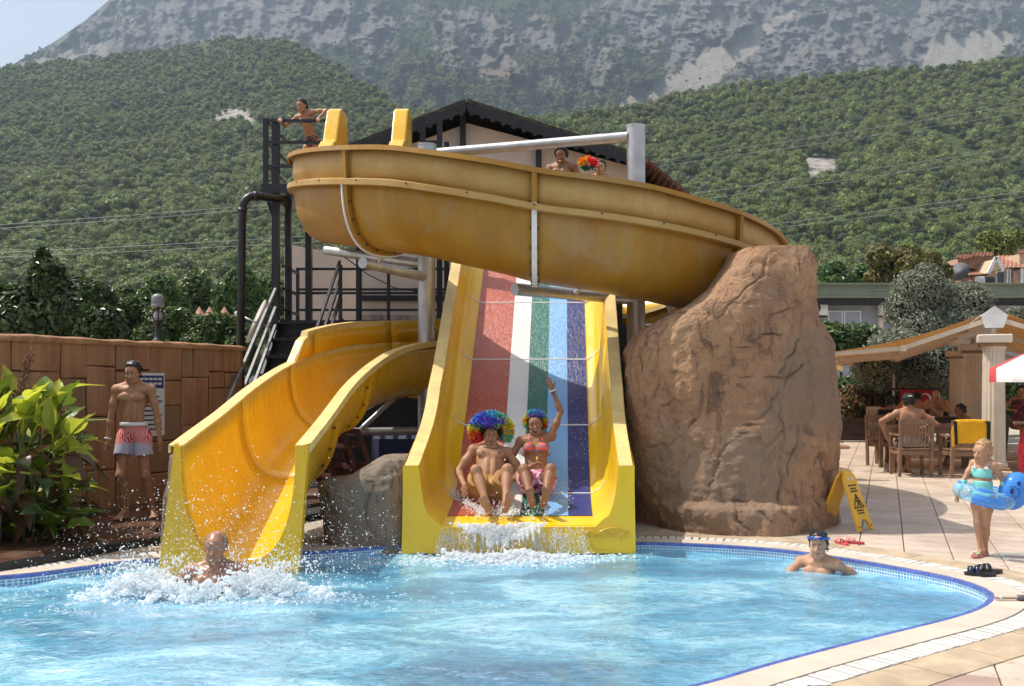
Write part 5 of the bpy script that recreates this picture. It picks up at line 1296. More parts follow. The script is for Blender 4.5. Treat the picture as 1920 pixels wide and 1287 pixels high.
for u0, u1 in ((-2.4,-1.5),(-1.2,-.3),(.3,1.4),(2.2,3.2)):
    MB().tube([c+(ax1*math.cos(u)+ax2*math.sin(u))*(RR+.022)+up_*.061 for u in np.linspace(u0, u1, 12)], [.006+.012*math.sin(PI*q/11) for q in range(12)], 6).build('printed_wave', M_bvin, ring, True)
MB().tube([c+(ax1*math.cos(u)+ax2*math.sin(u))*(RR*1.0)-up_*.03 for u in np.linspace(-2.3, -.9, 16)], .046, 10).build('blue_chamber', M_bvin, ring, True)
hb = Vector(P(1902, 921, 8.22)); Rt = Matrix.Rotation(.35, 3, 'Y')
MB().ell(hb, (.125,.115,.168), Rt, 24).build('head', M_bvin, ring, True)
M_print = simple('navy_print', (.01,.03,.16,1), .3)
for dx, dz, rr in ((-.070,.008,.020), (-.015,.075,.017)):
    d = Vector((dx, -.115*math.sqrt(max(.05, 1-(dx/.125)**2-(dz/.168)**2))-.001, dz)); MB().ell(hb+d, (rr,.006,rr*1.25), None, 12).build('printed_eye', M_print, ring, True)
MB().tube([hb+Vector((x, -.118*math.sqrt(max(.02, 1-(x/.13)**2-(z/.175)**2)), z)) for x, z in ((-.105,.0),(-.085,-.045),(-.05,-.055),(-.02,-.03),(-.018,.02),(-.05,.05),(-.085,.045))], .0035, 5).build('printed_cheek', M_print, ring, True)
# ================================================================ TOWER, STAIRS, HOUSE
def barp(name, a, b, w_, mat, par, h=None): return MB().bar(a, b, w_, h).build(name, mat, par)
tower = thing('slide_tower', 'black steel slide tower with railed platform and a flight of stairs', 'tower', (-2.6, 15.0, 0))
TZ = 4.5
MB().box((-2.45, 15.35, TZ-.05), (2.75, 1.5, .10)).build('platform_deck', M_black, tower)
for x in (-3.76, -1.15): barp('edge_beam', (x, 14.6, TZ-.06), (x, 16.1, TZ-.06), .06, M_black, tower, .14)
barp('edge_beam', (-3.8, 14.58, TZ-.06), (-1.1, 14.58, TZ-.06), .06, M_black, tower, .14)
for x, y, z0_, z1_, w_ in ((-3.62,14.72,0,5.50,.105), (-3.55,15.25,0,TZ,.095), (-3.3,15.6,0,TZ,.10), (-1.37,14.72,TZ,5.56,.08), (-1.11,14.72,0,5.54,.08), (-1.06,15.6,0,5.4,.08), (-3.76,14.66,TZ-.1,5.52,.07), (-2.55,16.0,0,TZ,.09)):
    barp('post', (x, y, z0_), (x, y, z1_), w_, M_black, tower)
for z in (5.49, 5.16, 4.80):
    barp('rail', (-3.76, 14.66, z), (-2.70, 14.66, z), .045, M_black, tower)
    barp('rail', (-3.76, 14.66, z), (-3.76, 16.05, z), .045, M_black, tower)
    barp('rail', (-1.37, 14.72, z+.02), (-1.11, 14.72, z+.02), .045, M_black, tower)
barp('brace', (-3.78, 14.70, TZ-.08), (-3.62, 14.72, TZ-.55), .06, M_black, tower)
barp('brace', (-1.11, 14.72, 5.0), (-1.06, 15.6, 4.55), .05, M_black, tower)
# lower landing
LZ = 2.45
MB().box((-1.9, 15.35, LZ-.06), (3.4, 1.35, .12)).build('landing_deck', M_black, tower)
for x in (-3.56, -2.55, -2.05, -.85): barp('post', (x, 15.95, LZ), (x, 15.95, 3.40), .05, M_black, tower)
for z in (3.38, 3.04, 2.98, 2.70): barp('rail', (-3.56, 15.95, z), (-.3, 15.95, z), .04, M_black, tower)
for z in (3.3, 2.95, 2.62): barp('rail', (-3.55, 14.9, z), (-3.55, 15.95, z), .04, M_black, tower)
# stairs with triple hand rails either side
ns = 9
for k in range(ns):
    u = k/(ns-1); y, z = lerp(14.6, 12.3, u), lerp(2.40, .28, u)
    MB().box((-3.08-.06*u, y, z), (.98, .27, .035)).build('tread', M_dark, tower)
    MB().box((-3.08-.06*u, y+.13, z-.12), (.96, .012, .20)).build('riser', M_black, tower)
M_scuff = simple('worn_grey_paint', (.26,.26,.27,1), .4, .25, 9)
for x, top in ((-3.56, 14.45), (-2.60, 14.5)):
    for k, dz in enumerate((.48, .20, -.07)):
        zt = 2.40+dz; a = Vector((x, top, zt+.02+.42*(x > -3))) ; b = Vector((x-.07, 12.25+.1*k, .76+dz+.42*(x > -3)))
        barp('hand_rail', a, b, .035, M_scuff if x < -3 else M_black, tower, .05)
    barp('stringer', (x, 14.75, 2.4), (x-.06, 12.15, .1), .05, M_black, tower, .2)
    barp('rail_post', (x, top+.05, 2.2), (x, top+.05, 3.28), .05, M_black, tower); barp('rail_post', (x-.06, 12.9, .3), (x-.06, 12.9, 1.75), .045, M_black, tower)
# drain pipe
pp = thing('drain_pipe', 'black downpipe with an elbow running into the slide tower', 'pipe', (-4.0, 14.1, 0))
MB().tube([V(-4.02,14.15,0), V(-3.98,14.15,3.9), V(-3.97,14.15,4.10), V(-3.94,14.17,4.19), V(-3.87,14.2,4.25), V(-3.78,14.25,4.26), V(-3.5,14.5,4.27), V(-3.45,14.62,4.27)], .062, 12).build('pipe', M_black, pp, True)
MB().tube([V(-3.978,14.15,4.00), V(-3.976,14.15,4.06)], .072, 12).build('collar', M_black, pp, True); MB().tube([V(-3.83,14.22,4.257), V(-3.78,14.25,4.26)], .072, 12).build('collar', M_black, pp, True)
MB().box((-3.98,14.24,2.4), (.2,.12,.03)).build('bracket', M_black, pp)
# house behind with a scalloped gable
M_plaster = simple('pinkish_plaster', (.62,.51,.43,1), .85, .08, 1.2, .15, 40); M_timber = simple('dark_timber', (.016,.015,.02,1), .6, .3, 6); M_moss = simple('mossy_shingle', (.06,.055,.035,1), .9, .4, 10, .6, 20); M_redwood = simple('red_brown_timber', (.13,.05,.03,1), .7, .2, 8)
house = thing('gable_house', 'pinkish plaster house with a dark scalloped gable roof behind the slides', 'house', (0, 20, 0))
HYp = 17.2
AP = P(875, 190, HYp-.4); LE = P(640, 281, HYp-.4); RE = P(1208, 296, HYp-.4)
wallp = [(-2.75,0), (2.35,0), (2.35,RE.z-.12), (AP.x,AP.z-.28), (-2.75,LE.z-.15)]
MB().prism([(x, HYp, z) for x, z in wallp], (0,7,0)).build('wall', M_plaster, house)
MB().prism([(x, HYp+.3, z) for x, z in ((-4.15,0),(-2.76,0),(-2.76,3.72),(-3.25,3.86),(-4.0,4.0),(-4.15,3.98))], (0,3,0)).build('side_wall', M_plaster, house)
MB().prism([(x, HYp+.2, z) for x, z in ((2.36,0),(3.05,0),(3.05,4.6),(2.36,5.15))], (0,6,0)).build('side_wall', M_plaster, house)
def slab(a, b, th, y0, y1, name, mat):
    n_ = Vector((-(b.z-a.z), 0, b.x-a.x)).normalized()*th
    if n_.z < 0: n_ = -n_
    return MB().prism([Vector((a.x,y0,a.z)), Vector((b.x,y0,b.z)), Vector((b.x,y0,b.z))+n_, Vector((a.x,y0,a.z))+n_], (0,y1-y0,0)).build(name, mat, house)
for a, b in ((LE, AP), (AP, RE)):
    slab(a-V(0,0,.03), b-V(0,0,.03), .07, HYp-.42, HYp+7.2, 'roof', M_moss); d = (b-a)
    barp('fascia', a+V(0,-.03,-.11), b+V(0,-.03,-.11), .05, M_timber, house, .15)
    k = int(d.length/.19); sme = None
    for q in range(k):
        p = a.lerp(b, (q+.5)/k)
        if sme is None: o = MB().lathe([(.042,-.02),(.042,.02)], (0,0,0), 10, Matrix.Rotation(PI/2, 3, 'X')).build('scallop', M_timber, house, world=False); sme = o.data; scal = sme
        else: o = bpy.data.objects.new('scallop', sme); C.objects.link(o); o.parent = house
        o.location = p+V(0,-.03,-.195)-house.location
b2 = P(1290, 372, HYp-.2); slab(RE+V(-.02,0,-.02), b2, .07, HYp-.3, HYp+7, 'roof', M_redwood)
for q in range(9): u = (q+.5)/9; p = RE.lerp(b2, u); barp('rafter', p+V(0,-.25,-.05), p+V(0,3,-.05), .05, M_redwood, house, .07)
for px, y0, y1 in ((868,190,640), (1010,240,640)): 
    a = P(px, y0+20, HYp-.06); barp('wall_post', a, V(a.x, a.y, 0), .10, M_timber, house)
barp('wall_beam', (-2.7, HYp-.05, 3.0), (2.3, HYp-.05, 3.0), .07, M_timber, house, .1)
MB().tube([P(598,440,17), P(640,478,17), P(690,515,16.8), P(740,540,16.6), P(800,550,16.4)], .012, 5).build('cable', M_black, house, True)
s = NT('water_stained_plaster'); zz = s.noise(4, s.map((3,1,.3)), 5); s.pbr(s.ramp(zz, [(.35, (.12,.10,.085,1)), (.6, (.36,.29,.24,1))]), .9)
MB().box((-1.3, HYp-.03, 2.55), (2.9, .04, .30)).build('stained_skirting', s.m, house)
# dark store put in for the shade under the slides
backdrop = thing('shade_backdrop', 'dark store put in for the shade under the slides, with a tarpaulin and a low shelf', 'shade_screen', (-.4, 14.6, 0))
M_deepblue = simple('dark_blue_tarpaulin', (.012,.018,.07,1), .6, .3, 4, .4, 8)
MB().box((-.4, 14.95, 1.2), (5.4, .12, 2.4)).build('dark_backing', M_dark, backdrop)
MB().box((-.4, 13.4, .012), (5.4, 3.0, .024)).build('dark_floor_sheet', M_dark, backdrop)
MB().bbox((-1.35, 13.9, .42), (1.3, .7, .8), .12).build('tarpaulin', M_deepblue, backdrop)
MB().box((-.95, 13.2, .80), (.5, .35, .05)).build('shelf_board', M_dark, backdrop); barp('shelf_leg', (-1.17, 13.1, 0), (-1.17, 13.1, .78), .04, M_dark, backdrop)
# folded wooden chairs stacked behind the low rock
M_wood = simple('teak', (.17,.085,.045,1), .6, .22, 7, .15, 30); M_oldwood = simple('red_brown_wood', (.12,.045,.03,1), .6, .25, 7)
def folded_chair(x, y, z, lean, rz, label):
    t = thing('folding_chair', label, 'chair', (x, y, z), 'folded chairs behind the low rock', rz)
    R = Matrix.Rotation(lean, 3, 'Y')
    for sy in (-.2, .2):
        MB().bar(R @ V(0,sy,0), R @ V(0,sy,.82), .035, .05).build('side_rail', M_oldwood, t, world=False)
        MB().bar(R @ V(.06,sy*.8,.0), R @ V(.04,sy*.8,.6), .03, .04).build('leg', M_oldwood, t, world=False)
    for z_ in (.80, .62, .34): MB().bar(R @ V(0,-.2,z_), R @ V(0,.2,z_), .03, .06).build('cross_rail', M_oldwood, t, world=False)
    for q in range(4): MB().bar(R @ V(.02,-.17,.12+q*.06), R @ V(.02,.17,.12+q*.06), .02, .05).build('seat_slat', M_oldwood, t, world=False)
folded_chair(-1.80, 11.9, .18, -.42, .9, 'red brown folded chair, the nearest to the rock in the stack'); folded_chair(-1.98, 12.0, .16, -.45, .9, 'red brown folded chair leaning between two others'); folded_chair(-2.2, 12.05, .05, -.55, .8, 'red brown folded chair half hidden under the flume')
MB()
o = MB().bbox((-2.1, 12.0, .08), (1.1, .6, .14), .03).build('pallet', M_oldwood); tag(o, 'low wooden pallet under the folded chairs', 'pallet')
# ================================================================ LEFT: WALL, DECK, PLANTS
W0 = np.array([-5.17, 9.7]); WD = np.array([.44, .898]); WD /= np.linalg.norm(WD); WN = np.array([WD[1], -WD[0]]); WH_ = 1.95
def wpt(t, out, z): q = W0+WD*t+WN*out; return Vector((q[0], q[1], z))
s = NT('stained_stamped_concrete'); o1 = s.co(); oi = s.n('ObjectInfo'); a1 = s.noise(3.2, s.map((1,1,.4)), 6, .65); a2 = s.noise(9, s.map((1,1,.12)), 5, .6); a3 = s.noise(45)
c = s.ramp(s.math('ADD', s.math('MULTIPLY', a1, .5), s.math('MULTIPLY', a2, .5)), [(.3, (.18,.08,.038,1)), (.48, (.34,.165,.075,1)), (.68, (.46,.26,.125,1))])
c = s.mix(s.ramp(oi.outputs['Random'], [(.72, 0), (.95, .55)]), c, (.22,.15,.085,1))
s.pbr(c, .8, s.bump(s.math('ADD', a2, s.math('MULTIPLY', a3, .3)), .5, .03)); M_wall = s.m
M_joint = simple('dark_joint', (.10,.045,.022,1), .9)
gw = thing('garden_wall', 'rust stained stamped concrete wall of stone shapes behind the standing man', 'wall', (W0[0], W0[1], 0))
mb = MB(); mb.prism([wpt(-4, 0, -.05), wpt(3.55, 0, -.05), wpt(3.55, -.25, -.05), wpt(-4, -.25, -.05)], (0,0,WH_+.03)); mb.build('wall_core', M_joint, gw)
rg_ = np.random.default_rng(21)
def block(t0, t1, z0_, z1_):
    g = .007; e = .022+.014*rg_.random(); j = lambda: .010*rg_.normal()
    pts = [(t0+g+j()*.5, z0_+g+j()*.5), (t1-g+j()*.5, z0_+g+j()*.5), (t1-g+j()*.5, z1_-g+j()*.5), (t0+g+j()*.5, z1_-g+j()*.5)]
    cx_, cz = (t0+t1)/2, (z0_+z1_)/2; mb = MB()
    mb.grid([[wpt(a, .0, b) for a, b in pts], [wpt(a, e*.7, b) for a, b in pts], [wpt(a+(cx_-a)*.07, e, b+(cz-b)*.07) for a, b in pts]], closed=True); mb.f.append((8,9,10,11)); mb.m.append(0)
    mb.build('stone_block', M_wall, gw)
t = -4.0
while t < 3.5:
    w_ = rg_.uniform(.28, .62); t1 = min(t+w_, 3.5); tall = rg_.random() < .35
    top = 1.60+.06*rg_.normal(); cuts = [0, top, WH_] if True else None
    if not tall:
        mid = [0]; z = 0
        while z < top-.5: z += rg_.uniform(.35, .62); mid.append(min(z, top))
        if mid[-1] < top-.18: mid.append(top)
        else: mid[-1] = top
        cuts = mid+[WH_]
    for a, b in zip(cuts[:-1], cuts[1:]):
        if b-a > .6 or rg_.random() < .7 or t1-t < .42: block(t, t1, a, b)
        else: q = lerp(t, t1, rg_.uniform(.4,.6)); block(t, q, a, b); block(q, t1, a, b)
    t = t1
rows = []
for t in np.linspace(-4, 3.56, 60):
    dz = .006*math.sin(t*3)+.004*rg_.normal(); rows.append([wpt(t, .05, WH_-.03), wpt(t, .055+.01*rg_.normal(), WH_+.02+dz), wpt(t, -.05, WH_+.045+dz), wpt(t, -.3, WH_+.03+dz), wpt(t, -.3, WH_-.05)])
MB().grid(rows).build('coping_cap', M_wall, gw, True)
# sign on the wall
sg_ = thing('notice_board', 'white pool notice with a blue heading hanging on the wall behind the man', 'sign', wpt(1.92, .05, .86))
def onwall(name, t0, t1, z0_, z1_, o0, mat, par): return MB().prism([wpt(t0, o0, z0_), wpt(t1, o0, z0_), wpt(t1, o0, z1_), wpt(t0, o0, z1_)], Vector((WN[0], WN[1], 0))*.006).build(name, mat, par)
onwall('board', 1.68, 2.12, .86, 1.61, .045, M_white, sg_); M_navy = simple('sign_blue', (.03,.05,.16,1), .5)
onwall('heading_panel', 1.70, 2.10, 1.43, 1.58, .052, M_navy, sg_)
for k in range(2):
    for q in range(5): onwall('printed_line', 1.73+q*.07, 1.78+q*.07, 1.525-.055*k, 1.55-.055*k, .059, M_white, sg_)
for k in range(9): onwall('printed_line', 1.73, 1.98+.1*((k*7) % 3)/2, 1.375-.055*k, 1.392-.055*k, .052, M_navy, sg_)
# lamp on the wall top
lp = thing('wall_lamp', 'black lantern with a grey cap standing on top of the garden wall', 'lamp', wpt(2.18, -.1, WH_))
b0 = wpt(2.18, -.12, WH_+.03); M_glob = simple('frosted_glass', (.30,.30,.30,1), .3, .05, 5)
MB().lathe([(.09,0),(.085,.02),(.05,.05),(.035,.10),(.03,.22),(.06,.25),(.07,.27)], b0, 12).build('base', M_black, lp, True)
MB().ell(b0+V(0,0,.325), (.058,.058,.068), None, 14).build('globe', M_glob, lp, True)
for a in range(4): MB().tube([b0+V(.066*math.cos(a*PI/2+.4)*math.sin(u), .066*math.sin(a*PI/2+.4)*math.sin(u), .33-.075*math.cos(u)) for u in np.linspace(.4, 2.7, 8)], .008, 5).build('cage_bar', M_black, lp, True)
MB().tube([b0+V(0,0,.39), b0+V(0,0,.45)], .018, 8).build('stem', M_black, lp, True)
MB().lathe([(.085,.44),(.08,.465),(.07,.475),(.075,.48),(.075,.55),(.062,.58),(.03,.595)], b0, 14).build('cap', simple('grey_metal', (.20,.20,.22,1), .4, .1, 5), lp, True)
# dark wet deck
s = NT('wet_dark_decking'); oi = s.n('ObjectInfo'); g1 = s.noise(14, s.map((.25,.25,1), (0,0,0)), 5, .6, .5); a1 = s.noise(1.5, None, 4)
c = s.ramp(g1, [(.3, (.055,.026,.017,1)), (.7, (.15,.08,.05,1))]); hv = s.n('HueSaturation', {'Color': c, 'Value': s.math('MULTIPLY_ADD', oi.outputs['Random'], .5, .75)})
s.pbr(hv.outputs[0], s.ramp(a1, [(.4, .12), (.62, .45)]), s.bump(g1, .25, .006)); M_deckw = s.m
dk = thing('wooden_deck', None, None, (-4.2, 8.6, 0)); struct(dk)
D0 = np.array([-4.05, 7.6]); DD = np.array([.515, .857]); DD /= np.linalg.norm(DD); DN = np.array([-DD[1], DD[0]])
def dpt(t, out, z): q = D0+DD*t+DN*out; return Vector((q[0], q[1], z))
for k in range(16):
    o0_, o1_ = k*.138+.003, (k+1)*.138-.003; dz = DZ-.002*rg_.random()
    t1 = 1.62+.33*k*.138 if k < 3 else 4.6
    MB().prism([dpt(-2.4, o0_, dz-.03), dpt(t1, o0_, dz-.03), dpt(t1, o1_, dz-.03), dpt(-2.4, o1_, dz-.03)], (0,0,.03)).build('deck_plank', M_deckw, dk)
MB().prism([dpt(-2.4, -.004, -.02), dpt(1.66, -.004, -.02), dpt(1.66, -.025, -.02), dpt(-2.4, -.025, -.02)], (0,0,DZ+.02)).build('deck_edge', M_black, dk)
MB().prism([dpt(-2.4, .02, .0), dpt(4.6, .02, .0), dpt(4.6, 2.2, .0), dpt(-2.4, 2.2, .0)], (0,0,.035)).build('deck_underside', M_dark, dk)
# sandy paving boards between deck and pool
pv = thing('poolside_paving', None, None, (-3.6, 7.8, 0)); struct(pv)
M_sand = simple('sandy_paving', (.46,.35,.23,1), .75, .15, 4, .2, 40)
for k in range(9):
    for j in range(3):
        t0_, t1_ = -2.6+k*.55, -2.6+(k+1)*.55-.006; a, b = -.04-.16*(j+1)+.004, -.04-.16*j
        cpt_ = (D0+DD*(t0_+t1_)/2+DN*(a+b)/2); dmn = np.sqrt(((OUT[::10]-cpt_)**2).sum(1).min())
        if dmn < .35 or in_poly(np.array([cpt_[0]]), np.array([cpt_[1]]), OUT[::12])[0]: continue
        MB().prism([dpt(t0_, a, -.02), dpt(t1_, a, -.02), dpt(t1_, b, -.02), dpt(t0_, b, -.02)], (0,0,.014+.003*rg_.random())).build('paving_slab', M_sand, pv)
# canna bed: every leaf its own piece
LEAFC = [('green_canna_leaf', [(.12,.18,.018,1),(.21,.29,.03,1)], .45), ('yellow_green_canna_leaf', [(.42,.46,.04,1),(.62,.60,.09,1)], .55), ('brown_canna_leaf', [(.10,.045,.018,1),(.22,.11,.04,1)], .3), ('dark_green_canna_leaf', [(.035,.075,.016,1),(.06,.12,.024,1)], .35)]
LM = []
for nm, cols, trn in LEAFC:
    s = NT(nm); uv = s.co('Object'); oi = s.n('ObjectInfo'); n1 = s.noise(5, uv, 4); st_ = s.n('TexWave', {'Scale': 16.0, 'Distortion': 1.0}); s.t.links.new(s.map((0,1,0), (0,0,.0), uv), st_.inputs['Vector'])
    c = s.ramp(s.math('ADD', s.math('MULTIPLY', n1, .75), s.math('MULTIPLY', st_.outputs['Fac'], .25)), [(.35, cols[0]), (.65, cols[1])])
    hv = s.n('HueSaturation', {'Color': c, 'Value': s.math('MULTIPLY_ADD', oi.outputs['Random'], .6, .7)}); c = hv.outputs[0]
    p = s.n('BsdfPrincipled', {'Base Color': c, 'Roughness': .38}); tl = s.n('BsdfTranslucent', {'Color': c}); mx = s.n('MixShader', {0: trn}); s.t.links.new(p.outputs[0], mx.inputs[1]); s.t.links.new(tl.outputs[0], mx.inputs[2]); s.t.links.new(mx.outputs[0], s.out.inputs[0]); LM.append(s.m)
def big_leaf(L, W, droop, fold, rgx):
    rows = []; n = 9
    for i in range(n):
        u = i/(n-1); w_ = W*(math.sin(PI*min(1, u*1.02+.02)**.75))**.85 if 0 < u < 1 else .004
        y = L*u; z = L*(.22*u-droop*u*u)
        wv = .010*math.sin(u*11+rgx.random()*3)
        rows.append([Vector((x*w_, y, z+abs(x)*w_*fold+(wv if abs(x) > .9 else 0))) for x in (-1,-.5,0,.5,1)])
    mb = MB().grid(rows); mb.tube([V(0,-.16,-.02), V(0,0,0), V(0,L*.5,L*(.11-droop*.25)-.004)], [.010,.008,.003], 5); return mb
canna = thing('canna_plant', 'big clump of canna plants with yellow green and browning leaves by the wall', 'plant', (-4.75, 8.75, DZ))
lmeshes = {}
rx = np.random.default_rng(12); base = np.array([-4.72, 8.85])
leaf_specs = []
for k in range(250):
    u = rx.random(); px = rx.uniform(-60, 140); hmax = interp(px, [(-60,720),(20,745),(100,735),(130,800),(150,880)])
    py = hmax+(1000-hmax)*rx.random()**.85; Yl = rx.uniform(8.3, 9.5)
    leaf_specs.append((px, py, Yl))
for (px, py, Yl) in leaf_specs:
    p = P(px, py, Yl)
    if p.z < .12: p.z = .12+.1*rx.random()
    hi = p.z > .95; r_ = rx.random()
    kind = (1 if r_ < .74 else 0) if hi else ((0 if r_ < .36 else (1 if r_ < .60 else (2 if r_ < .84 else 3))) if p.z > .45 else (0 if r_ < .32 else (2 if r_ < .74 else 3)))
    v_ = rx.integers(0, 4); key = (kind, int(v_))
    ang_ = rx.uniform(-PI, PI)*.8+(-.9 if px > 120 else 0)*0; 
    dirx = math.atan2(p.y-base[1]-rx.normal()*.25, p.x-base[0]+rx.normal()*.25)-PI/2 if rx.random() < .75 else rx.uniform(0, 2*PI)
    if key not in lmeshes:
        L_, W_ = rx.uniform(.25,.36), rx.uniform(.066,.096); dr = (.15,.35,.6,.9)[v_] if kind != 2 else (.7,.9,1.2,1.4)[v_]
        o = big_leaf(L_, W_*(1 if kind != 2 else .7), dr, rx.uniform(.15,.5), rx).build('leaf', LM[kind], canna, True, world=False); lmeshes[key] = o.data
    else: o = bpy.data.objects.new('leaf', lmeshes[key]); C.objects.link(o); o.parent = canna
    o.location = p-canna.location; tiltx = rx.uniform(.5, 1.25) if hi else rx.uniform(-.2, .7)
    if kind == 2: tiltx = rx.uniform(-.7, .2)
    o.rotation_euler = (Matrix.Rotation(dirx, 3, 'Z') @ Matrix.Rotation(tiltx, 3, 'X') @ Matrix.Rotation(rx.uniform(-.6,.6), 3, 'Y')).to_euler(); sc_ = rx.uniform(.8, 1.25); o.scale = (sc_,)*3
M_stem = simple('dry_stalk', (.20,.09,.045,1), .8, .2, 9); M_gstem = simple('canna_stem', (.10,.14,.03,1), .6, .2, 9)
for k in range(16):
    a = P(rx.uniform(-30,150), 1000, rx.uniform(8.6,9.3)); a.z = DZ; b = a+V(rx.normal()*.12, rx.normal()*.1, rx.uniform(.6,1.15)); MB().tube([a, a.lerp(b,.5)+V(.02,0,0), b], [.014,.011,.007], 6).build('stem', M_gstem, canna, True)
for k, (x0, y0, x1, y1) in enumerate(((30,800,62,640), (25,800,50,665), (60,830,75,700), (10,780,8,705), (45,820,30,720), (95,830,130,745), (70,840,85,735), (20,850,-5,740), (120,860,160,795))):
    a = P(x0, y0, 9.0); b = P(x1, y1, 9.05); pts = [a.lerp(b, q/5)+V(.012*math.sin(q*2+k), 0, 0) for q in range(6)]
    o = MB().tube(pts, [.007]*5+[.004], 5).build('flower_stalk', M_stem, canna, True)
    mb = MB()
    for q in range(22):
        u = .35+.65*rx.random(); c_ = a.lerp(b, u)+V(rx.normal()*.025, rx.normal()*.02, rx.normal()*.01); mb.ell(c_, (.010+.006*rx.random(),)*3, None, 6)
    f_ = mb.build('seed_heads', M_stem, o, world=True); f_.name = 'seed_head'; f_['kind'] = 'stuff'
# soil bed
mb = MB(); rows = []
for a in range(7): rows.append([Vector((-5.9+b*.32, 7.9+a*.36+b*.10, DZ+.012+.05*rx.random() if 0 < a < 6 and 0 < b < 5 else DZ-.02)) for b in range(6)])
o = mb.grid(rows).build('planting_soil', simple('dark_soil', (.025,.018,.012,1), .95, .4, 9, .8, 30)); o['kind'] = 'structure'
# ---------------------------------------------------------------- trees and hedges on the left
M_citrus = leafmat('citrus_leaves', [(.022,.045,.010,1),(.038,.072,.016,1),(.055,.095,.024,1),(.09,.13,.03,1)], .25, .28, False)
M_hedge = leafmat('hedge_leaves', [(.03,.065,.014,1),(.055,.105,.022,1),(.095,.15,.035,1),(.14,.19,.04,1)], .3, .35, False)
M_yellowish = leafmat('yellowing_leaves', [(.12,.11,.02,1),(.20,.16,.03,1),(.09,.10,.025,1)], .3, .5, False)
M_olive = leafmat('olive_leaves', [(.13,.15,.095,1),(.21,.235,.16,1),(.36,.38,.28,1),(.09,.11,.07,1)], .2, .5, False)
M_shrub = leafmat('shrub_leaves', [(.03,.07,.014,1),(.06,.13,.022,1),(.11,.19,.04,1)], .35, .4, False)
M_redshrub = leafmat('reddish_shrub_leaves', [(.16,.05,.02,1),(.22,.09,.03,1),(.07,.09,.02,1),(.12,.10,.03,1)], .3, .5, False)
M_core = simple('crown_shade_and_soil', (.018,.028,.010,1), .95, .3, 3)
def tree(name, label, cat, lumps, leaf, n_per, size, trunk, group=None, aspect=.5, core=.72, seedv=1, coremat=None):
    """lumps: (centre, radii) in world space; trunk: list of (path, radius0, radius1)"""
    rg2 = np.random.default_rng(seedv); base = Vector(trunk[0][0][0]); t = thing(name, label, cat, base, group)
    v, f = crown_mesh(lumps, n_per, size, rg2, .32, aspect=aspect); mesh_obj('crown', v, f, leaf, t)['kind'] = 'stuff'
    for pth, r0, r1 in trunk: MB().tube(pth, list(np.linspace(r0, r1, len(pth))), 8).build('trunk' if pth is trunk[0][0] else 'limb', M_bark, t, True)
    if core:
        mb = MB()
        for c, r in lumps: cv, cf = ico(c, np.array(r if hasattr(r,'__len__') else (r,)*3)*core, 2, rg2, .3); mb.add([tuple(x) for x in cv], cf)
        o = mb.build('crown_shade_core', coremat or M_core, t); o['kind'] = 'stuff'  # dark lumps filling the crown, its inner shade put into their colour
    return t
def lumpc(px, py, Y, rp, ry=None): p = P(px, py, Y); r = rp*Y/F; return ((p.x, p.y, p.z), (r, r*.8, (ry or rp)*Y/F))
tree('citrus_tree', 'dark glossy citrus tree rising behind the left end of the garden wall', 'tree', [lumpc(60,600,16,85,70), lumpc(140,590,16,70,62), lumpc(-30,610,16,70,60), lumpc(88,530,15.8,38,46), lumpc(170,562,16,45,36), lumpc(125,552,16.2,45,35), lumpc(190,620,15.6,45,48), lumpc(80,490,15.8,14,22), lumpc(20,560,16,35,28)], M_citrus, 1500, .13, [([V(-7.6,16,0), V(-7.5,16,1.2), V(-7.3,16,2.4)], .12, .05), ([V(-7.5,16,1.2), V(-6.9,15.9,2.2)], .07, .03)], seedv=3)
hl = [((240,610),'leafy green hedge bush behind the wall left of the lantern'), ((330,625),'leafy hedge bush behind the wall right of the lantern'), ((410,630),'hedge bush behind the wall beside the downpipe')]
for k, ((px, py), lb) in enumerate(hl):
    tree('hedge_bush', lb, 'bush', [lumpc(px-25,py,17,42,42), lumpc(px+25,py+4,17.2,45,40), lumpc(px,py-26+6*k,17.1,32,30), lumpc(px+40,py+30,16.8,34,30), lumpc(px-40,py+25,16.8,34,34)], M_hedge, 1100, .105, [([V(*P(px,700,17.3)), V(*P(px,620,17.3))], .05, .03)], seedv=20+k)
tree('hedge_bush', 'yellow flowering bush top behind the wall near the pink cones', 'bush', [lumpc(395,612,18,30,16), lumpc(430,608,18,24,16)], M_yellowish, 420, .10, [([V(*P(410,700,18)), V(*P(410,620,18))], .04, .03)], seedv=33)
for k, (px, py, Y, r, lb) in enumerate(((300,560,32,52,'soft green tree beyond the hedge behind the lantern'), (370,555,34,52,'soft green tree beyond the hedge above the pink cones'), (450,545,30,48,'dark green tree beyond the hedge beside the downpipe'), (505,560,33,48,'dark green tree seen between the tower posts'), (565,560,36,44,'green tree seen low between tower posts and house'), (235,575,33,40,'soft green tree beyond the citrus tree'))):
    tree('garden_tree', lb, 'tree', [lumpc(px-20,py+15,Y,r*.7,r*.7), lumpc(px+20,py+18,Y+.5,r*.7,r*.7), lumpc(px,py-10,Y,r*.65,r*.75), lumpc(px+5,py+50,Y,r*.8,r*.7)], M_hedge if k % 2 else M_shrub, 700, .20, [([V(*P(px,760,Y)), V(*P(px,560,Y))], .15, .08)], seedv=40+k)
M_pinkc = simple('pink_roof_cone', (.50,.25,.17,1), .7)
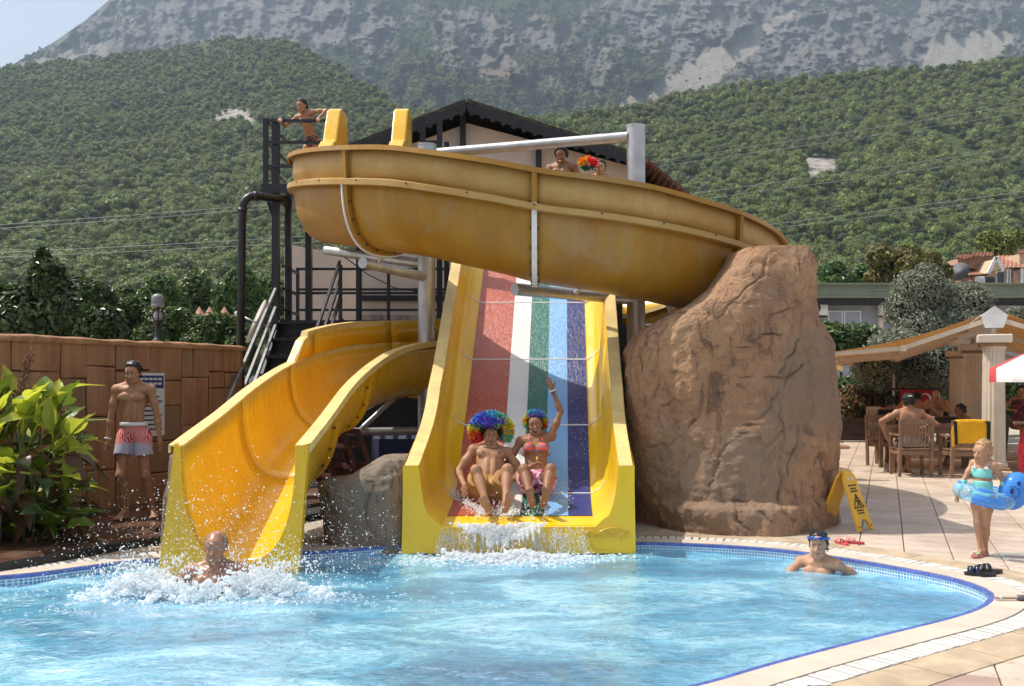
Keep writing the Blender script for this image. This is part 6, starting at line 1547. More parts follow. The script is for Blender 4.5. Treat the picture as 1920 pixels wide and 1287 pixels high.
for k, (px, lb) in enumerate(((374,'pink cone roof tip beyond the hedge, leftmost of the trio'), (393,'pink cone roof tip in the middle of the trio beyond the hedge'), (421,'pink cone roof tip beyond the hedge nearest the downpipe'), (285,'pink cone roof tip half behind the lantern on the wall'))):
    Y = 26; p = P(px, 592, Y); t = thing('cone_roof', lb, 'roof', (p.x, Y, 0), 'pink cone roof tips beyond the hedge')
    MB().lathe([(.16,p.z-.05),(.15,p.z),(.01,p.z+.24)], (p.x, Y, 0), 10).build('cone', M_pinkc, t); MB().lathe([(.12,0),(.12,p.z-.04)], (p.x, Y, 0), 8).build('turret', M_plaster, t)
gb_ = thing('flat_roof_building', 'grey flat roofed block peeping over the citrus tree at the far left', 'building', (-16.5, 31, 0))
MB().box((-17.4, 32, 2.2), (3.6, 3, 4.4)).build('wall', simple('grey_render', (.20,.20,.22,1), .85, .1, 2), gb_); MB().box((-17.4, 32, 4.48), (3.9, 3.3, .14)).build('roof_slab', M_dark, gb_)
# satellite dish
ds = thing('satellite_dish', 'white satellite dish seen edge on behind the tower stairs', 'dish', (-3.85, 14.9, 1.6))
Rd = Matrix.Rotation(-1.15, 3, 'Y') @ Matrix.Rotation(.35, 3, 'X'); c_ = V(-3.86,14.8,2.40)
MB().lathe([(.36,.10),(.30,.055),(.2,.02),(.02,0),(.02,-.012),(.2,.008),(.3,.043),(.365,.09)], c_, 28, Rd).build('reflector', simple('dish_enamel', (.50,.46,.40,1), .5, .06, 5), ds, True)
MB().tube([c_, c_+V(.12,.05,-.08), V(-3.7,14.9,1.5), V(-3.7,14.9,0.0)], .022, 8).build('mast', M_steel, ds, True)
MB().tube([c_+Rd @ V(0,-.34,.08), c_+Rd @ V(0,-.1,.38)], .012, 6).build('feed_arm', M_steel, ds, True); MB().ell(c_+Rd @ V(0,-.1,.40), .04).build('receiver', M_white, ds, True)
# ================================================================ CAFE TERRACE ON THE RIGHT
K0 = np.array([7.70, 15.35])
def K(a, b, z): q = K0+e2*a+e1*b; return Vector((q[0], q[1], z))
KA = -ang                                                     # terrace axes are turned like the tiles
M_cream = simple('cream_column_paint', (.62,.53,.42,1), .55, .08, 4, .08, 30); M_brownb = simple('ochre_trim_paint', (.30,.15,.055,1), .6, .12, 6)
def column(b, label):
    c = K(0, b, 0); t = thing('column', label, 'column', c, 'cream columns carrying the awnings', KA)
    MB().bbox((0,0,.05), (.50,.50,.10), .012).build('plinth', M_cream, t, world=False); MB().bbox((0,0,.125), (.44,.44,.045), .01).build('base_trim', M_brownb, t, world=False)
    rows = []
    for z, r in ((.15,.205),(.21,.205),(.23,.175),(1.2,.168),(2.0,.160),(2.03,.175),(2.07,.19)):
        fl = .0 if z < .22 or z > 2.01 else .012
        rows.append([Vector(((r-fl*(1 if k % 3 == 1 else 0))*math.cos(2*PI*k/48), (r-fl*(1 if k % 3 == 1 else 0))*math.sin(2*PI*k/48), z)) for k in range(48)])
    MB().grid(rows, closed=True).build('shaft', M_cream, t, world=False)
    MB().bbox((0,0,2.095), (.42,.42,.05), .008).build('capital_trim', M_brownb, t, world=False); MB().bbox((0,0,2.19), (.50,.50,.135), .015).build('capital', M_cream, t, world=False)
    MB().box((0,0,2.31), (.07,.07,.12)).build('stub_post', M_cream, t, world=False)
column(0, 'cream fluted column nearest the pool, tallest in view'); column(4.0, 'cream fluted column just behind the nearest one'); column(8.6, 'cream fluted column third and farthest along the awning beam')
aw = thing('awning', 'long cream and ochre double awning on a gabled beam over the cafe terrace', 'awning', K(0, 4.5, 2.3))
def kprism(name, prof, b0, b1, mat, par): return MB().prism([K(a, b0, z) for a, z in prof], K(0, b1, 0)-K(0, b0, 0)).build(name, mat, par)
kprism('ridge_beam', [(-.13,2.365),(.13,2.365),(.19,2.56),(0,2.71),(-.19,2.56)], -.15, 9.2, M_white, aw)
s = NT('ochre_awning_cloth'); n1 = s.noise(2.0, None, 4); c = s.ramp(n1, [(.3, (.58,.36,.15,1)), (.7, (.66,.45,.22,1))])
p = s.n('BsdfPrincipled', {'Base Color': c, 'Roughness': .8}); tl = s.n('BsdfTranslucent', {'Color': c}); mx = s.n('MixShader', {0: .45}); s.t.links.new(p.outputs[0], mx.inputs[1]); s.t.links.new(tl.outputs[0], mx.inputs[2]); s.t.links.new(mx.outputs[0], s.out.inputs[0]); M_awn = s.m
M_awnf = simple('cream_awning_frame', (.66,.55,.42,1), .45, .06, 6)
for sgn, ext in ((-1, 2.62), (1, 2.6)):
    for b0, b1 in ((-.05, 3.0), (3.08, 6.0), (6.08, 9.1)):
        rows = []
        for u in np.linspace(0, 1, 12):
            a = sgn*(.19+(ext-.19)*u); z = 2.585-.60*u**.85-.06*math.sin(PI*u)
            rows.append([K(a, lerp(b0, b1, v), z-.03*math.sin(PI*v)*math.sin(PI*u)) for v in np.linspace(0, 1, 7)])
        o = MB().grid(rows).build('fabric', M_awn, aw, True); md = o.modifiers.new('thickness', 'SOLIDIFY'); md.thickness = .006
        q = K(sgn*ext, b0, 1.965); r_ = K(sgn*ext, b1, 1.965); barp('front_bar', q, r_, .07, M_awnf, aw, .085)
        rows = [[K(sgn*(ext+.02), lerp(b0, b1, v), z) for z in (1.93, 1.80-.02*(k % 2))] for k, v in enumerate(np.linspace(0, 1, 17))]
        o = MB().grid(rows).build('valance', M_awn, aw)
        for b_ in (b0+.02, b1-.06):
            k1, k2, k3 = K(sgn*.16, b_, 2.47), K(sgn*1.35, b_+(.05 if b_ < b0+1 else -.05), 2.06), K(sgn*ext, b_, 1.96)
            barp('arm', k1, k2, .045, M_awnf, aw, .075); barp('arm', k2, k3, .045, M_awnf, aw, .07); MB().box(k2, (.10,.10,.10)).build('elbow_joint', M_awnf, aw)
barp('end_bracket', K(-2.66, -.1, 1.75), K(-2.66, -.1, 2.1), .08, M_steel, aw, .1)
# bar post and shelf half hidden by the rock
bp = thing('bar_counter', 'cream bar post with a pale wooden shelf half hidden behind the rock', 'counter', (4.98, 14.85, 0))
MB().box((4.985, 14.85, .66), (.11, .11, 1.32)).build('post', M_cream, bp); MB().bbox((5.02, 14.85, .50), (.32, .3, .05), .01).build('shelf', simple('pale_wood', (.48,.30,.17,1), .5, .12, 5), bp)
MB().box((4.95, 14.79, 1.0), (.03, .02, .28)).build('hook_plate', M_dark, bp)
M_chair = simple('cafe_teak', (.25,.145,.085,1), .55, .2, 8, .15, 30); M_darkchair = simple('dark_cafe_wood', (.05,.03,.022,1), .5, .2, 8)
def cafe_chair(mat=M_chair):
    t = thing('garden_chair', None, None, (0,0,0))
    for sx in (-.24, .24):
        MB().bar(V(sx,-.24,0), V(sx,-.24,.64), .05, .05).build('front_leg', mat, t, world=False); MB().bar(V(sx,.22,0), V(sx,.30,.90), .045, .05).build('rear_leg', mat, t, world=False)
        MB().bar(V(sx,-.28,.655), V(sx,.27,.66), .055, .03).build('armrest', mat, t, world=False); MB().bar(V(sx,-.24,.38), V(sx,.23,.38), .03, .06).build('side_rail', mat, t, world=False)
    for y in (-.24, .235): MB().bar(V(-.24,y,.38), V(.24,y,.38), .03, .07).build('seat_rail', mat, t, world=False)
    for k in range(6): MB().box((0,-.215+k*.085,.435), (.50,.07,.018)).build('seat_slat', mat, t, world=False)
    MB().bar(V(-.24,.30,.875), V(.24,.30,.875), .03, .075).build('top_rail', mat, t, world=False); MB().bar(V(-.24,.245,.50), V(.24,.245,.50), .025, .05).build('lower_rail', mat, t, world=False)
    for k in range(9): MB().bar(V(-.19+k*.0475,.247,.51), V(-.19+k*.0475,.297,.85), .026, .014, up=(0,1,0)).build('back_slat', mat, t, world=False)
    return t
ch0 = cafe_chair(); used_ = [False]
dk0 = cafe_chair(M_darkchair); used_d = [False]
def place_chair(a, b, face, label, dark=False):               # face: heading the sitter looks along, in scene degrees (0 = away from camera)
    pr, us = (dk0, used_d) if dark else (ch0, used_)
    o = pr if not us[0] else copy_tree(pr); us[0] = True
    o.location = (a, b, 0); o.rotation_euler = (0, 0, math.radians(180+face)); tag(o, label, 'chair', 'wooden garden chairs on the cafe terrace'); return o
place_chair(6.42, 15.45, -6, 'slatted wooden garden chair with the sitting man seen from behind')
place_chair(7.12, 15.20, -4, 'wooden garden chair with a yellow cloth over its back')
place_chair(9.0, 23.2, -70, 'empty slatted wooden chair by the red shrub, turned to the far table')
place_chair(6.75, 17.35, -40, 'wooden chair of the diner in black, beside the flag')
place_chair(8.75, 21.0, -5, 'wooden chair of the diner whose bare back shows below the flag', True)
place_chair(8.35, 16.9, 75, 'wooden chair of the boy slumped on the table by the columns', True)
place_chair(9.0, 16.2, 60, 'dark wooden chair right of the nearest column', True); place_chair(10.4, 18.4, 20, 'dark wooden chair behind the parasol at the right edge', True)
def table(c, sx, sy, rz, h, label, mat=M_chair):
    t = thing('dining_table', label, 'table', (c[0], c[1], 0), 'tables on the cafe terrace', rz)
    for k in range(7): MB().box((0, -sy/2+sy*(k+.5)/7, h-.015), (sx, sy/7-.008, .03)).build('top_slat', mat, t, world=False)
    for x in (-1, 1):
        for y in (-1, 1): MB().box((x*(sx/2-.05), y*(sy/2-.05), (h-.03)/2), (.07,.07,h-.03)).build('leg', mat, t, world=False)
    for y in (-1, 1): MB().box((0, y*(sy/2-.05), h-.075), (sx-.1,.025,.09)).build('apron', mat, t, world=False)
    for x in (-1, 1): MB().box((x*(sx/2-.05), 0, h-.075), (.025,sy-.1,.09)).build('apron', mat, t, world=False)
table((7.15, 16.45), 1.5, .85, KA*.3, .76, 'wooden table with the white napkin holder in front of the sitting man'); table((9.75, 23.3), 1.2, .8, KA, .75, 'far wooden table beside the red shrub'); table((8.9, 20.0), 1.1, .8, KA, .78, 'dark table between the two bare chested diners', M_darkchair); table((10.2, 17.2), 1.4, .9, KA, .78, 'dark table right of the nearest column', M_darkchair)
nh = thing('napkin_holder', 'white napkin holder standing on the wooden table', 'napkin holder', (7.06, 16.2, .76)); MB().bbox((7.06, 16.2, .76+.085), (.125,.08,.17), .018).build('case', M_white, nh); MB().box((7.06, 16.158, .85), (.06,.006,.08)).build('slot', CL_GREY, nh)
gls = thing('drinking_glass', 'small glass left of the napkin holder on the table', 'glass', (6.88, 16.2, .76)); MB().lathe([(.026,0),(.034,.11),(.030,.11),(.024,.01)], (6.88,16.2,.76), 12).build('tumbler', M_clear, gls, True)
# yellow cloth over the chair back
rows = []
for u in np.linspace(-1, 1, 15):
    s_ = abs(u); y = .02*math.copysign(1, u) if s_ > .12 else .02*u/.12
    z = .925 if s_ < .12 else .925-(s_-.12)*(.42 if u < 0 else .30)
    rows.append([Vector((7.12+x*.25, 15.20-.315+y*1.2*(1)+.006*math.sin(x*9+u*3), z-.008*abs(x)**2)) for x in np.linspace(-1, 1, 13)])
o = MB().grid(rows).build('cloth', simple('yellow_towel', (.80,.42,.01,1), .9, .1, 5), None, True); o.name = 'towel'; md = o.modifiers.new('thickness', 'SOLIDIFY'); md.thickness = .010; tag(o, 'yellow towel with black edge hung over the wooden chair back', 'towel')
for x in (-1, 1):
    MB().prism([(7.12+x*.235, 15.20-.352, .90), (7.12+x*.285, 15.20-.352, .89), (7.12+x*.275, 15.20-.356, .54), (7.12+x*.225, 15.20-.356, .53)], (0,.008,0)).build('black_edge', CL_BLACK, o)
MB().prism([(6.83,14.845,.84),(6.80,14.845,.74),(6.815,14.845,.50),(6.85,14.845,.52)], (0,.012,0)).build('hanging_corner', o.data.materials[0], o)
# ---------------------------------------------------------------- diners
def seated(label, x, y, heading, skin, h=1.74, z=.44, wr=None, lean=.05, build_=1.0, top=None, hairm=H_BLACK, head=None, fem=False, short=CL_GREY, legs=True, res=.013):
    a = math.radians(heading); f_ = A((-math.sin(a), math.cos(a), 0)); l_ = A((-f_[1], f_[0], 0))*1.0; l_ = np.cross(A((0,0,1)), f_)
    m = Human(label, h, (x, y, z+.09), f_, nrm(A((0,0,1))+f_*lean), skin, build=build_, female=fem, res=res, group=None)
    w_ = wr or [l_*.24+f_*.30+A((0,0,.24)), -l_*.24+f_*.30+A((0,0,.24))]
    if wr: w_ = [l_*q[0]+f_*q[1]+A((0,0,q[2])) for q in wr]
    m.setup(w_, [l_*.13+f_*.44+A((0,0,-.44)), -l_*.13+f_*.44+A((0,0,-.44))], [l_*.8-f_*.2-A((0,0,.4)), -l_*.8-f_*.2-A((0,0,.4))], [f_+A((0,0,.6))]*2, head if head is not None else f_-A((0,0,.15)), None, [f_, f_]).build(legs=legs)
    m.face(eyes=True); m.hair(hairm, .013, .006, (.5,.03), -.05)
    if short and legs: m.shorts(short, .45)
    if top: m.wear('shirt', top, .012, [(m.T(0,0,.49), m.up), (m.T(0,0,-.02), -m.up), (m.T(.205,0,.4), m.lat), (m.T(-.205,0,.4), -m.lat)])
    return m
m = seated('bare backed man in a black cap sitting with his back to the pool', 6.42, 15.50, -4, SK_TAN, 1.80, .44, [(.36,.02,.10),(-.26,.22,.22)], .10, 1.10)
capf = Field(m.hc-.2, m.hc+.2, .010); capf.ell(m.Hd(0,-.012,.04), A((.092,.108,.085))*m.s, np.stack([m.hlat, m.hf, m.hu], 1)); fm('cap', capf, np.maximum(capf.D, -capf.plane(m.Hd(0,0,.03), m.hu)), CL_BLACK, m.o)
MB().bbox(Vector(m.Hd(0,-.115,.07)), (.06,.012,.022), .004).build('cap_badge', M_white, m.o, world=False)
m = seated('diner in a black top leaning on the table left of the man in the cap', 6.78, 17.30, -35, SK_DARK, 1.70, .44, [(.15,.34,.30),(-.2,.30,.26)], .25, 1.0, CL_BLACK, fem=True)
seated('dark haired diner whose bare back shows right below the flag', 8.80, 20.75, -5, SK_MID, 1.74, .46, [(.3,.2,.5),(-.24,.30,.24)], .22, 1.05)
seated('bare chested man facing the pool with one hand at his chin', 9.55, 21.6, 160, SK_MID, 1.76, .50, [(.06,.20,.42),(-.2,.30,.26)], .12, 1.02, head=A((-.5,-1,-.1)))
seated('boy with brown hair slumped over the table beside the columns', 8.10, 16.85, 80, SK_DARK, 1.52, .40, [(.1,.30,.22),(-.1,.32,.22)], .45, .95, CL_GREY, H_BROWN)
seated('woman in a maroon flowered dress sitting right of the nearest column', 10.05, 19.0, 175, SK_MID, 1.66, .62, None, .12, 1.05, CL_MAROON, head=A((-.4,-1,-.25)), fem=True, short=CL_MAROON)
seated('diner in red at the table behind the swim ring, cut by the right edge', 10.75, 17.6, 150, SK_DARK, 1.70, .46, None, .1, 1.0, CL_RED)
# ---------------------------------------------------------------- flag on a rail
fl = thing('flag', 'red flag with a white star and crescent hanging behind the diners', 'flag', (9.95, 23.8, 1.0))
fx0, fx1, fz0, fz1, fy = 9.62, 10.43, .74, 1.31, 23.8
def fp(x, z, d=0): return Vector((x, fy+.035*math.sin((x-fx0)*8)+d, z))
MB().grid([[fp(lerp(fx0,fx1,u), lerp(fz0,fz1,v)) for v in (0,.5,1)] for u in np.linspace(0,1,16)]).build('cloth', simple('flag_red', (.40,.008,.025,1), .8, .1, 4), fl, True)
stc = (9.95, 1.09); sp = []
for k in range(10):
    r_ = .13 if k % 2 == 0 else .052; a = PI/2+k*PI/5; sp.append(fp(stc[0]+r_*math.cos(a), stc[1]+r_*math.sin(a), -.012))
MB().add(sp+[fp(stc[0], stc[1], -.012)], [(k, (k+1) % 10, 10) for k in range(10)]).build('star', M_white, fl)
cr1 = [(10.24+.16*math.cos(a), 1.07+.16*math.sin(a)) for a in np.linspace(-2.5, 2.5, 18)]; cr2 = [(10.21+.125*math.cos(a), 1.07+.125*math.sin(a)) for a in np.linspace(-2.75, 2.75, 18)]
MB().grid([[fp(*p_, -.012), fp(*q_, -.012)] for p_, q_ in zip(cr1, cr2)]).build('crescent', M_white, fl)
MB().tube([(9.45, fy+.06, 1.33), (11.2, fy+.06, 1.33)], .025, 8).build('rail', M_black, fl, True); MB().tube([(9.5, fy+.1, 0), (9.5, fy+.1, 1.7)], .03, 8).build('pole', M_steel, fl, True)
# ---------------------------------------------------------------- parasol, red cloth
pa = thing('parasol', 'white parasol with red end panels at the right edge beside the column', 'parasol', (7.72, 13.6, 0))
def paran(k, n=16): a = 2*PI*k/n+.40; return math.cos(a), math.sin(a)
M_pred = simple('red_parasol_cloth', (.55,.06,.06,1), .8, .08, 4); pc = V(7.72, 13.6, 0)
for k in range(16):
    c0_, s0_ = paran(k); c1_, s1_ = paran(k+1); R_ = .86; rows = []
    for r_, z in ((.02,2.08),(.45,1.90),(R_,1.70),(R_*1.005,1.50)):
        rows.append([pc+V(lerp(c0_,c1_,v)*r_, lerp(s0_,s1_,v)*r_, z-(.03*math.sin(PI*v) if r_ > .6 and z > 1.6 else 0)) for v in np.linspace(0,1,5)])
    red = k in (6,)
    o = MB().grid(rows).build('panel', M_pred if red else M_white, pa, True)
    if red: o['label'] = 'red panel'
MB().tube([pc, pc+V(0,0,2.12)], .024, 10).build('pole', M_steel, pa, True); MB().lathe([(.25,0),(.25,.06),(.06,.09),(.05,.3)], pc, 16).build('base', CL_GREY, pa, True)
MB().tube([V(6.965,13.03,1.66), V(7.0,12.98,1.71), V(7.06,12.93,1.70), V(7.10,12.91,1.74)], .011, 6).build('printed_mark', CL_GREY, pa, True)
rc = thing('fringed_wrap', 'red fringed beach wrap hanging at the right edge beside the column', 'wrap', (5.98, 11.1, 0))
rows = []
for u in np.linspace(0, 1, 12):
    z = lerp(1.02, .46, u); rows.append([Vector((5.90-.06*math.sin(u*PI*.8)+v*.5, 11.05+.035*math.sin(v*16+u*3), z)) for v in np.linspace(0, 1, 14)])
MB().grid(rows).build('cloth', CL_RED, rc, True)
rg_ = np.random.default_rng(5); mb = MB()
for k in range(160):
    u, v = rg_.random(), rg_.random()**2.0; z = lerp(1.0, .45, u); p0_ = Vector((5.89-.06*math.sin(u*PI*.8)+v*.5, 11.02+.02*rg_.normal(), z)); d_ = V(-.05+.03*rg_.normal(), -.03, -.06-.05*rg_.random()); w_ = V(0.006,.004,0)
    mb.add([p0_-w_, p0_+w_, p0_+d_], [(0,1,2)])
o = mb.build('fringe', CL_RED, rc); o['kind'] = 'stuff'
barp('hanging_rail', (5.8, 11.1, 1.03), (6.6, 11.1, 1.03), .035, M_chair, rc); barp('stand_post', (6.5, 11.1, 0), (6.5, 11.1, 1.05), .05, M_chair, rc)
# ---------------------------------------------------------------- planter, shrubs, olive trees
pl = thing('planter', 'dark wooden planter box under the reddish shrub', 'planter', (8.5, 24.6, 0))
for k in range(4): MB().box((9.1, 24.3, .10+k*.145), (2.9, .05, .135)).build('side_board', M_darkchair, pl)
MB().box((9.1, 24.75, .3), (2.8, .85, .56)).build('soil', M_core, pl)
tree('shrub', 'reddish flowering shrub in the wooden planter left of the far chair', 'shrub', [lumpc(1580,775,24.6,34,36), lumpc(1612,765,24.8,36,40), lumpc(1640,770,24.8,28,34), lumpc(1600,745,25,30,24)], M_redshrub, 900, .13, [([V(8.8,24.8,.5), V(8.9,24.8,1.1)], .05, .02)], seedv=50)
tree('shrub', 'bright green shrub above the reddish one beside the rock', 'shrub', [lumpc(1588,725,26.5,38,20), lumpc(1565,740,26,22,22), lumpc(1622,730,26.8,26,16)], M_shrub, 700, .15, [([V(9.3,26.6,0), V(9.3,26.6,1.2)], .05, .02)], seedv=51)
tree('shrub', 'leafy light green shrub in front of the flag', 'shrub', [lumpc(1668,752,24.9,22,20), lumpc(1655,770,25,20,18), lumpc(1682,765,24.8,14,12)], M_shrub, 380, .14, [([V(9.9,25,0), V(9.9,25,.9)], .04, .02)], seedv=52)
tree('shrub', 'dark green bush behind the rock under the grey green building', 'shrub', [lumpc(1560,640,27.5,40,34), lumpc(1610,632,28,45,26), lumpc(1535,620,28,30,20), lumpc(1640,650,28,36,24)], M_hedge, 1000, .17, [([V(9.6,28,0), V(9.6,28,1.8)], .08, .04)], seedv=53)
tree('olive_tree', 'large silvery olive tree in front of the grey green building', 'tree', [lumpc(1725,545,26,52,42), lumpc(1700,580,26,42,40), lumpc(1762,575,26.2,52,46), lumpc(1812,570,26.4,48,42), lumpc(1790,610,26,60,36), lumpc(1730,615,25.8,56,36), lumpc(1738,512,26,24,18), lumpc(1845,600,26.4,28,22)], M_olive, 3200, .115, [([V(12.2,26.3,0), V(12.0,26.2,1.4), V(11.6,26.1,2.6)], .16, .07), ([V(12.0,26.2,1.4), V(12.6,26.2,2.6)], .09, .04)], seedv=54, aspect=.35)
tree('olive_tree', 'lower silvery olive tree whose foliage fills the space under the awning', 'tree', [lumpc(1680,650,24.8,52,34), lumpc(1640,690,24.6,45,40), lumpc(1735,690,25,60,52), lumpc(1790,700,25.2,46,50), lumpc(1690,720,24.9,46,30), lumpc(1750,650,25.2,46,26)], M_olive, 2800, .11, [([V(10.8,25.3,0), V(10.7,25.2,1.2), V(10.5,25,2.0)], .12, .05)], seedv=55, aspect=.35)
tree('shrub', 'shady bush behind the columns right of the flag', 'shrub', [lumpc(1800,740,27,40,40), lumpc(1760,760,27.5,30,30), lumpc(1850,720,27.5,50,50), lumpc(1900,740,28,40,50)], M_hedge, 700, .18, [([V(13,27.5,0), V(13,27.5,1)], .06, .03)], seedv=56)
tree('olive_tree', 'small pale olive sprig rising right of the awning gable', 'tree', [lumpc(1905,590,27,22,16), lumpc(1925,600,27,24,20)], M_olive, 500, .11, [([V(14.4,27,0), V(14.3,27,3.2)], .08, .03)], seedv=57, aspect=.35)
for (px, py, Y, rx_, ry_, lb, mt) in ((1680,500,44,60,42,'yellowing broad tree behind the grey green building','y'), (1580,515,46,44,26,'pale green tree tops behind the grey green building beside the rock','s'), (1735,510,48,40,34,'yellow olive tree left of the tiled house','y'), (1878,458,62,46,34,'bright yellow green tree behind the tiled roofs at the right edge','y2'), (1625,520,50,36,26,'green tree between the yellowing tree and the rock','s')):
    r_ = np.random.default_rng(int(px)); L_ = [lumpc(px+rx_*.5*r_.normal(), py+ry_*.45*r_.normal(), Y+r_.normal(), rx_*r_.uniform(.38,.55), ry_*r_.uniform(.45,.62)) for q in range(8)]
    tree('garden_tree', lb, 'tree', L_, {'y': M_yellowish, 's': M_shrub, 'y2': leafmat('lime_leaves', [(.14,.17,.02,1),(.22,.24,.04,1),(.09,.12,.02,1)], .3, .5, False)}[mt], 420, .27, [([V(*P(px,760,Y)), V(*P(px,py,Y))], .18, .1)], seedv=int(px))
# ---------------------------------------------------------------- grey green building
gbd = thing('low_building', 'long low building with a sage green metal roof edge behind the olive tree', 'building', (16, 35, 0))
M_sage = simple('sage_metal', (.20,.235,.16,1), .5, .06, 3); M_paleblue = simple('pale_blue_wall', (.30,.32,.36,1), .85, .06, 2)
Yb = 34.0; zt, zb = H+180*Yb/F, H+156*Yb/F
MB().box((19.2, Yb+3, zb/2-.1), (18.2, 6, zb-.2)).build('wall', M_paleblue, gbd)
for k in range(7):
    z = lerp(zb, zt, (k+.5)/7); MB().box((19.2, Yb-.55+.012*(k % 2)+.10*(k/7), z), (19.4, .06, (zt-zb)/7-.008)).build('roof_band', M_sage, gbd)
MB().box((19.2, Yb+2.5, zt+.03), (19.4, 6.2, .06)).build('roof_sheet', M_sage, gbd); MB().box((19.2, Yb-.25, zb-.12), (19.0, .5, .22)).build('soffit', M_dark, gbd)
for px0, px1 in ((1553,1578),(1583,1612)):
    x0, x1 = (px0-960)*Yb/F, (px1-960)*Yb/F; fr_ = MB().box(((x0+x1)/2, Yb-.03, 3.72), (x1-x0+.06, .06, .62)).build('window', M_white, gbd); MB().box(((x0+x1)/2, Yb-.066, 3.72), (x1-x0-.04, .01, .52)).build('pane', simple('curtained_glass', (.32,.34,.38,1), .12, .1, 3), fr_)
MB().box(((1650-960)*Yb/F, Yb-.06, 3.1), (.16,.12,2.2)).build('pilaster', M_cream, gbd)
for px, lb in ((1528,'white air conditioner unit on the pale blue wall beside the rock'), (1664,'white air conditioner unit half hidden by the olive tree')):
    x = (px-960)*Yb/F; ac = thing('air_conditioner', lb, 'air conditioner', (x, Yb-.2, 3.85), 'air conditioner units on the low building'); MB().bbox((x, Yb-.2, 4.10), (.72,.3,.5), .03).build('case', M_white, ac); MB().lathe([(.19,-.01),(.19,.012),(.03,.016)], (x-.1, Yb-.355, 4.10), 18, Matrix.Rotation(PI/2, 3, 'X')).build('fan_grille', M_dark, ac); MB().box((x, Yb-.15, 3.81), (.7,.3,.03)).build('bracket', M_dark, ac)
# ---------------------------------------------------------------- tiled house
Yh = 52.0
def hp(x5, y5, dy=0): return P(1740+x5/4.95, 440+y5/4.95, Yh+dy)
th_ = thing('tiled_house', 'cream house with stepped terracotta tile roofs above the sage green roof', 'house', (24, 54, 0))
M_cwall = simple('cream_render', (.55,.42,.27,1), .85, .08, 2); M_pinkw = simple('pink_render', (.42,.26,.19,1), .85, .08, 2)
s = NT('terracotta'); oi = s.n('ObjectInfo'); c = s.ramp(s.noise(6, None, 4), [(.3, (.26,.10,.06,1)), (.7, (.46,.22,.15,1))]); s.pbr(c, .8); M_terra = s.m
def tiled(name, a, b, c_, d):                    # a..b eave, c_ above b, d above a ; pan tiles as waves along the eave
    L_ = (b-a).length; n = max(4, int(L_/.20))*4; m_ = 6; nv = (b-a).cross(d-a).normalized(); nv = nv if nv.z > 0 else -nv; rows = []
    for j in range(m_+1):
        for st_ in (0, 1) if j < m_ else (0,):
            v = (j+st_*.93)/m_; e0, e1_ = a.lerp(d, v), b.lerp(c_, v); rows.append([e0.lerp(e1_, i/n)+nv*(.05*abs(math.sin(PI*i/4))+.035*(1-st_)) for i in range(n+1)])
    return MB().grid(rows).build(name, M_terra, th_)
wl = hp(500,470); MB().prism([hp(500,480,0), hp(900,480,0), hp(900,325,0), hp(500,360,0)], (0,6,0)).build('wall', M_cwall, th_)
MB().prism([hp(100,480,1), hp(520,480,1), hp(520,380,1), hp(100,425,1)], (0,5,0)).build('wall', M_pinkw, th_)
tiled('roof', hp(60,412,-.3), hp(560,372,-.3), hp(600,270,3), hp(180,330,3)); MB().prism([hp(90,420,-.2), hp(560,380,-.2), hp(560,372,-.2), hp(90,408,-.2)], (0,.2,0)).build('gutter', M_dark, th_)
tiled('roof', hp(630,318,-.4), hp(905,312,-.4), hp(905,200,3), hp(640,205,3))
for (x0, x1, yt, yb_) in ((275,420,205,315), (420,605,185,325)):
    MB().prism([hp(x0,yb_,1), hp(x1,yb_-15,1), hp(x1,yt+20,1), hp(x0,yt+20,1)], (0,2,0)).build('dormer_wall', M_pinkw, th_); tiled('dormer_roof', hp(x0-18,yt+22,.5), hp(x1+10,yt+22,.5), hp(x1+5,yt-12,2.2), hp(x0,yt-8,2.2))
MB().prism([hp(340,320,.6), hp(420,312,.6), hp(420,275,.6), hp(350,280,.6)], (0,.3,0)).build('dormer_wall', M_terra, th_)
MB().prism([hp(565,355,-.8), hp(690,322,-.8), hp(632,225,-.8)], (0,2.5,0)).build('gable', M_cwall, th_)
for a, b in (((560,362),(630,212)), ((630,212),(700,325))): barp('barge_board', hp(*a,-1.0), hp(*b,-1.0), .1, M_white, th_, .16)
f_ = MB().prism([hp(640,465,-.1), hp(712,465,-.1), hp(712,340,-.1), hp(640,340,-.1)], (0,.1,0)).build('window', M_white, th_)
for x0, x1 in ((648,676),(682,706)): MB().prism([hp(x0,452,-.15), hp(x1,452,-.15), hp(x1,350,-.15), hp(x0,350,-.15)], (0,.05,0)).build('pane', simple('blue_glass', (.06,.08,.12,1), .08, .1, 2), f_)
for x in (742, 752, 870): barp('corner_post', hp(x,480,-.3), hp(x,320,-.3), .12, M_white, th_)
MB().prism([hp(790,440,-.2), hp(860,440,-.2), hp(860,345,-.2), hp(790,345,-.2)], (0,.1,0)).build('shutter', M_pinkw, th_)
MB().prism([hp(850,330,.5), hp(900,330,.5), hp(900,180,.5), hp(850,180,.5)], (0,2,0)).build('chimney', M_cwall, th_); tiled('dormer_roof', hp(832,185,.2), hp(905,185,.2), hp(905,150,1.8), hp(840,155,1.8))
wh = thing('water_heater', 'black solar water tank on the roof before the tiled house', 'water tank', hp(530,430,-1)); a, b = hp(458,432,-1.2), hp(600,430,-1.2); MB().tube([a, b], (b-a).length*.30, 18).build('tank', M_black, wh, True, sharp=40); MB().tube([a-V(.02,0,0), a+V(.30,0,0)], (b-a).length*.305, 18).build('end_cap', M_steel, wh, True, sharp=40)
for x in (490, 570): barp('stand_leg', hp(x,430,-1.2), hp(x,485,-1.2), .08, M_black, wh)
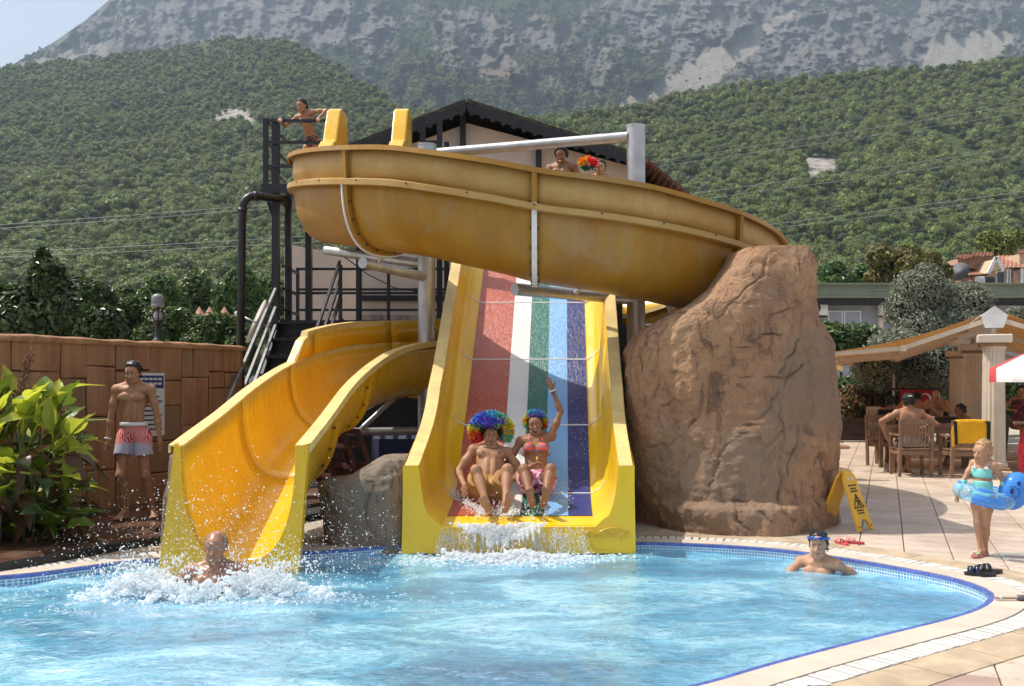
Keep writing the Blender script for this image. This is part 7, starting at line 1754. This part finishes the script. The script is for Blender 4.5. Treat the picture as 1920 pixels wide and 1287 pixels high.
d2 = thing('satellite_dish', 'grey satellite dish on the tiled roof left of the black tank', 'dish', hp(305,400,-1)); Rd = Matrix.Rotation(1.0, 3, 'X') @ Matrix.Rotation(-.7, 3, 'Y'); MB().lathe([(.52,.16),(.4,.08),(.2,.02),(.02,0),(.02,-.02),(.2,0),(.4,.06),(.53,.15)], hp(300,355,-1.2), 22, Rd).build('reflector', CL_GREY, d2, True); MB().tube([hp(305,360,-1), hp(305,420,-1)], .05, 6).build('mast', M_black, d2, True)
# ---------------------------------------------------------------- small things on the deck
M_signy = simple('yellow_sign_plastic', (.80,.42,.008,1), .4, .06, 5); M_print2 = simple('black_print', (.015,.012,.01,1), .6)
wf = thing('wet_floor_sign', 'yellow folding wet floor sign standing beside the big rock', 'sign', (3.42, 9.85, 0))
ax_ = Vector((.74,.67,0)).normalized(); sd_ = Vector((.67,-.74,0)).normalized(); top_ = V(3.42,9.85,.585); S0 = .215
def leafpt(sg, u, v): return top_+ax_*u+(sd_*sg*S0-Vector((0,0,.585)))*v
for sg in (-1, 1):
    out = [(-.09,.05),(-.12,.12),(-.145,.78),(-.155,1.0),(-.095,1.0),(-.075,.88),(-.04,.82),(.04,.82),(.075,.88),(.095,1.0),(.155,1.0),(.145,.78),(.12,.12),(.09,.05),(.05,.0),(-.05,.0)]
    nv = (sd_*.585+Vector((0,0,S0))*sg).normalized()*sg if sg > 0 else (-sd_*.585+Vector((0,0,S0))).normalized()
    bm = bmesh.new(); vs = [bm.verts.new(leafpt(sg, u, v)) for u, v in out]; f0 = bm.faces.new(vs); r_ = bmesh.ops.extrude_face_region(bm, geom=[f0]); bmesh.ops.translate(bm, vec=nv*.022, verts=[q for q in r_['geom'] if isinstance(q, bmesh.types.BMVert)])
    bmesh.ops.triangulate(bm, faces=[f for f in bm.faces if len(f.verts) > 4]); bm.verts.index_update(); mb = MB(); mb.add([q.co.copy() for q in bm.verts], [[w_.index for w_ in f.verts] for f in bm.faces]); bm.free(); mb.build('panel', M_signy, wf)
    def pr_(name, u0, u1, v0, v1, mat=M_print2): 
        a = [leafpt(sg,u0,v0)+nv*.0235, leafpt(sg,u1,v0)+nv*.0235, leafpt(sg,u1,v1)+nv*.0235, leafpt(sg,u0,v1)+nv*.0235]; MB().prism(a, nv*.002).build(name, mat, wf)
    if sg > 0:
        for v0, us in ((.235,(-.085,.085)), (.29,(-.06,.06)), (.335,(-.075,.075)), (.655,(-.065,.065)), (.70,(-.065,.065))):
            k = 5
            for q in range(k): a_ = lerp(us[0], us[1], q/k)+.004; pr_('printed_text', a_, a_+(us[1]-us[0])/k-.010, v0, v0+.026)
        tri = [(0,.40),(-.095,.62),(.095,.62)]
        for (a, b) in ((0,1),(1,2),(2,0)): MB().tube([leafpt(1,*tri[a])+nv*.024, leafpt(1,*tri[b])+nv*.024], .006, 5).build('warning_triangle', M_print2, wf)
        for pl_ in ([(.0,.49),(.012,.54),(-.03,.60)], [(.012,.54),(.045,.60)], [(-.03,.52),(.0,.50),(.035,.53)]): MB().tube([leafpt(1,*q)+nv*.024 for q in pl_], .007, 5).build('falling_figure', M_print2, wf)
        MB().ell(leafpt(1,.004,.465)+nv*.024, .011).build('figure_head', M_print2, wf, True)
    for u in (-.035, .035): MB().prism([leafpt(sg,u-.018,.155)+nv*.0232, leafpt(sg,u+.018,.155)+nv*.0232, leafpt(sg,u,.09)+nv*.0232], nv*.002).build('white_mark', M_white, wf)
    for u in (-.12, .12): MB().ell(leafpt(sg,u,.93)+nv*.022, .009).build('rivet', M_bolt, wf)
MB().tube([top_-ax_*.07, top_+ax_*.07], .016, 8).build('hinge', M_signy, wf, True)
def sandal(name, label, c, rz, sole, strap, L_=.20, kind='cross', group=None):
    t = thing(name, label, 'sandal', c, group, rz); W_ = L_*.19
    outl = [(-W_*(1+.15*math.sin(a))*math.cos(a), L_*.5*math.sin(a)) for a in np.linspace(0, 2*PI, 22, endpoint=False)]
    MB().prism([(x, y, .0) for x, y in outl], (0,0,.022)).build('sole', sole, t, world=False)
    for (y0, y1, h_) in (((.01,.08,.055),(.08,.01,.058)) if kind == 'cross' else ((.02,.02,.06),(.06,.06,.055))):
        rows = [[Vector((W_*1.05*math.cos(a), lerp(y0,y1,(1-math.cos(a))/2)*L_/.2+w_, .02+h_*math.sin(a)*L_/.2*.8)) for w_ in (-.016,.016)] for a in np.linspace(0, PI, 9)]
        o = MB().grid(rows).build('strap', strap, t, True, world=False); md = o.modifiers.new('thickness', 'SOLIDIFY'); md.thickness = .006
    return t
M_pinks = simple('coral_pink_rubber', (.62,.07,.10,1), .45, .1, 10); M_pinkl = simple('light_coral_strap', (.70,.22,.22,1), .45, .1, 10)
g_ = G(1579, 1022); sandal('sandal', 'left coral pink child sandal of the pair near the pool boy', (g_.x, g_.y, 0), .35, M_pinks, M_pinkl, .17, 'cross', 'coral pink sandals'); g_ = G(1603, 1020); sandal('sandal', 'right coral pink child sandal lying crosswise beside its mate', (g_.x, g_.y, 0), 1.25, M_pinks, M_pinkl, .17, 'cross', 'coral pink sandals')
M_navyr = simple('navy_rubber', (.01,.02,.07,1), .25, .1, 9)
g_ = G(1838, 1082); sandal('sandal', 'black and blue sandal of the pair on the coping, nearer the pool', (g_.x, g_.y, .012), 1.30, M_black, M_navyr, .23, 'band', 'black and blue sandals'); g_ = G(1855, 1077); sandal('sandal', 'black sandal of the pair on the coping, the one farther from the pool', (g_.x, g_.y, .012), 1.75, M_black, M_black, .23, 'band', 'black and blue sandals')
po = thing('net_pole', 'pale wooden pole end lying across the white grating at the right edge', 'pole', G(1900, 1121)); a, b = G(1866, 1121, .03), G(2100, 1119, .03); MB().tube([a, b], .012, 10).build('pole', simple('pale_pole', (.40,.31,.22,1), .5, .1, 9), po, True); MB().tube([G(1873,1121,.03), G(1879,1121,.03)], .0145, 10).build('ferrule', M_white, po, True); MB().tube([G(1908,1121,.03), G(1925,1121,.03)], .020, 10).build('clamp', CL_GREY, po, True)
gg = thing('sunglasses', 'dark rimmed sunglasses on the sandstone border at the bottom edge', 'sunglasses', G(1545, 1291)); c0_ = G(1545, 1296, .012)
MB().tube([c0_+V(.07*math.cos(a), .035*math.sin(a), .012) for a in np.linspace(0, PI, 14)], .0045, 6).build('rim', simple('brown_rim', (.05,.03,.01,1), .3), gg, True); MB().ell(c0_+V(-.065,.015,.012), (.018,.012,.012)).build('hinge', M_black, gg, True)
MB().add([c0_+V(.066*math.cos(a), .033*math.sin(a)-.004, .010) for a in np.linspace(0, PI, 14)], [tuple(range(14))]).build('lens', M_clear, gg)
# ================================================================ SPLASH, WATER STREAKS, HAZE
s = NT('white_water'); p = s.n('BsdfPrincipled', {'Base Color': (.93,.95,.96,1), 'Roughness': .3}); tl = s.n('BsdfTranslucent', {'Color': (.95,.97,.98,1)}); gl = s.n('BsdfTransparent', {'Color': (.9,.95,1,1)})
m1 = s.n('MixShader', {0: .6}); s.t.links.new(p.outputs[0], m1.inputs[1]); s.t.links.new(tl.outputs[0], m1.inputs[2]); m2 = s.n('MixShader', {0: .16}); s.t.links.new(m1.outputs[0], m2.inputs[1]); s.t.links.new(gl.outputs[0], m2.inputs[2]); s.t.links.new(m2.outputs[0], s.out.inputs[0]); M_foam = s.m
bm = bmesh.new(); bmesh.ops.create_icosphere(bm, subdivisions=1, radius=1); bm.verts.index_update(); ICV = np.array([v.co[:] for v in bm.verts]); ICF = np.array([[v.index for v in f.verts] for f in bm.faces]); bm.free()
def drops(name, pos, rad, stretch=None, mat=M_foam, label=None, seedv=0):
    r9 = np.random.default_rng(seedv); n = len(pos); rad = np.asarray(rad)
    sc_ = np.ones((n, 3)) if stretch is None else np.asarray(stretch)
    jit = 1+.25*r9.normal(size=(n, len(ICV), 1))
    v = (ICV[None]*jit*rad[:, None, None]*sc_[:, None, :]+np.asarray(pos)[:, None, :]).reshape(-1, 3)
    f = (ICF[None]+np.arange(n)[:, None, None]*len(ICV)).reshape(-1, 3)
    me = bpy.data.meshes.new(name); me.from_pydata(v.tolist(), [], f.tolist()); me.materials.append(mat); me.polygons.foreach_set('use_smooth', [True]*len(me.polygons)); me.update()
    o = bpy.data.objects.new(name, me); C.objects.link(o); o['kind'] = 'stuff'; return o
r9 = np.random.default_rng(99); pos, rad, stc_ = [], [], []
SC = np.array([-2.32, 7.22])
# ballistic jets thrown out round the man
for k in range(150):
    a = r9.uniform(0, 2*PI); a = a if r9.random() < .35 else (r9.normal()*.5+(0 if r9.random() < .55 else PI)); r0 = r9.uniform(.22,.45); p0_ = np.array([SC[0]+r0*math.cos(a), SC[1]+r0*.6*math.sin(a), WZ])
    sp = r9.uniform(.8, 2.5); vel = np.array([math.cos(a)*sp*r9.uniform(.5,1.0), math.sin(a)*sp*.45, r9.uniform(.9, 2.3)]); T_ = 2*vel[2]/9.81; n = r9.integers(8, 26)
    for q in range(n):
        t = T_*(.12+.86*(q/n)**.9)*r9.uniform(.9,1.02); pp_ = p0_+vel*t+np.array([0,0,-4.9*t*t])+r9.normal(size=3)*.016
        if pp_[2] < WZ: continue
        pos.append(pp_); rad.append(r9.uniform(.003,.0105)*(1-.4*q/n)); stc_.append((1,1,r9.uniform(.8,1.9)))
# fine spray
n = 3300; a = np.stack([SC[0]+.12+r9.normal(size=n)*.62, SC[1]+.12+r9.normal(size=n)*.28, WZ+np.abs(r9.normal(size=n))*.36+.02], -1)
keep = (a[:, 2] < 1.05*np.exp(-((a[:, 0]-SC[0]-.15)/1.15)**2)) & (r9.random(n) < .9); a = a[keep]; pos += list(a); rad += list(.0020+.0048*r9.random(len(a))**3); stc_ += [(1,1,1)]*len(a)
n = 260; a = np.stack([r9.uniform(-1.6,-.9,n), r9.uniform(7.3,8.2,n), WZ+.05+np.abs(r9.normal(size=n))*.32], -1); pos += list(a); rad += list(.0022+.0035*r9.random(n)**3); stc_ += [(1,1,1)]*n
n = 170; a = np.stack([r9.uniform(-3.7,-2.8,n), r9.uniform(7.3,8.6,n), WZ+.05+np.abs(r9.normal(size=n))*.4], -1); pos += list(a); rad += list(.0022+.004*r9.random(n)**3); stc_ += [(1,1,1)]*n
drops('splash_drops', pos, rad, stc_)
# boiling foam round the man: joined frothy crown
def froth(name, lo, hi, h, blobs, jets, k=.018, nz=.010, fq=38):
    Fd = Field(lo, hi, h)
    for c, r in blobs: Fd.ell(c, r, None, k)
    for a, b, ra, rb in jets: Fd.cone(a, b, ra, rb, k)
    X, Y, Z = np.meshgrid(*Fd.ax, indexing='ij'); q = np.stack([X, Y, Z], -1)*fq; band = np.abs(Fd.D) < .05
    Fd.D[band] += (nz*fbm(q[band], 3, 17, .6)).astype(np.float32)
    v, f = Fd.mesh(); o = mesh_obj(name, v, f, M_foam, smooth=True); o['kind'] = 'stuff'; return o
blobs, jets = [], []
for k in range(800):
    a = r9.uniform(0, 2*PI); r0 = .24+.58*r9.random()**1.0; x = SC[0]+.04+r0*1.25*math.cos(a); y = SC[1]-.04+r0*.55*math.sin(a)
    hm2 = .17*math.exp(-((r0-.40)/.20)**2)*(.75+.9*vnoise(np.array([[x*4, y*4, 1.0]]), 8)[0]); z = WZ+max(0, hm2)*r9.random()
    if vnoise(np.array([[x*7, y*7, 2.0]]), 14)[0] < -.30: continue
    r_ = r9.uniform(.010,.030)*(1.15-.7*r0); blobs.append(((x, y, z), (r_*1.2, r_*1.1, r_*.8)))
for k in range(95):
    a = r9.uniform(0, 2*PI); a = a if r9.random() < .45 else r9.normal()*.6+(0 if r9.random() < .5 else PI); r0 = r9.uniform(.24,.5); p0_ = np.array([SC[0]+r0*1.1*math.cos(a), SC[1]+r0*.5*math.sin(a), WZ]); L_ = r9.uniform(.06,.24)
    d_ = np.array([math.cos(a)*.75, math.sin(a)*.35, r9.uniform(.5,1.1)]); d_ /= np.linalg.norm(d_); m_ = p0_+d_*L_*.55; e_ = m_+(d_*np.array([1,1,.4]))*L_*.5
    w_ = r9.uniform(.008,.019); jets += [(p0_, m_, w_*1.3, w_*.8), (m_, e_, w_*.8, .004)]
froth('splash_foam', (SC[0]-1.05, SC[1]-.62, WZ-.03), (SC[0]+1.1, SC[1]+.62, WZ+.50), .0085, blobs, jets)
pos, rad, stc_ = [], [], []
for k in range(1500):
    a = r9.uniform(0, 2*PI); r0 = (.22+.62*r9.random()**.8); x = SC[0]+.05+r0*1.10*math.cos(a); y = SC[1]+r0*.52*math.sin(a)-.06
    pos.append((x, y, WZ+wave_z(np.array([x]), np.array([y]))[0]+.16*r9.random()*math.exp(-((r0-.42)/.25)**2))); rad.append(r9.uniform(.003,.009)); stc_.append((1.2,1.1,r9.uniform(.5,.9)))
drops('froth_drops', pos, rad, stc_, seedv=3)
# trailing froth on the water
pos, rad, stc_ = [], [], []
for k in range(2600):
    x = SC[0]+r9.normal()*.75; y = SC[1]-.25+r9.normal()*.30
    if vnoise(np.array([[x*6, y*9, 4.0]]), 31)[0] < .18: continue
    pos.append((x, y, WZ+wave_z(np.array([x]), np.array([y]))[0]+.002)); rad.append(r9.uniform(.002,.008)); stc_.append((2.0,1.2,.35))
for k in range(1500):
    x = r9.normal()*.42-.03; y = 8.50+r9.normal()*.13
    pos.append((x, y, WZ+wave_z(np.array([x]), np.array([y]))[0]+.004+abs(r9.normal())*.012)); rad.append(r9.uniform(.004,.015)); stc_.append((1.6,1.1,.6))
drops('surface_froth', pos, rad, stc_, seedv=5)
# water pouring over the lip of the wide slide
pos, rad, stc_ = [], [], []
blobs, jets = [], []
for k in range(360):                                             # thick white fold under the man's feet
    x = r9.normal()*.17-.10; w_ = abs(x+.10); zlow = .20-.15*math.exp(-(w_/.22)**2)
    z = r9.uniform(max(zlow, .04), .222); r_ = r9.uniform(.006,.013); blobs.append(((x, 8.705-.05*(.22-z)/.2-.012*r9.random(), z), (r_*1.3, r_*.7, r_*1.2)))
for k in range(60):
    x = r9.uniform(-.45,.25); z = .20-.13*math.exp(-((x+.10)/.22)**2); L_ = r9.uniform(.03,.10); y = 8.665; jets.append(((x, y, z+.02), (x+r9.normal()*.01, y-.03-.3*L_, max(z-L_, -.05)), .008, .003))
froth('lip_water', (-.75, 8.50, -.08), (.55, 8.80, .27), .0062, blobs, jets, .012, .006, 60)
blobs, jets = [], []
for k in range(520):                                             # white ridge where it lands
    x = r9.uniform(-.62,.50); y = 8.55+r9.normal()*.035; hz = .050+.028*math.sin(x*9+1); r_ = r9.uniform(.008,.018); blobs.append(((x, y, WZ+hz*r9.random()**1.4), (r_*1.3, r_, r_*.9)))
for k in range(60):
    x = r9.uniform(-.62,.52); L_ = r9.uniform(.03,.09); jets.append(((x, 8.55, WZ), (x+r9.normal()*.02, 8.53+r9.normal()*.02, WZ+L_), .010, .003))
froth('landing_foam', (-.75, 8.36, WZ-.03), (.65, 8.76, WZ+.14), .0065, blobs, jets, .014, .006, 60)
for k in range(330):                                             # falling strings
    x0_ = r9.uniform(-.66,.66); 
    if -.05 < x0_ < .18 and r9.random() < .5: continue
    n = r9.integers(4, 13); sl_ = r9.normal()*.06; zt0 = r9.uniform(.08,.21)
    for q in range(n):
        z = zt0-(zt0+.07)*(q/n)*r9.uniform(.8,1.0); d_ = .19-z; pos.append((x0_+sl_*d_*4+r9.normal()*.006, 8.70-.22*d_**.8+r9.normal()*.008, z)); rad.append(r9.uniform(.0022,.0048)); stc_.append((.8,.8,r9.uniform(1.4,3.4)))
for k in range(420):                                             # spray thrown up by the feet
    f_ = r9.random(); cx_ = -.20 if f_ < .5 else (-.02 if f_ < .75 else .22)
    x = cx_+r9.normal()*.10; y = 8.98+r9.normal()*.10; z = slide_z(y)+.01+abs(r9.normal())*.055; pos.append((x, y, z)); rad.append(r9.uniform(.003,.010)); stc_.append((1,1,1))
for k in range(380):                                             # wake beside the man
    u = r9.random(); x = lerp(-.62,-.25,u)+r9.normal()*.03; y = lerp(9.62,9.02,u)+r9.normal()*.05; pos.append((x, y, slide_z(y)+.008+abs(r9.normal())*.03*(1-u*.5))); rad.append(r9.uniform(.003,.010)); stc_.append((1.4,1,.8))
for k in range(160):
    x = r9.uniform(.42,.60); y = r9.uniform(9.3,9.9); pos.append((x, y, slide_z(y)+.008+abs(r9.normal())*.015)); rad.append(r9.uniform(.002,.006)); stc_.append((2.0,1,.6))
drops('slide_spray', pos, rad, stc_, seedv=7)
# white flecks on the lanes, painted in for sun glints on the running water
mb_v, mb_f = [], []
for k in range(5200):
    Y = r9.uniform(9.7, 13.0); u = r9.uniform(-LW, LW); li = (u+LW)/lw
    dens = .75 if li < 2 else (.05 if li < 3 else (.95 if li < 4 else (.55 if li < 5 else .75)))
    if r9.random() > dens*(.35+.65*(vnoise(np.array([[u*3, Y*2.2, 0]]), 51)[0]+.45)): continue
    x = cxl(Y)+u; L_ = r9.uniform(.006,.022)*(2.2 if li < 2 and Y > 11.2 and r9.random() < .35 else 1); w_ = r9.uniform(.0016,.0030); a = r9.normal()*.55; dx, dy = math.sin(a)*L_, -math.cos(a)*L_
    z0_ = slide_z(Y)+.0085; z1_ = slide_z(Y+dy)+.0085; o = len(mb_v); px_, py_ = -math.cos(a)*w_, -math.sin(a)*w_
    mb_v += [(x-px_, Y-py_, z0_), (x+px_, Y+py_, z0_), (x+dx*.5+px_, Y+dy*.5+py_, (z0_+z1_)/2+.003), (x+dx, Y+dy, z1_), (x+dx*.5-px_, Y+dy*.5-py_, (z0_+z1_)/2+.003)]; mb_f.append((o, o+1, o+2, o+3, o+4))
mr = mesh_obj('water_glints', mb_v, mb_f, M_foam); mr['kind'] = 'stuff'
# air
zmax = 0; xm = ym = 0
for o in (mtn, hill):
    co = np.empty(len(o.data.vertices)*3); o.data.vertices.foreach_get('co', co); co = co.reshape(-1, 3); zmax = max(zmax, co[:, 2].max()); xm = max(xm, np.abs(co[:, 0]).max()); ym = max(ym, co[:, 1].max())
hx = max(xm, GR_)+60; hy = max(ym, GR_)+60
hz = MB().box((0, 0, (zmax+25-2.3)/2), (2*hx, 2*hy, zmax+25+2.3)).build('haze', [])
hm_ = bpy.data.materials.new('haze_air'); hm_.use_nodes = True; t_ = hm_.node_tree; t_.nodes.clear(); oo = t_.nodes.new('ShaderNodeOutputMaterial'); pv_ = t_.nodes.new('ShaderNodeVolumePrincipled')
pv_.inputs['Color'].default_value = (.66,.83,1,1); pv_.inputs['Density'].default_value = .00021; pv_.inputs['Anisotropy'].default_value = .0; t_.links.new(pv_.outputs[0], oo.inputs['Volume']); hz.data.materials.append(hm_); hz['kind'] = 'stuff'
